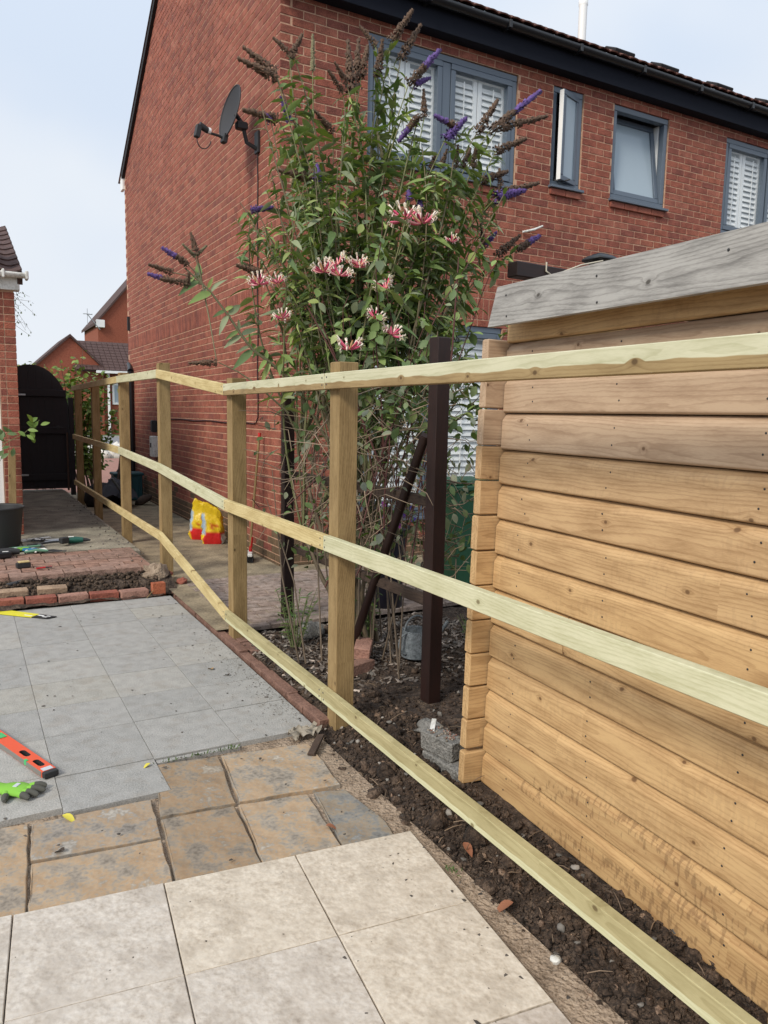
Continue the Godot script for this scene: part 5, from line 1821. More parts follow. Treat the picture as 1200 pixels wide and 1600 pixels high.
func drive_things() -> void:
	var m := mat(Color.WHITE, 0.3)
	m.vertex_color_use_as_albedo = true
	m.heightmap_enabled = true
	m.heightmap_texture = grey(256, 401, 0.02, 4)
	m.heightmap_scale = 0.5
	m.uv1_triplanar = true
	m.uv1_scale = Vector3.ONE * 3.0
	var a := single("compost_bag", bag_mesh(3), m, "crumpled yellow and red plastic sack against the gable, the one farther from the broom", "sack", Vector3(2.37, 0.03, -8.60))
	a.rotation.y = deg_to_rad(-34)
	a = single("compost_bag", bag_mesh(8), m, "crumpled yellow and red plastic sack half behind a fence post, nearer the broom", "sack", Vector3(2.42, 0.03, -8.26))
	a.rotation.y = deg_to_rad(-22)
	# broom upside down? no: head on the ground, handle leaning on the wall
	var br := thing("broom", "broom with pale handle and red ferrules leaning on the house corner", "broom", Vector3(2.46, 0.03, -7.12))
	var top := Vector3(0.11, 1.27, -0.03)
	var b := MB.new()
	b.tube([Vector3(0.0, 0.15, 0.0), top], [0.012, 0.012], 10)
	part(br, "handle", b.mesh(), M.post)
	b = MB.new()
	b.tube([top * 0.94, top * 1.0], [0.014, 0.015], 10)
	b.tube([Vector3(0.0, 0.08, 0.0), Vector3(0.017, 0.24, -0.004)], [0.018, 0.015], 10)
	part(br, "ferrule", b.mesh(), M.red)
	b = MB.new()
	b.box(Transform3D(Basis(Vector3.UP, deg_to_rad(70)), Vector3(0, 0.075, 0)), Vector3(0.26, 0.04, 0.05), 0.012)
	part(br, "head", b.mesh(), M.white_dirty)
	b = MB.new()
	for i in 26:
		for k in 4:
			var q := Vector3((i / 25.0 - 0.5) * 0.25, 0.06, (k / 3.0 - 0.5) * 0.045)
			q = Basis(Vector3.UP, deg_to_rad(70)) * q
			b.tube([q, q + Vector3(rf(-.012, .012), -0.06, rf(-.012, .012))], [0.004, 0.003], 3, false)
	part(br, "bristles", b.mesh(), M.rubber)
	# black holdall with a dark jacket on it
	b = MB.new()
	b.lathe(Transform3D(Basis(Vector3.UP, 0.4) * Basis.from_scale(Vector3(1.35, 1, 0.8)), Vector3.ZERO), [Vector2(0.0, 0.0), Vector2(0.20, 0.01), Vector2(0.23, 0.10), Vector2(0.215, 0.22), Vector2(0.14, 0.33), Vector2(0.0, 0.36)], 20)
	single("holdall", b.mesh(), M.black_matt, "bulging black holdall on the drive behind the far fence posts", "bag", Vector3(1.86, 0.028, -12.2))
	b = MB.new()
	var jn := noise(17, 2.2, 3)
	var rows := []
	for i in 13:
		var row := []
		for k in 13:
			var u := i / 12.0 - 0.5
			var v := k / 12.0 - 0.5
			var y := 0.26 * exp(-(u * u * 7.0 + v * v * 9.0)) + 0.13 * jn.get_noise_2d(u * 3, v * 3) + 0.10
			row.append(b.vert(Vector3(u * 0.55, maxf(y, 0.01), v * 0.45), Vector3(u, 0.6, v).normalized()))
		rows.append(row)
	for i in 12:
		for k in 12: b.quad_i(rows[i][k], rows[i][k + 1], rows[i + 1][k + 1], rows[i + 1][k])
	single("jacket", b.mesh(), mat(lin(0.045, 0.05, 0.06), 0.8), "dark grey jacket thrown over the black holdall", "jacket", Vector3(2.02, 0.10, -12.0))
	var jt := MB.new()
	jt.box(Transform3D(Basis(Vector3.UP, 0.5) * Basis(Vector3(0, 0, 1), -0.9), Vector3(0, 0, 0)), Vector3(0.34, 0.03, 0.06), 0.01)
	single("grey_strap", jt.mesh(), M.galv, "pale grey folded strap lying across the dark jacket", "strap", Vector3(2.0, 0.36, -11.78))
	# teal crate, shovel blade and a brush head by the downpipe
	var cr := thing("teal_crate", "dark teal plastic crate against the far gable wall", "crate", Vector3(2.34, 0.028, -12.9))
	b = MB.new()
	b.cbox(Vector3(0, 0.21, 0), Vector3(0.44, 0.42, 0.36), 0.02)
	part(cr, "body", b.mesh(), M.teal)
	b = MB.new()
	b.cbox(Vector3(0, 0.43, 0), Vector3(0.48, 0.05, 0.40), 0.015)
	for k in 4: b.cbox(Vector3(-0.15 + k * 0.1, 0.2, 0.185), Vector3(0.02, 0.36, 0.012), 0.004, 1)
	part(cr, "rim", b.mesh(), M.teal)
	b = MB.new()
	for k in 5: b.tube([Vector3(rf(-.2, .2), 0.45, rf(-.1, .15)), Vector3(rf(-.2, .2), 0.50, rf(-.1, .15)), Vector3(rf(-.2, .2), 0.46, rf(-.1, .15))], [0.012, 0.012, 0.012], 6)
	part(cr, "contents", b.mesh(), M.galv)
	var sh := thing("shovel", "dirty grey shovel resting against the teal crate", "shovel", Vector3(2.10, 0.028, -12.2))
	b = MB.new()
	rows = []
	for i in 9:
		var row := []
		for k in 9:
			var u := k / 8.0 - 0.5
			var v := i / 8.0
			row.append(b.vert(Vector3(u * 0.30 * (1.0 if v > 0.2 else 0.75 + v * 1.25), v * 0.40, -0.10 * v - 0.05 * (1 - 4 * u * u)), Vector3(-u * 0.8, 0.2, 1).normalized()))
		rows.append(row)
	for i in 8:
		for k in 8: b.quad_i(rows[i][k], rows[i][k + 1], rows[i + 1][k + 1], rows[i + 1][k])
	part(sh, "blade", b.mesh(), M.old_timber)
	b = MB.new()
	b.tube([Vector3(0, 0.38, -0.12), Vector3(0.10, 0.75, -0.40), Vector3(0.20, 1.10, -0.62)], [0.018, 0.017, 0.017], 8)
	part(sh, "shaft", b.mesh(), M.old_timber)
	b = MB.new()
	b.lathe(Transform3D(Basis(Vector3(0, 0, 1), 0.5) * Basis.from_scale(Vector3(1.2, 0.8, 0.8)), Vector3(0, 0.07, 0)), [Vector2(0.0, -0.07), Vector2(0.10, -0.05), Vector2(0.13, 0.0), Vector2(0.10, 0.06), Vector2(0.03, 0.09), Vector2(0, 0.09)], 14)
	single("rubble_bucket", b.mesh(), M.old_timber, "small upset brown bucket on the drive beside the shovel", "bucket", Vector3(2.44, 0.03, -12.1))

# ---------------------------------------------------------------- things in the bed behind the fence
func bed_things() -> void:
	# old dark trellis fence: two posts with their cross rails and a brace
	var o := thing("old_brown_fence", "old dark brown fence of two posts, weathered cross rails and a slanting brace", "fence", Vector3(2.06, 0, -3.2))
	var b := MB.new()
	b.ku = 0.5; b.kv = 2.2
	b.box(Transform3D(Basis(Vector3.UP, 0.04), Vector3(0.058, 0.80, -0.045)), Vector3(0.080, 2.18, 0.080), 0.005, 1)
	part(o, "post", b.mesh(), M.brown_stain)
	b = MB.new()
	b.ku = 0.5; b.kv = 2.2; b.ou = 0.4
	b.box(Transform3D(Basis(Vector3.UP, -0.03), Vector3(-0.050, 0.72, -1.81)), Vector3(0.076, 1.86, 0.076), 0.005, 1)
	part(o, "post", b.mesh(), M.brown_stain)
	for y in [1.06, 0.53]:
		b = MB.new()
		b.ku = 0.5; b.kv = 3.0; b.ou = y
		b.box(Transform3D(Basis(Vector3.UP, 0.03), Vector3(0.03, y, -0.94)), Vector3(0.04, 0.055, 1.72), 0.005, 2, 0.003, rng)
		part(o, "rail", b.mesh(), M.old_timber)
	b = MB.new()
	b.ku = 0.5; b.kv = 3.0
	b.tube([Vector3(0.02, 1.40, -0.10), Vector3(0.02, 0.05, -0.90)], [0.032, 0.032], 4)
	part(o, "brace", b.mesh(), M.brown_stain)
	# wheelie bin
	var w := thing("wheelie_bin", "dark green wheelie bin behind the bush and the shed corner", "bin", Vector3(3.83, 0.024, -5.42))
	b = MB.new()
	b.sweep([Vector2(-0.21, 0.06), Vector2(0.21, 0.06), Vector2(0.245, 0.86), Vector2(-0.245, 0.86)], Vector3(0, 0, 0.24), Vector3(0, 0, -0.24), Vector3.RIGHT, Vector3.UP, false, true)
	part(w, "body", b.mesh(), M.bin_green)
	b = MB.new()
	b.cbox(Vector3(0, 0.875, 0), Vector3(0.53, 0.05, 0.54), 0.015)
	b.cbox(Vector3(0, 0.915, -0.01), Vector3(0.50, 0.04, 0.50), 0.018)
	part(w, "lid", b.mesh(), M.bin_green)
	for sx in [-0.22, 0.22]:
		b = MB.new()
		b.lathe(Transform3D(Basis(Vector3(0, 0, 1), PI / 2), Vector3(sx, 0.09, -0.22)), [Vector2(0.0, -0.025), Vector2(0.085, -0.025), Vector2(0.09, 0.0), Vector2(0.085, 0.025), Vector2(0.0, 0.025)], 18)
		part(w, "wheel", b.mesh(), M.rubber)
	# pot of purple flowers
	var p := thing("flower_pot", "black pot of purple and violet flowers in front of the shuttered window", "flower pot", Vector3(2.82, 0.03, -5.0))
	b = MB.new()
	b.lathe(Transform3D.IDENTITY, [Vector2(0.0, 0.0), Vector2(0.13, 0.0), Vector2(0.135, 0.28), Vector2(0.165, 0.60), Vector2(0.18, 0.60), Vector2(0.18, 0.63), Vector2(0.15, 0.62), Vector2(0.0, 0.60)], 24)
	part(p, "pot", b.mesh(), M.navy)
	var xf := []
	for k in 130:
		xf.append(leaf_frame(Vector3(rng.randfn() * 0.09, 0.62 + rng.randf() * 0.14, rng.randfn() * 0.09), rand_dir() + Vector3.UP * 0.4, rand_dir() + Vector3.UP, rf(0.7, 1.2)))
	grow_leaves(p, leaf_mesh(0.05, 0.03, 0.2, 0.3, 3, 0.6), xf, [lin(0.16, 0.25, 0.04), lin(0.10, 0.18, 0.04), lin(0.25, 0.33, 0.06)], 20, M.vine_leaves)
	for k in 14:
		var f := part(p, "flower", M.petunia, [M.violet, M.purple, M.violet, M.magenta][k % 4])
		f.transform = leaf_frame(Vector3(rng.randfn() * 0.10, rf(0.60, 0.80), 0.05 + rng.randfn() * 0.07), Vector3(rng.randfn() * 0.4, 0.5, 0.9), Vector3.UP, rf(0.9, 1.3))
	# watering can
	var c := thing("watering_can", "grey galvanised watering can on the soil behind the new fence", "watering can", Vector3(2.40, 0.015, -3.86))
	b = MB.new()
	b.lathe(Transform3D.IDENTITY, [Vector2(0.0, 0.0), Vector2(0.085, 0.0), Vector2(0.09, 0.01), Vector2(0.088, 0.17), Vector2(0.082, 0.175), Vector2(0.080, 0.165), Vector2(0.078, 0.02), Vector2(0, 0.02)], 24)
	part(c, "body", b.mesh(), M.galv)
	b = MB.new()
	var hp := []
	var hr := []
	for k in 13:
		var a := PI * k / 12.0
		hp.append(Vector3(-0.085 - 0.05 * sin(a), 0.10 + 0.065 * cos(a), 0.03)); hr.append(0.007)
	b.tube(hp, hr, 8)
	hp = []; hr = []
	for k in 13:
		var a := PI * k / 12.0
		hp.append(Vector3(0.08 * cos(a), 0.17 + 0.09 * sin(a), 0)); hr.append(0.006)
	b.tube(hp, hr, 8)
	part(c, "handle", b.mesh(), M.galv)
	b = MB.new()
	b.tube([Vector3(0.07, 0.05, 0.02), Vector3(0.15, 0.13, 0.03), Vector3(0.21, 0.21, 0.04)], [0.018, 0.013, 0.011], 10)
	part(c, "spout", b.mesh(), M.galv)
	# concrete blocks under the shed corner
	b = MB.new()
	b.box(Transform3D(Basis(Vector3.UP, 0.22), Vector3.ZERO), Vector3(0.10, 0.085, 0.20), 0.008, 0, 0.004, rng)
	single("concrete_block", b.mesh(), M.block_grey, "upper grey concrete block, littered with chippings, at the shed corner", "block", Vector3(1.770, 0.085, -2.60))
	b = MB.new()
	b.box(Transform3D(Basis(Vector3.UP, 0.10), Vector3.ZERO), Vector3(0.14, 0.08, 0.26), 0.008, 0, 0.004, rng)
	single("concrete_block", b.mesh(), M.block_grey, "lower grey concrete block bedded in soil beneath the shed corner", "block", Vector3(1.785, 0.002, -2.55))
	b = MB.new()
	b.box(Transform3D(Basis(Vector3.UP, 0.9) * Basis(Vector3(0, 0, 1), 0.15), Vector3.ZERO), Vector3(0.10, 0.006, 0.022), 0.002)
	single("white_strip", b.mesh(), M.white_dirty, "broken white plastic strip lying on the far edge of the concrete block", "scrap", Vector3(1.775, 0.135, -2.69))
	var ch := MB.new()
	var chips := lump(44, 0.005, 0.4, 4, 6)
	var cx := []
	var cc := []
	for k in 60:
		cx.append(Transform3D(Basis(rand_dir(), rf(0, 6)), Vector3(1.77 + rf(-.045, .045), 0.130, -2.60 + rf(-.08, .07))))
		cc.append([Color(0.22, 0.11, 0.08), Color(0.30, 0.26, 0.21), Color(0.13, 0.10, 0.08), Color(0.16, 0.14, 0.11)][k % 4])
	copies(self, "chippings", chips, M.vertex, cx, cc, "brown and red chippings scattered on the upper concrete block")
	# beam and solar lamp above the shed's roof line
	b = MB.new()
	b.ku = 0.5; b.kv = 2.0
	b.box(Transform3D(Basis(Vector3.UP, 0.05), Vector3.ZERO), Vector3(0.62, 0.10, 0.10), 0.008, 0, 0.004, rng)
	single("dark_beam", b.mesh(), M.brown_stain, "dark brown timber beam end showing over the shed's grey fascia", "beam", Vector3(3.60, 2.49, -4.2))
	b = MB.new()
	b.ku = 0.5; b.kv = 2.0
	b.cbox(Vector3(0, 1.26, 0), Vector3(0.09, 2.6, 0.09), 0.006, 1)
	single("dark_post", b.mesh(), M.brown_stain, "tall dark brown post behind the shed carrying the black lamp", "post", Vector3(4.10, 0.0, -4.2))
	var lm := thing("solar_lamp", "black flared solar lamp cap on top of a post behind the shed", "lamp", Vector3(4.10, 2.56, -4.2))
	b = MB.new()
	b.lathe(Transform3D(Basis(Vector3.UP, PI / 4), Vector3.ZERO), [Vector2(0.0, 0.0), Vector2(0.055, 0.0), Vector2(0.055, 0.045), Vector2(0.125, 0.075), Vector2(0.13, 0.09), Vector2(0.085, 0.115), Vector2(0.0, 0.12)], 4)
	part(lm, "cap", b.mesh(), M.black_slate)
	b = MB.new()
	b.cbox(Vector3(0, 0.122, 0), Vector3(0.085, 0.006, 0.085), 0.002)
	part(lm, "solar_panel", b.mesh(), M.black)
	b = MB.new()
	b.tube([Vector3(4.05, 2.62, -4.12), Vector3(3.85, 2.57, -4.12), Vector3(3.60, 2.47, -4.13), Vector3(3.55, 2.50, -4.14), Vector3(3.56, 2.56, -4.15)], [0.006, 0.006, 0.006, 0.006, 0.006], 6)
	single("pale_flex", b.mesh(), M.cord, "pale flex running from the black lamp down to the dark beam", "flex")
	# bricks and stones on the soil
	for q in [[Vector3(1.955, 0.03, -3.79), 0.35, 0, "red brick lying on the soil just behind the middle fence post"], [Vector3(2.08, 0.085, -3.95), 1.0, 5, "pale dusty brick on the soil behind the middle fence post, above the red one"], [Vector3(2.36, 0.08, -3.62), 0.9, 3, "half brick standing before the watering can"]]:
		var bk := single("bed_brick", M.brick_meshes[1], M.dusty_bricks[q[2] % 3] if q[2] != 5 else M.pale_brick, q[3], "brick", q[0], "bricks lying in the bed")
		bk.rotation = Vector3(rf(-0.1, 0.1), q[1], rf(-0.08, 0.08))
		if q[2] == 3: bk.scale = Vector3(0.55, 1.6, 0.9)
	for q in [[Vector3(2.0, 0.05, -4.55), 0.10, "rounded grey-brown stone at the foot of the farther brown post"], [Vector3(2.78, 0.05, -3.5), 0.13, "flat slate-grey stone behind the nearer brown post"], [Vector3(2.9, 0.11, -3.65), 0.11, "reddish-brown rock behind the nearer brown post"], [Vector3(1.86, 0.03, -2.86), 0.06, "small flat stone on the soil beside the concrete blocks"]]:
		single("bed_stone", lump(int(q[1] * 1000), q[1], 0.4, 7, 10, 0.55), M.block_grey if q[1] != 0.11 else M.old_timber, q[2], "stone", q[0], "stones in the bed")
	# small green plants
	for q in [[Vector3(1.80, 0.02, -4.35), 0.40, 90, "feathery green plant at the foot of the middle fence post"], [Vector3(2.28, 0.02, -4.25), 0.42, 110, "low bushy green plant behind the middle fence post"], [Vector3(2.78, 0.02, -3.75), 0.26, 40, "small plant with an orange-yellow flower by the shed corner"]]:
		var pl := thing("bed_plant", q[3], "plant", q[0], "small plants in the bed")
		b = MB.new()
		var lx := []
		for k in 16:
			var a := rf(0, TAU)
			var tip := Vector3(cos(a) * rf(0.02, 0.16), q[1] * rf(0.6, 1.0), sin(a) * rf(0.02, 0.16))
			b.tube([Vector3(tip.x * 0.2, 0, tip.z * 0.2), tip * Vector3(0.6, 0.6, 0.6), tip], [0.004, 0.003, 0.0015], 4, false)
			for i in int(q[2] / 9.0):
				var t := rf(0.2, 1.0)
				lx.append(leaf_frame(Vector3(tip.x * lerpf(0.2, 1, t), tip.y * t, tip.z * lerpf(0.2, 1, t)), Vector3(rng.randfn(), 0.35, rng.randfn()), Vector3.UP + rand_dir() * 0.4, rf(0.6, 1.1)))
		part(pl, "stem", b.mesh(), M.stem_green)
		grow_leaves(pl, leaf_mesh(0.055, 0.013, 0.2, 0.25, 4), lx, [lin(0.09, 0.17, 0.04), lin(0.06, 0.12, 0.035), lin(0.13, 0.21, 0.05)], 30, M.leaves)
		if q[2] == 40:
			for k in 3:
				var f := part(pl, "flower", M.petunia, [M.orange, M.orange, M.red][k])
				f.transform = leaf_frame(Vector3(-0.02 + 0.06 * k, 0.21 + 0.03 * k, 0.10), Vector3(0, 0.4, 1), Vector3.UP, [1.9, 1.5, 1.0][k])

# ---------------------------------------------------------------- buddleia with honeysuckle
var bush_leaves := []
var bush_tubes: MB
var spike_meshes := {}
var stem_heads := []

func spike_mesh(sd: int, kind: String) -> ArrayMesh:
	var b := MB.new()
	var r := RandomNumberGenerator.new()
	r.seed = sd
	b.col = Color(0.10, 0.075, 0.045)
	b.tube([Vector3(0, 0, 0), Vector3(0, 0.1, 0.003), Vector3(0, 0.2, 0)], [0.0035, 0.003, 0.001], 5, false)
	for j in 330:
		var t := r.randf()
		var a := r.randf() * TAU
		var rad := (0.0245 if kind != "f" else 0.012) * pow(1.0 - t * 0.94, 0.75) * r.randf_range(0.4, 1.1) * (1.0 + 0.25 * sin(t * 55.0))
		var purple := kind == "p" or (kind == "m" and t > 0.5)
		if kind == "p": rad *= 1.1
		var p := Vector3(cos(a) * rad, t * 0.2, sin(a) * rad)
		var s := r.randf_range(0.0042, 0.0075) * (1.25 if purple else 1.0)
		var g := r.randf_range(0.6, 1.4)
		if purple: b.col = Color(0.115 * g, 0.066 * g, 0.23 * g)
		elif kind == "f": b.col = Color(0.20 * g, 0.18 * g, 0.10 * g)
		else: b.col = Color(0.105 * g, 0.062 * g, 0.038 * g)
		var out := Vector3(cos(a), 0.5, sin(a)).normalized()
		var u := out.cross(Vector3.UP).normalized()
		var w := out.cross(u)
		var i0 := b.vert(p + u * s, (out + u * 0.6).normalized())
		b.vert(p + w * s, (out + w * 0.6).normalized()); b.vert(p - u * s, (out - u * 0.6).normalized()); b.vert(p - w * s, (out - w * 0.6).normalized()); b.vert(p + out * s * 1.5, out)
		for k in 4: b.tri(i0 + k, i0 + (k + 1) % 4, i0 + 4)
	return b.mesh()

func bez(a: Vector3, m: Vector3, e: Vector3, t: float) -> Vector3:
	return a.lerp(m, t).lerp(m.lerp(e, t), t)

func cane(a: Vector3, m: Vector3, e: Vector3, r0: float, r1: float, from := 0.4, every := 0.062, size := 1.0) -> void:
	var pts := []
	var rad := []
	for k in 13:
		var t := k / 12.0
		pts.append(bez(a, m, e, t) + Vector3(sin(t * 9.0 + a.x * 40.0), 0, cos(t * 8.0 + a.z * 30.0)) * 0.012 * sin(t * PI))
		rad.append(lerpf(r0, r1, t))
	bush_tubes.col = Color(0.17, 0.13, 0.085).lerp(Color(0.20, 0.23, 0.09), clampf((e.y - 1.2) * 0.6, 0, 1) * rng.randf())
	bush_tubes.tube(pts, rad, 6, false)
	var ln := a.distance_to(e)
	var t := from
	while t < 0.985:
		var p := bez(a, m, e, t)
		var d := (bez(a, m, e, minf(1.0, t + 0.03)) - bez(a, m, e, t - 0.03)).normalized()
		var o := d.cross(rand_dir()).normalized()
		for s in [-1.0, 1.0]:
			if rng.randf() < 0.12: continue
			var dir: Vector3 = (o * s + d * rf(0.15, 0.8) + Vector3(0, rf(-0.75, 0.1), 0)).normalized()
			var up := (Vector3.UP + rand_dir() * 0.7).normalized()
			bush_leaves.append(leaf_frame(p, dir, up, size * rf(0.6, 1.25) * (1.0 - 0.35 * smoothstep(0.8, 1.0, t))))
			# small side shoots in the axils
			if rng.randf() < 0.30:
				for q in 3:
					bush_leaves.append(leaf_frame(p + dir * 0.02 * q, (dir + rand_dir() * 0.8 + d * 0.5).normalized(), (Vector3.UP + rand_dir() * 0.8).normalized(), size * rf(0.35, 0.6)))
		t += every / ln * rf(0.75, 1.3)

func spike(par: Node, base: Vector3, tip: Vector3, kind: String) -> void:
	if not spike_meshes.has(kind):
		spike_meshes[kind] = [spike_mesh(5 + kind.unicode_at(0), kind), spike_mesh(95 + kind.unicode_at(0), kind)]
	var o := part(par, "flower_spike", spike_meshes[kind][rng.randi_range(0, 1)], M.vertex)
	var l := base.distance_to(tip)
	var f := leaf_frame(base, tip - base, Vector3(0, 0, 1), 1.0)
	var w := clampf(l / 0.2, 0.75, 1.15) * (1.05 if kind != "f" else 1.0)
	o.transform = Transform3D(Basis(f.basis.x * w, f.basis.y * l / 0.2, f.basis.z * w), base)
	if base.x > 1.35:
		var root: Vector3 = stem_heads[rng.randi_range(0, 8)]
		var d := (tip - base).normalized()
		var m := root.lerp(base, 0.58) + Vector3(rng.randfn() * 0.10, 0.12, rng.randfn() * 0.10) - d * 0.30
		cane(root, m, base, rf(0.007, 0.011), 0.003, 0.40, 0.068)
	else:
		var from := Vector3(1.24, 2.22, -4.40)
		bush_tubes.col = Color(0.19, 0.18, 0.10)
		bush_tubes.tube([from, from.lerp(base, 0.5) + Vector3(0, 0.015, 0), base], [0.005, 0.004, 0.003], 5, false)

func honey_mesh(sd: int) -> ArrayMesh:
	var b := MB.new()
	var r := RandomNumberGenerator.new()
	r.seed = sd
	for j in 13:
		var a := TAU * j / 13.0 + r.randf_range(-0.2, 0.2)
		var el := r.randf_range(-0.25, 0.9)
		var d := Vector3(cos(a) * cos(el), sin(el), sin(a) * cos(el))
		var up := (Vector3.UP + d * 0.3).normalized()
		var pts := []
		var rad := []
		var opened := r.randf() < 0.75
		for k in 6:
			var t := k / 5.0
			pts.append(d * (0.12 + 0.88 * t) * 0.5 + up * 0.16 * t * t)
			rad.append(lerpf(0.026, 0.056, t) if k < 5 else 0.03)
		b.col = [Color(0.70, 0.13, 0.22), Color(0.80, 0.34, 0.36), Color(0.64, 0.08, 0.18)][j % 3]
		if j % 5 == 4: b.col = Color(0.82, 0.55, 0.28)
		b.tube(pts, rad, 5, false)
		if opened:
			var tip: Vector3 = pts[5]
			for q in 2:
				b.col = Color(0.92, 0.82, 0.70) if q == 0 else Color(0.90, 0.72, 0.64)
				var bend: Vector3 = (d * 0.35 + (up if q == 0 else -up) * 0.8).normalized()
				b.tube([tip - d * 0.04, tip + bend * 0.12 + d * 0.05, tip + bend * 0.20 - d * 0.05], [0.045, 0.075 if q == 0 else 0.04, 0.02], 5, true, 0.4)
			b.col = Color(0.85, 0.75, 0.45)
			for q in 3:
				b.tube([tip, tip + d * 0.22 + Vector3(r.randf_range(-.06, .06), r.randf_range(-.06, .06), r.randf_range(-.06, .06))], [0.006, 0.006], 3, false)
	return b.mesh()

func honey_flower(par: Node, at: Vector3, s: float) -> void:
	var o := part(par, "flower", M.honey[rng.randi_range(0, 2)], M.vertex)
	o.transform = Transform3D(Basis(rand_dir(), rf(-0.5, 0.5)) * Basis(Vector3.UP, rf(0, 6)) * Basis.from_scale(Vector3.ONE * s * 2.1), at)

func shrub() -> void:
	bush_tubes = MB.new()
	for i in 9:
		stem_heads.append(Vector3(2.26 + rng.randfn() * 0.17, rf(0.65, 1.25), -4.32 + rng.randfn() * 0.16))
	M.honey = [honey_mesh(1), honey_mesh(2), honey_mesh(3)]
	var t := thing("butterfly_bush", "tall sprawling butterfly bush with brown spent spikes and a few purple ones", "bush")
	spike(t, Vector3(1.72, 3.50, -4.50), Vector3(1.53, 3.61, -4.53), "b")
	spike(t, Vector3(1.71, 3.45, -4.45), Vector3(1.47, 3.50, -4.44), "b")
	spike(t, Vector3(1.88, 3.66, -4.60), Vector3(1.75, 3.75, -4.62), "b")
	spike(t, Vector3(1.85, 3.64, -4.60), Vector3(1.93, 3.80, -4.59), "b")
	spike(t, Vector3(2.09, 3.70, -4.80), Vector3(2.08, 3.91, -4.78), "f")
	spike(t, Vector3(2.17, 3.46, -4.40), Vector3(2.17, 3.77, -4.45), "b")
	spike(t, Vector3(2.25, 3.52, -4.50), Vector3(2.30, 3.85, -4.56), "b")
	spike(t, Vector3(2.14, 3.50, -4.40), Vector3(2.04, 3.58, -4.36), "b")
	spike(t, Vector3(2.29, 3.60, -4.50), Vector3(2.35, 3.81, -4.53), "b")
	spike(t, Vector3(2.50, 3.91, -4.70), Vector3(2.39, 4.02, -4.73), "b")
	spike(t, Vector3(2.56, 3.91, -4.60), Vector3(2.68, 4.11, -4.54), "b")
	spike(t, Vector3(2.63, 3.82, -4.60), Vector3(2.78, 4.07, -4.60), "b")
	spike(t, Vector3(2.58, 3.59, -4.40), Vector3(2.78, 3.82, -4.36), "m")
	spike(t, Vector3(2.62, 3.59, -4.40), Vector3(2.74, 3.66, -4.40), "p")
	spike(t, Vector3(2.98, 3.31, -4.20), Vector3(3.12, 3.53, -4.18), "b")
	spike(t, Vector3(3.15, 3.38, -4.30), Vector3(3.60, 3.74, -4.34), "m")
	spike(t, Vector3(3.22, 3.41, -4.30), Vector3(3.62, 3.56, -4.28), "b")
	spike(t, Vector3(3.13, 3.22, -4.20), Vector3(3.35, 3.33, -4.16), "b")
	spike(t, Vector3(2.70, 3.41, -4.40), Vector3(2.69, 3.58, -4.40), "b")
	spike(t, Vector3(2.76, 3.27, -4.10), Vector3(2.57, 3.29, -4.07), "m")
	spike(t, Vector3(2.67, 3.18, -4.10), Vector3(2.81, 3.33, -4.08), "p")
	spike(t, Vector3(2.48, 3.28, -4.10), Vector3(2.37, 3.13, -4.15), "m")
	spike(t, Vector3(1.77, 3.28, -4.60), Vector3(1.54, 3.28, -4.57), "b")
	spike(t, Vector3(1.85, 3.28, -4.60), Vector3(1.79, 3.41, -4.59), "p")
	spike(t, Vector3(1.73, 3.26, -4.60), Vector3(1.68, 3.31, -4.62), "p")
	spike(t, Vector3(1.91, 2.88, -4.30), Vector3(1.93, 2.98, -4.36), "p")
	spike(t, Vector3(1.60, 2.72, -4.60), Vector3(1.73, 2.75, -4.56), "p")
	spike(t, Vector3(1.91, 2.91, -4.40), Vector3(1.69, 2.92, -4.40), "b")
	spike(t, Vector3(1.16, 2.32, -4.40), Vector3(1.01, 2.39, -4.37), "m")
	spike(t, Vector3(1.07, 2.27, -4.40), Vector3(0.93, 2.29, -4.35), "b")
	spike(t, Vector3(1.09, 2.23, -4.45), Vector3(0.94, 2.25, -4.42), "m")
	spike(t, Vector3(1.13, 2.22, -4.40), Vector3(0.99, 2.22, -4.35), "b")
	spike(t, Vector3(1.21, 2.38, -4.40), Vector3(1.18, 2.50, -4.41), "b")
	spike(t, Vector3(1.20, 2.37, -4.40), Vector3(1.12, 2.42, -4.36), "f")
	spike(t, Vector3(1.21, 2.38, -4.40), Vector3(1.27, 2.44, -4.41), "f")
	spike(t, Vector3(1.15, 2.20, -4.40), Vector3(1.15, 2.27, -4.35), "b")
	spike(t, Vector3(1.67, 2.35, -4.60), Vector3(1.49, 2.38, -4.55), "b")
	spike(t, Vector3(1.67, 2.36, -4.60), Vector3(1.55, 2.42, -4.65), "b")
	spike(t, Vector3(1.29, 1.78, -4.30), Vector3(1.14, 1.77, -4.34), "b")
	spike(t, Vector3(3.41, 2.65, -4.30), Vector3(3.64, 2.78, -4.33), "m")
	spike(t, Vector3(3.22, 2.68, -4.40), Vector3(3.27, 2.76, -4.34), "p")
	spike(t, Vector3(3.29, 2.61, -4.35), Vector3(3.49, 2.77, -4.36), "b")
	spike(t, Vector3(3.21, 2.65, -4.40), Vector3(3.16, 2.81, -4.38), "b")
	spike(t, Vector3(3.12, 2.95, -4.20), Vector3(3.52, 3.09, -4.22), "b")
	spike(t, Vector3(3.11, 2.92, -4.15), Vector3(3.35, 3.00, -4.15), "p")
	spike(t, Vector3(2.43, 2.79, -4.10), Vector3(2.42, 2.85, -4.11), "p")
	spike(t, Vector3(2.50, 2.75, -4.10), Vector3(2.51, 2.81, -4.12), "p")
	spike(t, Vector3(3.02, 3.02, -4.20), Vector3(3.23, 3.11, -4.19), "b")
	spike(t, Vector3(3.18, 3.01, -4.20), Vector3(3.16, 3.12, -4.19), "b")
	spike(t, Vector3(2.82, 3.07, -4.20), Vector3(2.80, 3.19, -4.15), "b")
	spike(t, Vector3(2.87, 3.08, -4.20), Vector3(2.92, 3.20, -4.18), "b")
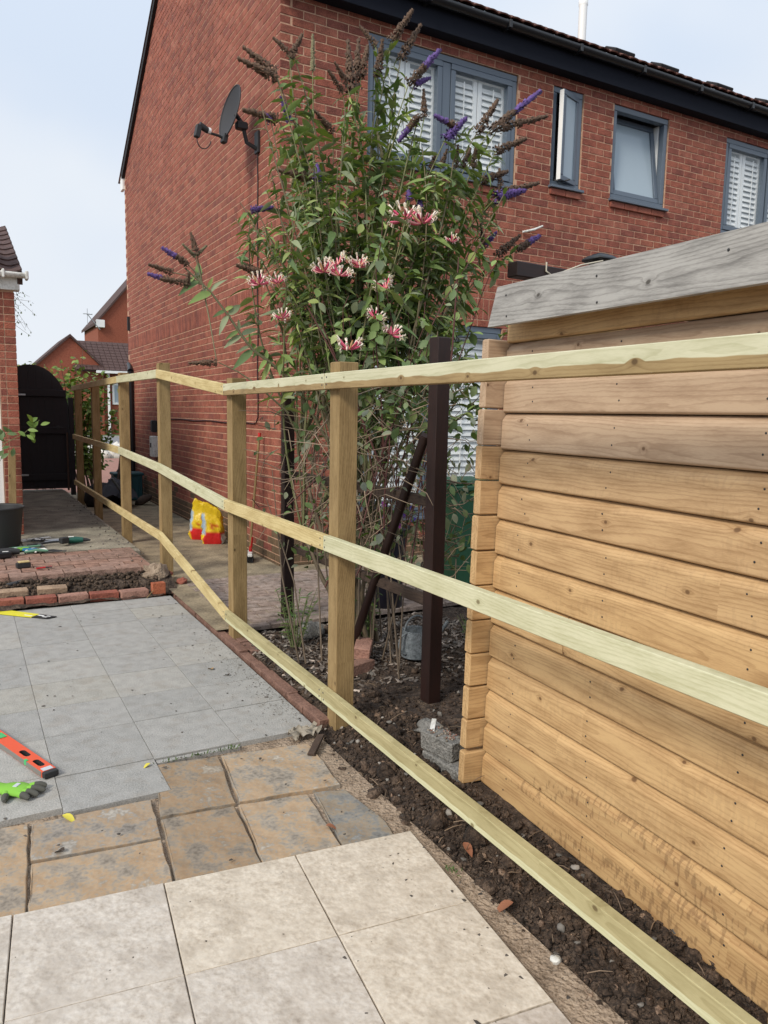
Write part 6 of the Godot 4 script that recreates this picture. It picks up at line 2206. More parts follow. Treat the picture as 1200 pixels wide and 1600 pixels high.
	spike(t, Vector3(2.71, 3.05, -4.20), Vector3(2.72, 3.15, -4.15), "b")
	spike(t, Vector3(2.21, 3.53, -4.60), Vector3(2.09, 3.62, -4.56), "b")
	spike(t, Vector3(2.46, 3.67, -4.60), Vector3(2.46, 3.88, -4.54), "b")
	spike(t, Vector3(2.99, 3.11, -4.25), Vector3(3.00, 3.26, -4.23), "b")
	spike(t, Vector3(2.28, 2.95, -4.50), Vector3(2.26, 3.13, -4.54), "f")
	spike(t, Vector3(2.46, 3.13, -4.50), Vector3(2.39, 3.28, -4.46), "f")
	spike(t, Vector3(2.63, 3.01, -4.20), Vector3(2.63, 3.11, -4.14), "b")
	spike(t, Vector3(2.10, 3.24, -4.50), Vector3(1.95, 3.32, -4.45), "b")
	# the arching branch that leans out over the fence to the left
	var arc := [Vector3(2.22, 0.9, -4.4), Vector3(2.07, 1.28, -4.40), Vector3(1.81, 1.68, -4.40), Vector3(1.65, 1.80, -4.40), Vector3(1.54, 1.87, -4.40), Vector3(1.47, 1.95, -4.40), Vector3(1.39, 2.06, -4.40), Vector3(1.29, 2.18, -4.40), Vector3(1.22, 2.24, -4.40), Vector3(1.14, 2.30, -4.40)]
	var ar := [0.012, 0.011, 0.009, 0.009, 0.008, 0.008, 0.007, 0.006, 0.006, 0.004]
	bush_tubes.col = Color(0.17, 0.16, 0.09)
	bush_tubes.tube(arc, ar, 7, false)
	for i in range(2, 9):
		var p: Vector3 = arc[i]
		var d: Vector3 = (arc[i + 1] - arc[i - 1]).normalized()
		for s in [-1.0, 1.0]:
			for q in 2:
				var o: Vector3 = d.cross(Vector3(0.1, 0.2, 1)).normalized() * s
				var dir: Vector3 = o + d * rf(0.0, 0.9) + Vector3(0, rf(-0.5, 0.0), rf(-0.3, 0.5))
				bush_leaves.append(leaf_frame(p + d * 0.03 * q, dir, Vector3(rf(-.4, .4), 0.7, 0.8), rf(0.9, 1.25) * (1.0 if q == 0 else 0.55)))
	bush_tubes.tube([Vector3(1.73, 1.50, -4.3), Vector3(1.52, 1.67, -4.3), Vector3(1.42, 1.73, -4.3), Vector3(1.30, 1.78, -4.3)], [0.007, 0.005, 0.004, 0.003], 5, false)
	# leafy canes without a flower
	for i in 26:
		var e := Vector3(clampf(2.45 + rng.randfn() * 0.50, 1.65, 3.40), rf(1.9, 3.35), rf(-4.9, -3.85))
		if e.x < 2.0: e.y = minf(e.y, 2.7)
		if e.x > 2.95: e.y = minf(e.y, 2.95)
		var root: Vector3 = stem_heads[rng.randi_range(0, 8)]
		cane(root, root.lerp(e, 0.5) + Vector3(rng.randfn() * 0.18, 0.15, rng.randfn() * 0.15), e, rf(0.007, 0.011), 0.003, 0.38, 0.062)
	# thicker old stems
	for i in 24:      # thin sprays towards the gable
		var e := Vector3(rf(1.45, 2.0), rf(2.3, 3.25), rf(-4.7, -4.1))
		var root: Vector3 = stem_heads[rng.randi_range(0, 8)]
		cane(root, root.lerp(e, 0.5) + Vector3(rf(-.1, .2), 0.25, rf(-.1, .1)), e, 0.007, 0.0025, 0.42, 0.075, 0.72)
	for q in stem_heads:
		var root := Vector3(2.22 + rng.randfn() * 0.07, -0.02, -4.33 + rng.randfn() * 0.07)
		cane(root, root.lerp(q, 0.5) + Vector3(rng.randfn() * 0.07, 0.05, rng.randfn() * 0.06), q, rf(0.016, 0.024), 0.009, 1.0)
	part(t, "stem", bush_tubes.mesh(), M.vertex)
	var lm := leaf_mesh(0.135, 0.040, 0.22, 0.38, 6)
	grow_leaves(t, lm, bush_leaves, [lin(0.165, 0.240, 0.072), lin(0.215, 0.300, 0.090), lin(0.115, 0.180, 0.064), lin(0.245, 0.285, 0.160), lin(0.285, 0.345, 0.105), lin(0.20, 0.23, 0.13)], 300, M.leaves, leaf_mesh(0.120, 0.030, 0.55, 0.75, 6))
	# honeysuckle
	var h := thing("honeysuckle", "honeysuckle with pink and cream flowers twined through the butterfly bush", "climber")
	var hb := MB.new()
	var hx := []
	for i in 26:
		var a := Vector3(2.2 + rng.randfn() * 0.2, rf(0.4, 1.0), -3.95 + rng.randfn() * 0.2)
		var e := Vector3(clampf(2.42 + rng.randfn() * 0.38, 1.72, 3.15), clampf(2.18 + rng.randfn() * 0.33, 1.55, 2.85), rf(-4.4, -3.65))
		var m := a.lerp(e, 0.55) + Vector3(rf(-.2, .2), rf(0.0, 0.4), rf(-.1, .1))
		var pts := []
		var rad := []
		for k in 10:
			pts.append(bez(a, m, e, k / 9.0) + rand_dir() * 0.012); rad.append(lerpf(0.005, 0.0022, k / 9.0))
		hb.tube(pts, rad, 5, false)
		for k in 13:
			var p := bez(a, m, e, rf(0.5, 1.0)) + rand_dir() * 0.03
			var o := rand_dir()
			for s in [-1.0, 1.0]:
				hx.append(leaf_frame(p, o * s + Vector3(0, rf(-0.5, 0.2), 0), (Vector3(0, 1, 0.5) + rand_dir() * 0.7).normalized(), rf(0.65, 1.3)))
	for s in [[Vector3(2.15, 1.2, -3.9), Vector3(1.98, 1.75, -4.0), Vector3(1.78, 2.12, -4.15)], [Vector3(2.2, 1.1, -3.9), Vector3(2.02, 1.6, -4.0), Vector3(1.86, 2.0, -4.1)], [Vector3(2.5, 1.3, -3.8), Vector3(2.62, 1.9, -3.85), Vector3(2.66, 2.45, -3.9)]]:
		hb.tube([s[0], bez(s[0], s[1], s[2], 0.5), s[2]], [0.007, 0.006, 0.004], 6, false)
	part(h, "stem", hb.mesh(), M.stem_red)
	grow_leaves(h, leaf_mesh(0.062, 0.040, 0.16, 0.22, 5, 0.6), hx, [lin(0.165, 0.245, 0.072), lin(0.120, 0.190, 0.064), lin(0.21, 0.295, 0.095), lin(0.27, 0.32, 0.19)], 200, M.leaves)
	honey_flower(h, Vector3(2.31, 2.63, -3.95), 0.075)
	honey_flower(h, Vector3(2.40, 2.61, -3.90), 0.070)
	honey_flower(h, Vector3(2.67, 2.56, -4.00), 0.035)
	honey_flower(h, Vector3(1.80, 2.28, -3.95), 0.060)
	honey_flower(h, Vector3(1.87, 2.26, -3.90), 0.055)
	honey_flower(h, Vector3(2.04, 2.35, -4.00), 0.050)
	honey_flower(h, Vector3(2.16, 2.22, -3.90), 0.050)
	honey_flower(h, Vector3(2.07, 2.04, -3.85), 0.045)
	honey_flower(h, Vector3(2.15, 1.95, -3.80), 0.055)
	honey_flower(h, Vector3(1.86, 1.85, -3.75), 0.060)
	honey_flower(h, Vector3(1.51, 2.22, -4.20), 0.050)
	honey_flower(h, Vector3(1.60, 2.23, -4.15), 0.045)
	honey_flower(h, Vector3(1.61, 2.03, -4.10), 0.040)
	honey_flower(h, Vector3(1.88, 2.33, -3.95), 0.050)
	honey_flower(h, Vector3(2.04, 2.34, -4.00), 0.035)
	# bare twigs tangled on the old fence
	var tw := MB.new()
	for i in 420:
		var a := Vector3(clampf(2.18 + rng.randfn() * 0.30, 1.70, 3.0), rf(0.55, 1.72), clampf(-4.0 + rng.randfn() * 0.38, -4.95, -3.3))
		if a.x < 1.95: a.y = rf(0.9, 1.5)
		var d := rand_dir()
		d.y *= 0.8
		var l := rf(0.10, 0.42)
		var g := rf(0.55, 1.5)
		tw.col = Color(0.24 * g, 0.18 * g, 0.125 * g)
		tw.tube([a, a + d * l * 0.5 + rand_dir() * 0.05, a + d * l + rand_dir() * 0.10], [rf(0.002, 0.0045), 0.0028, 0.0012], 4, false)
	for i in 18:
		var a := Vector3(2.1 + rng.randfn() * 0.2, 0.0, -4.1 + rng.randfn() * 0.3)
		var e := a + Vector3(rng.randfn() * 0.2, rf(0.8, 1.5), rng.randfn() * 0.2)
		tw.col = Color(0.16, 0.12, 0.085)
		tw.tube([a, bez(a, a.lerp(e, 0.5) + rand_dir() * 0.1, e, 0.5), e], [0.006, 0.005, 0.002], 5, false)
	var twt := single("bare_twigs", tw.mesh(), M.vertex, "mass of bare grey-brown twigs tangled low on the old brown fence", "twigs")
	twt.set_meta("kind", "stuff")
	var gx := []
	for i in 1000:
		var p := Vector3(clampf(2.28 + rng.randfn() * 0.36, 1.72, 3.25), rf(0.55, 1.75), clampf(-4.0 + rng.randfn() * 0.4, -4.9, -3.3))
		gx.append(leaf_frame(p, rand_dir() + Vector3(0, -0.3, 0), Vector3.UP + rand_dir() * 0.7, rf(0.6, 1.2)))
	copies(h, "sparse_foliage", leaf_mesh(0.058, 0.036, 0.16, 0.25, 4, 0.6), M.leaf, gx, leaf_cols(gx.size(), [Color(0.12, 0.19, 0.06), Color(0.09, 0.145, 0.055), Color(0.17, 0.22, 0.10), Color(0.24, 0.26, 0.18)]))

func leaf_cols(n: int, tints: Array) -> Array:
	var out := []
	for i in n:
		var c: Color = tints[rng.randi_range(0, tints.size() - 1)]
		var k := rf(0.75, 1.25)
		out.append(Color(c.r * k, c.g * k, c.b * k))
	return out

# ---------------------------------------------------------------- row of loose bricks along the patio's far edge
func loose_bricks() -> void:
	var row := [[0.02, -6.24, 0.02, 3, "red brick at the left border"], [0.245, -6.235, 0.03, 1, "red brick, second from the left of the front row"], [0.472, -6.222, 0.05, 6, "dull brown-red brick in the front row beyond the yellow saw"], [0.700, -6.200, 0.03, 9, "dusty buff-faced brick in the middle of the front row"], [0.925, -6.185, 0.02, 2, "dark red brick right of the dusty buff one"], [1.150, -6.165, 0.10, 9, "dusty brick lying crooked next to the holed orange brick"]]
	for r in row:
		var b := single("loose_brick", M.brick_meshes[1], M.pale_brick if r[3] == 9 else M.bricks[r[3]], r[4] + " along the patio end", "brick", Vector3(r[0], 0.0335, r[1]), "loose bricks along the patio end")
		b.rotation = Vector3(rf(-0.03, 0.03), r[2], rf(-0.02, 0.02))
	for r in [[-0.03, -6.36, 0.0, "mossy buff brick behind the front row at the left border"], [0.285, -6.37, 0.04, "buff brick behind the front row, before the grey bar"], [0.565, -6.36, -0.02, "buff brick behind the front row, right one of the second row"]]:
		var b := single("loose_brick", M.brick_meshes[2], M.buff_brick, r[3], "brick", Vector3(r[0], 0.072, r[1]), "loose bricks along the patio end")
		b.rotation = Vector3(0.08, r[2], rf(-0.02, 0.02))
	# orange engineering brick standing on end with slots through it
	var c := CSGBox3D.new()
	c.size = Vector3(0.102, 0.105, 0.065)
	c.name = numbered("holed_brick")
	c.material = M.orange_brick
	add_child(c)
	c.position = Vector3(1.345, 0.053, -6.17)
	c.rotation.y = 0.06
	for k in 2:
		var s := CSGBox3D.new()
		s.operation = CSGShape3D.OPERATION_SUBTRACTION
		s.size = Vector3(0.062, 0.09, 0.011)
		s.position = Vector3(0, 0.03, -0.013 + k * 0.026)
		s.material = M.orange_brick
		s.name = "slot"
		c.add_child(s, true)
	tag(c, "orange brick with two slots standing at the right end of the loose brick row", "brick", "loose bricks along the patio end")
	var st := MB.new()
	st.tube([Vector3(0, 0.004, 0), Vector3(0.06, 0.055, -0.03)], [0.003, 0.003], 5)
	single("thin_stick", st.mesh(), M.post, "thin pale stick propped between the crooked brick and the holed brick", "stick", Vector3(1.235, 0.002, -6.085))
	# broken brick bits by the post
	for q in [[Vector3(1.52, 0.06, -6.62), 2, "broken red brick piece beside the fence post behind the holed brick"], [Vector3(1.60, 0.04, -6.42), 6, "dull broken brick piece right of the holed brick"]]:
		var o := single("brick_piece", lump(q[1] + 70, 0.05, 0.45, 6, 8, 0.7), M.bricks[q[1]], q[2], "brick piece", q[0])
		o.rotation.y = rf(0, 3)

# ---------------------------------------------------------------- tools
func glove_mesh(open_ := 1.0) -> Array:
	# palm and cuff along +z, fingers towards -z; returns [knit mesh, coated fingertips mesh]
	var b := MB.new()
	var rows := []
	var prof := [[0.10, 0.038, 0.012], [0.08, 0.036, 0.014], [0.05, 0.034, 0.014], [0.02, 0.043, 0.017], [-0.015, 0.048, 0.018], [-0.045, 0.046, 0.015], [-0.058, 0.040, 0.010]]
	for p in prof:
		var row := []
		for k in 17:
			var a := TAU * (k % 16) / 16.0
			row.append(b.vert(Vector3(cos(a) * p[1], p[2] + sin(a) * p[2] * 0.95, p[0]), Vector3(cos(a) * 0.5, sin(a), 0).normalized()))
		rows.append(row)
	for i in prof.size() - 1:
		for k in 16: b.quad_i(rows[i][k], rows[i][k + 1], rows[i + 1][k + 1], rows[i + 1][k])
	for e in [0, prof.size() - 1]:
		var ctr := b.vert(Vector3(0, prof[e][2], prof[e][0]), Vector3(0, 0, 1 if e == 0 else -1))
		for k in 16: b.tri(ctr, rows[e][k], rows[e][k + 1])
	var fingers := []
	for f in [[-0.036, -0.32, 0.062], [-0.013, -0.10, 0.074], [0.012, 0.10, 0.070], [0.034, 0.34, 0.055]]:
		var d := Vector3(sin(f[1] * open_), 0, -cos(f[1] * open_))
		var a := Vector3(f[0], 0.015, -0.045)
		b.tube([a, a + d * f[2] * 0.4 + Vector3(0, 0.005, 0)], [0.0125, 0.0125], 9, false)
		var t := MB.new()
		t.tube([a + d * f[2] * 0.30 + Vector3(0, 0.004, 0), a + d * f[2] * 0.6 + Vector3(0, 0.005, 0), a + d * f[2] * 0.92, a + d * f[2] * 1.0 - Vector3(0, 0.002, 0)], [0.0130, 0.0132, 0.0108, 0.005], 9)
		fingers.append(t.mesh())
	var ta := Vector3(0.036, 0.014, 0.01)
	var td := Vector3(0.86, 0, -0.5)
	b.tube([ta, ta + td * 0.025], [0.015, 0.014], 9, false)
	var tt := MB.new()
	tt.tube([ta + td * 0.022, ta + td * 0.045, ta + td * 0.062], [0.0145, 0.013, 0.006], 9)
	fingers.append(tt.mesh())
	return [b.mesh(), fingers]

func glove(label: String, at: Vector3, turn: float, knit: Material, coat: Material, open_ := 1.0) -> void:
	var g := thing("work_glove", label, "glove", at, "work gloves left on the ground")
	g.rotation.y = turn
	if at.y > 0.1: g.scale = Vector3.ONE * 1.12
	var m := glove_mesh(open_)
	part(g, "knit", m[0], knit)
	for f in m[1]: part(g, "finger", f, coat)
	var b := MB.new()
	b.cbox(Vector3(0.0, 0.0345, -0.012), Vector3(0.030, 0.003, 0.018), 0.001)
	part(g, "badge", b.mesh(), M.badge)

func tools() -> void:
	# spirit level on its side, orange web with slots, black end cap
	var l := thing("spirit_level", "orange box spirit level with dark slots lying on the grey slabs", "spirit level", Vector3(0.285, 0.002, -3.215))
	l.rotation.y = atan2(0.34, 0.94) 
	var b := MB.new()
	var c := CSGBox3D.new()
	c.name = "body"
	c.size = Vector3(0.058, 0.024, 0.96)
	c.position = Vector3(-0.03, 0.013, -0.50)
	c.material = M.level_orange
	l.add_child(c)
	for z in [-0.115, -0.245, -0.70, -0.86]:
		for k in 3:
			var s: CSGShape3D
			if k == 0:
				s = CSGBox3D.new()
				s.size = Vector3(0.026, 0.05, 0.05)
				s.position = Vector3(0.0, 0.004, z + 0.50)
			else:
				s = CSGCylinder3D.new()
				s.radius = 0.013; s.height = 0.05; s.sides = 16
				s.position = Vector3(0.0, 0.004, z + 0.50 + (0.025 if k == 1 else -0.025))
			s.operation = CSGShape3D.OPERATION_SUBTRACTION
			s.material = M.rubber
			s.name = "slot"
			c.add_child(s, true)
	b = MB.new()
	b.cbox(Vector3(-0.03, 0.0135, -0.010), Vector3(0.060, 0.026, 0.028), 0.004)
	part(l, "end_cap", b.mesh(), M.rubber)
	b = MB.new()
	b.cbox(Vector3(-0.03, 0.0262, -0.040), Vector3(0.042, 0.0016, 0.030), 0.0006)
	part(l, "label_plate", b.mesh(), M.badge)
	b = MB.new()
	b.cbox(Vector3(-0.03, 0.0270, -0.500), Vector3(0.040, 0.002, 0.06), 0.0008)
	b.cbox(Vector3(-0.055, 0.016, -0.175), Vector3(0.012, 0.024, 0.022), 0.002)
	part(l, "vial", b.mesh(), M.vial)
	b = MB.new()
	b.cbox(Vector3(-0.0008, 0.0135, -0.5), Vector3(0.003, 0.022, 0.94), 0.001, 2)
	b.cbox(Vector3(-0.0592, 0.0135, -0.5), Vector3(0.003, 0.022, 0.94), 0.001, 2)
	part(l, "edge_rail", b.mesh(), M.level_grey)
	glove("lime green knit glove with grey dipped fingers on the grey slabs at the left", Vector3(0.115, 0.001, -3.135), deg_to_rad(-128), M.lime, M.glove_grey, 0.9)
	glove("lime green glove lying by the black tub on the upper path", Vector3(0.40, 0.167, -7.72), 2.2, M.lime, M.lime, 1.1)
	glove("blue and white glove beside the lime one by the black tub", Vector3(0.52, 0.167, -7.66), 3.9, M.blue_knit, M.white_dirty, 1.2)
	# hand saw in its yellow sleeve
	var s := thing("hand_saw", "yellow and black sleeved hand-saw blade on the grey slabs before the brick row", "saw", Vector3(0.20, 0.003, -6.09))
	s.rotation.y = -atan2(0.355, 0.30) + 0.12
	s.rotation.y = atan2(-0.33, 0.32) 
	b = MB.new()
	b.sweep([Vector2(-0.12, -0.055), Vector2(0.30, -0.04), Vector2(0.30, 0.045), Vector2(-0.12, 0.055)], Vector3(0, 0.001, 0), Vector3(0, 0.006, 0), Vector3.RIGHT, Vector3(0, 0, 1), false, true)
	part(s, "sleeve", b.mesh(), M.yellow)
	b = MB.new()
	b.sweep([Vector2(0.30, -0.04), Vector2(0.455, -0.030), Vector2(0.43, 0.035), Vector2(0.30, 0.045)], Vector3(0, 0.001, 0), Vector3(0, 0.007, 0), Vector3.RIGHT, Vector3(0, 0, 1), false, true)
	part(s, "sleeve_end", b.mesh(), M.black_matt)
	b = MB.new()
	for q in [[0.335, -0.01, 0.05, 0.02], [0.385, 0.012, 0.04, 0.014], [0.25, 0.02, 0.07, 0.012], [0.40, -0.012, 0.03, 0.012]]:
		b.cbox(Vector3(q[0], 0.0074, q[1]), Vector3(q[2], 0.0008, q[3]), 0.0003)
	part(s, "print", b.mesh(), M.white)
	# black tub
	b = MB.new()
	b.lathe(Transform3D.IDENTITY, [Vector2(0.0, 0.0), Vector2(0.20, 0.0), Vector2(0.21, 0.02), Vector2(0.245, 0.36), Vector2(0.262, 0.375), Vector2(0.255, 0.39), Vector2(0.238, 0.375), Vector2(0.20, 0.03), Vector2(0.0, 0.03)], 32)
	var tub := single("black_tub", b.mesh(), M.rubber, "black flexible builder's tub at the left edge of the path", "tub", Vector3(0.245, 0.166, -8.12))
	# tools strewn at its foot
	var p := thing("cordless_drill", "green and black cordless drill lying on the concrete path", "drill", Vector3(0.88, 0.167, -7.98))
	b = MB.new()
	b.tube([Vector3(-0.01, 0.035, 0), Vector3(0.06, 0.038, 0), Vector3(0.13, 0.036, 0.01)], [0.032, 0.034, 0.026], 12)
	b.tube([Vector3(-0.01, 0.035, 0), Vector3(-0.045, 0.05, 0.07)], [0.024, 0.021], 10)
	part(p, "body", b.mesh(), M.tool_green)
	b = MB.new()
	b.tube([Vector3(0.13, 0.036, 0.01), Vector3(0.165, 0.034, 0.012), Vector3(0.20, 0.03, 0.015)], [0.022, 0.018, 0.006], 12)
	b.box(Transform3D(Basis(Vector3.UP, 0.5), Vector3(-0.055, 0.055, 0.09)), Vector3(0.09, 0.06, 0.06), 0.012)
	part(p, "chuck_and_battery", b.mesh(), M.rubber)
	b = MB.new()
	b.cbox(Vector3(0.02, 0.072, 0.0), Vector3(0.05, 0.004, 0.03), 0.001)
	part(p, "sticker", b.mesh(), M.white)
	p = thing("impact_driver", "black power tool beside the lime glove on the red pavers", "power tool", Vector3(0.32, 0.167, -7.52))
	b = MB.new()
	b.tube([Vector3(-0.10, 0.04, 0), Vector3(0.02, 0.042, 0), Vector3(0.09, 0.036, 0)], [0.034, 0.036, 0.024], 12)
	part(p, "motor", b.mesh(), M.rubber)
	b = MB.new()
	b.box(Transform3D(Basis(Vector3.UP, 0.3), Vector3(-0.04, 0.03, 0.09)), Vector3(0.12, 0.055, 0.075), 0.012)
	part(p, "battery", b.mesh(), M.black)
	b = MB.new()
	b.cbox(Vector3(-0.03, 0.0585, 0.09), Vector3(0.05, 0.003, 0.02), 0.001)
	part(p, "badge", b.mesh(), M.white)
	p = thing("pruning_saw", "green-handled tool with a dark blade between the glove and the drill", "hand tool", Vector3(0.58, 0.167, -7.55))
	b = MB.new()
	b.tube([Vector3(-0.13, 0.02, 0), Vector3(-0.02, 0.03, -0.01), Vector3(0.07, 0.02, 0.0)], [0.013, 0.022, 0.014], 10, true, 0.7)
	part(p, "handle", b.mesh(), M.tool_pale_green)
	b = MB.new()
	b.box(Transform3D(Basis(Vector3.UP, -0.25), Vector3(0.14, 0.016, 0.02)), Vector3(0.17, 0.004, 0.035), 0.001)
	part(p, "blade", b.mesh(), M.rubber)
	b = MB.new()
	b.tube([Vector3(-0.12, 0.015, 0), Vector3(0.12, 0.03, -0.03), Vector3(0.26, 0.02, -0.08)], [0.011, 0.010, 0.009], 8)
	single("black_stick", b.mesh(), M.rubber, "thin black bar lying across the tool heap beside the tub", "bar", Vector3(0.62, 0.168, -7.95))
	b = MB.new()
	var wp := []
	var wr := []
	for k in 24:
		var a := k * 0.62
		wp.append(Vector3(cos(a) * (0.05 + 0.02 * sin(k)), 0.012 + 0.01 * absf(sin(k * 1.3)), sin(a) * 0.07)); wr.append(0.006)
	b.tube(wp, wr, 6)
	single("coiled_lead", b.mesh(), M.rubber, "small black coil of lead beside the tub", "lead", Vector3(0.62, 0.167, -8.25))
	b = MB.new()
	for k in 5:
		b.box(Transform3D(Basis(Vector3.UP, rf(-0.6, 0.6)), Vector3(rf(-0.12, 0.18), 0.006 + k * 0.003, rf(-0.05, 0.05))), Vector3(0.24, 0.006, 0.05), 0.001)
	single("white_offcuts", b.mesh(), M.white_dirty, "white plastic offcuts in the tool heap behind the green-handled tool", "offcuts", Vector3(0.66, 0.168, -8.32))
	p = thing("claw_hammer", "claw hammer with a pale shaft lying behind the power tool", "hammer", Vector3(0.50, 0.167, -7.86))
	b = MB.new()
	b.tube([Vector3(-0.16, 0.014, 0.03), Vector3(0.12, 0.016, -0.03)], [0.014, 0.011], 9)
	part(p, "shaft", b.mesh(), M.tool_pale_green)
	b = MB.new()
	b.tube([Vector3(0.105, 0.018, -0.085), Vector3(0.12, 0.018, -0.03), Vector3(0.14, 0.012, 0.035)], [0.017, 0.014, 0.006], 8)
	part(p, "head", b.mesh(), M.steel_dark)
	b = MB.new()
	for k in 3:
		b.box(Transform3D(Basis(Vector3.UP, 0.5 * k), Vector3(0.05 * k, 0.004 + 0.004 * k, -0.03 * k)), Vector3(0.13, 0.004, 0.09), 0.001)
	single("packet", b.mesh(), M.badge, "torn pale grey packet on the path beside the black tub", "packet", Vector3(0.74, 0.166, -8.18))
	b = MB.new()
	b.tube([Vector3(-0.12, 0.012, 0.02), Vector3(0.0, 0.014, 0.0), Vector3(0.07, 0.012, 0.03)], [0.012, 0.010, 0.004], 8)
	single("screwdriver", b.mesh(), M.rubber, "black screwdriver between the green-handled tool and the pavers", "screwdriver", Vector3(0.70, 0.167, -7.60))
	b = MB.new()
	b.box(Transform3D(Basis(Vector3.UP, 0.2), Vector3(0, 0.022, 0)), Vector3(0.11, 0.044, 0.055), 0.006)
	var wk := single("black_block", b.mesh(), M.rubber, "small black block with a wooden top on the red pavers", "block", Vector3(0.40, 0.165, -6.93))
	b = MB.new()
	b.box(Transform3D(Basis(Vector3.UP, 0.2), Vector3(0.005, 0.050, 0)), Vector3(0.085, 0.012, 0.05), 0.003)
	part(wk, "wooden_top", b.mesh(), M.rail_yellow)
	p = thing("pincers", "small pincers lying open on the edge of the red pavers", "pincers", Vector3(0.56, 0.167, -6.80))
	for k in 2:
		b = MB.new()
		b.tube([Vector3(-0.07, 0.01, 0.018 - k * 0.036), Vector3(0.0, 0.012, 0), Vector3(0.05, 0.012, -0.012 + k * 0.024)], [0.007, 0.007, 0.006], 7)
		part(p, "jaw", b.mesh(), M.red if k == 0 else M.rubber)
	b = MB.new()
	b.tube([Vector3(0, 0.0, 0), Vector3(0.30, 0.012, -0.22), Vector3(0.37, 0.03, -0.27), Vector3(0.42, 0.02, -0.26)], [0.016, 0.016, 0.014, 0.008], 10)
	single("crowbar", b.mesh(), M.steel_dark, "dark grey wrecking bar lying from the trench up to the red pavers", "bar", Vector3(0.255, 0.115, -6.50))

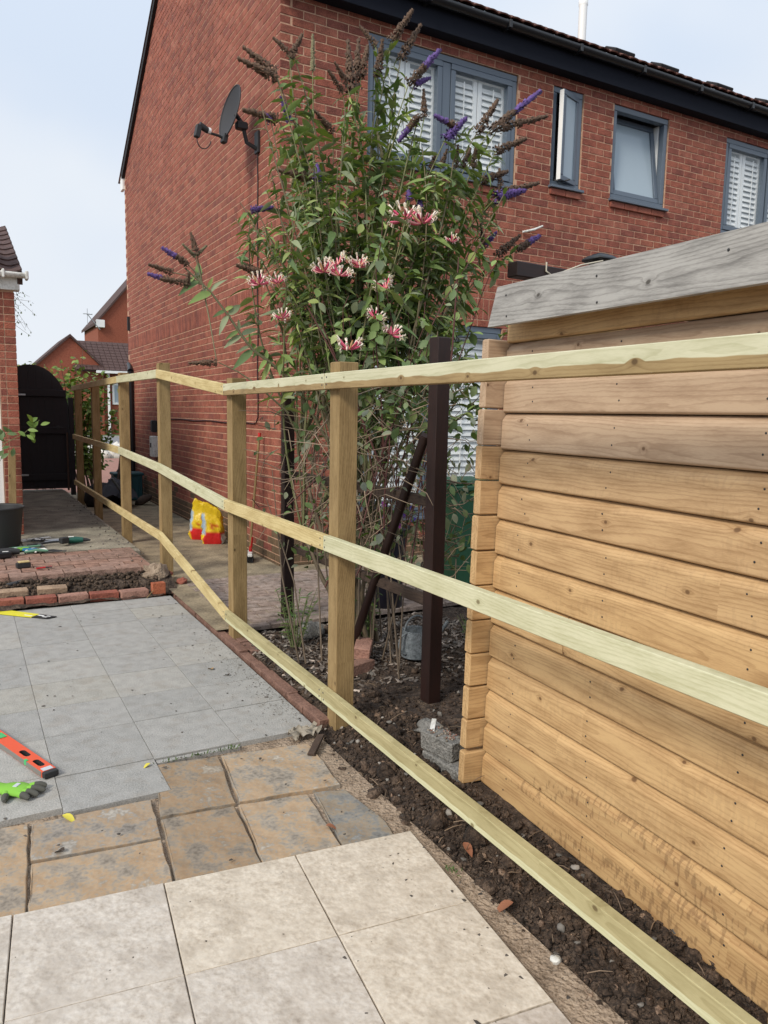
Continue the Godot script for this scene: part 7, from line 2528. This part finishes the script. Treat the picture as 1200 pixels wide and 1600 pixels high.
# ---------------------------------------------------------------- fallen leaves and scraps
func litter() -> void:
	var lm := leaf_mesh(0.055, 0.032, 0.35, 0.5, 5, 0.6)
	for q in [[Vector3(0.637, 0.004, -3.136), 0.6, M.yellow_leaf, "small yellow-green leaf at the corner of the big grey slab"], [Vector3(0.261, 0.003, -2.86), 1.0, M.yellow_leaf, "yellow fallen leaf on the brown slab beside the glove"], [Vector3(1.214, 0.004, -4.188), 1.0, M.tan_leaf, "curled tan leaf on the grey slabs near the bed"], [Vector3(1.10, -0.002, -2.36), 0.9, M.rust_leaf, "rusty leaf in the joint beside the narrow grey stone"], [Vector3(1.440, -0.01, -1.70), 1.1, M.rust_leaf, "orange-brown leaf on the soil, the nearest to the cream slabs"], [Vector3(1.49, -0.005, -2.04), 1.0, M.rust_leaf, "orange-brown leaf on the soil near the shed block"], [Vector3(0.24, 0.0, -2.62), 0.9, M.dark_leaf, "dark dead leaf on the left brown slabs"], [Vector3(1.27, 0.004, -4.05), 0.7, M.dark_leaf, "dark curled leaf right of the tan one"], [Vector3(1.66, 0.03, -2.62), 0.9, M.rust_leaf, "reddish leaf on the clods before the concrete blocks"]]:
		var o := single("fallen_leaf", lm, q[2], q[3], "leaf", q[0], "fallen leaves")
		o.transform = Transform3D(Basis(Vector3.UP, rf(0, 6)) * Basis(Vector3.RIGHT, -PI / 2 + rf(-0.15, 0.15)) * Basis.from_scale(Vector3.ONE * q[1]), q[0] + Vector3(0, 0.006, 0))
	var b := MB.new()
	var nn := noise(12, 4.0, 3)
	var rows := []
	for i in 11:
		var row := []
		for k in 9:
			var u := i / 10.0 - 0.5
			var v := k / 8.0 - 0.5
			row.append(b.vert(Vector3(u * 0.15 + 0.01 * sin(v * 9), 0.018 + 0.035 * nn.get_noise_2d(u * 2, v * 2), v * 0.085 + 0.01 * sin(u * 11)), Vector3(nn.get_noise_2d(u * 5, v * 3) * 2, 1, nn.get_noise_2d(v * 5, u * 3) * 2).normalized()))
		rows.append(row)
	for i in 10:
		for k in 8: b.quad_i(rows[i][k], rows[i][k + 1], rows[i + 1][k + 1], rows[i + 1][k])
	single("crumpled_scrap", b.mesh(), M.dead_pale, "crumpled pale dead leaf at the corner of the grey slabs and the soil", "scrap", Vector3(1.355, -0.005, -3.15))
	b = MB.new()
	b.ku = 1.0; b.kv = 3.0
	b.box(Transform3D(Basis(Vector3.UP, deg_to_rad(52)) * Basis(Vector3(0, 0, 1), 0.08), Vector3.ZERO), Vector3(0.19, 0.012, 0.035), 0.003, 0, 0.004, rng)
	single("wood_sliver", b.mesh(), M.old_timber, "weathered sliver of wood between the brown slab and the soil", "sliver", Vector3(1.345, 0.004, -3.0))
	single("white_stone", lump(88, 0.015, 0.4, 6, 9, 0.7), M.white_dirty, "single whitish stone on the soil near the picture's lower edge", "stone", Vector3(1.40, -0.02, -1.46))
	var grit := lump(90, 0.0035, 0.5, 4, 6, 0.45)
	var xf := []
	var cs := []
	for i in 520:
		var x := rf(-0.4, 1.42)
		var z := rf(-6.0, -1.0)
		if rng.randf() < 0.5: x = 1.42 - absf(rng.randfn()) * 0.16
		var s := 0.3 + pow(rng.randf(), 3.0) * 1.5
		xf.append(Transform3D(Basis(Vector3.UP, rf(0, 6)) * Basis.from_scale(Vector3(s * rf(0.7, 2.2), s * 0.6, s)), Vector3(x, 0.004, z)))
		var g := rf(0.03, 0.11)
		cs.append(Color(g, g * 0.85, g * 0.72))
	for i in 420:
		var z := -3.3 - absf(rng.randfn()) * 0.9
		xf.append(Transform3D(Basis(Vector3.UP, rf(0, 6)) * Basis.from_scale(Vector3(rf(0.3, 1.2), 0.5, rf(0.3, 1.0))), Vector3(1.43 - absf(rng.randfn()) * 0.10, 0.004, z)))
		var g := rf(0.07, 0.22)
		cs.append(Color(g, g * 0.82, g * 0.66))
	for i in 300:      # crumbs on the upper path along the fence line
		var x := 1.44 - absf(rng.randfn()) * 0.16
		xf.append(Transform3D(Basis(rand_dir(), rf(0, 6)) * Basis.from_scale(Vector3.ONE * (0.5 + 3.0 * pow(rng.randf(), 3.0))), Vector3(x, 0.170, rf(-12.5, -6.7))))
		var g := rf(0.06, 0.22)
		cs.append(Color(g, g * 0.88, g * 0.76))
	copies(self, "soil_crumbs", grit, M.vertex, xf, cs, "crumbs of soil scattered over the slabs and the path")
	# moss and weeds in the joint of the brown slabs
	var wx := []
	for i in 70:
		var t := rng.randf()
		wx.append(leaf_frame(Vector3(0.68 + t * 0.35 + rng.randfn() * 0.02, -0.004, -3.145 + rng.randfn() * 0.006), rand_dir() + Vector3.UP * 1.2, rand_dir(), rf(0.2, 0.45)))
	for i in 26:
		wx.append(leaf_frame(Vector3(1.37 + rng.randfn() * 0.012, -0.01, -1.93 + rng.randfn() * 0.02), rand_dir() + Vector3.UP, rand_dir(), rf(0.2, 0.4)))
	copies(self, "joint_weeds", leaf_mesh(0.05, 0.014, 0.2, 0.2, 3), M.leaf, wx, leaf_cols(wx.size(), [Color(0.10, 0.16, 0.04), Color(0.07, 0.12, 0.03)]), "tiny weeds growing in the joint below the grey slabs")
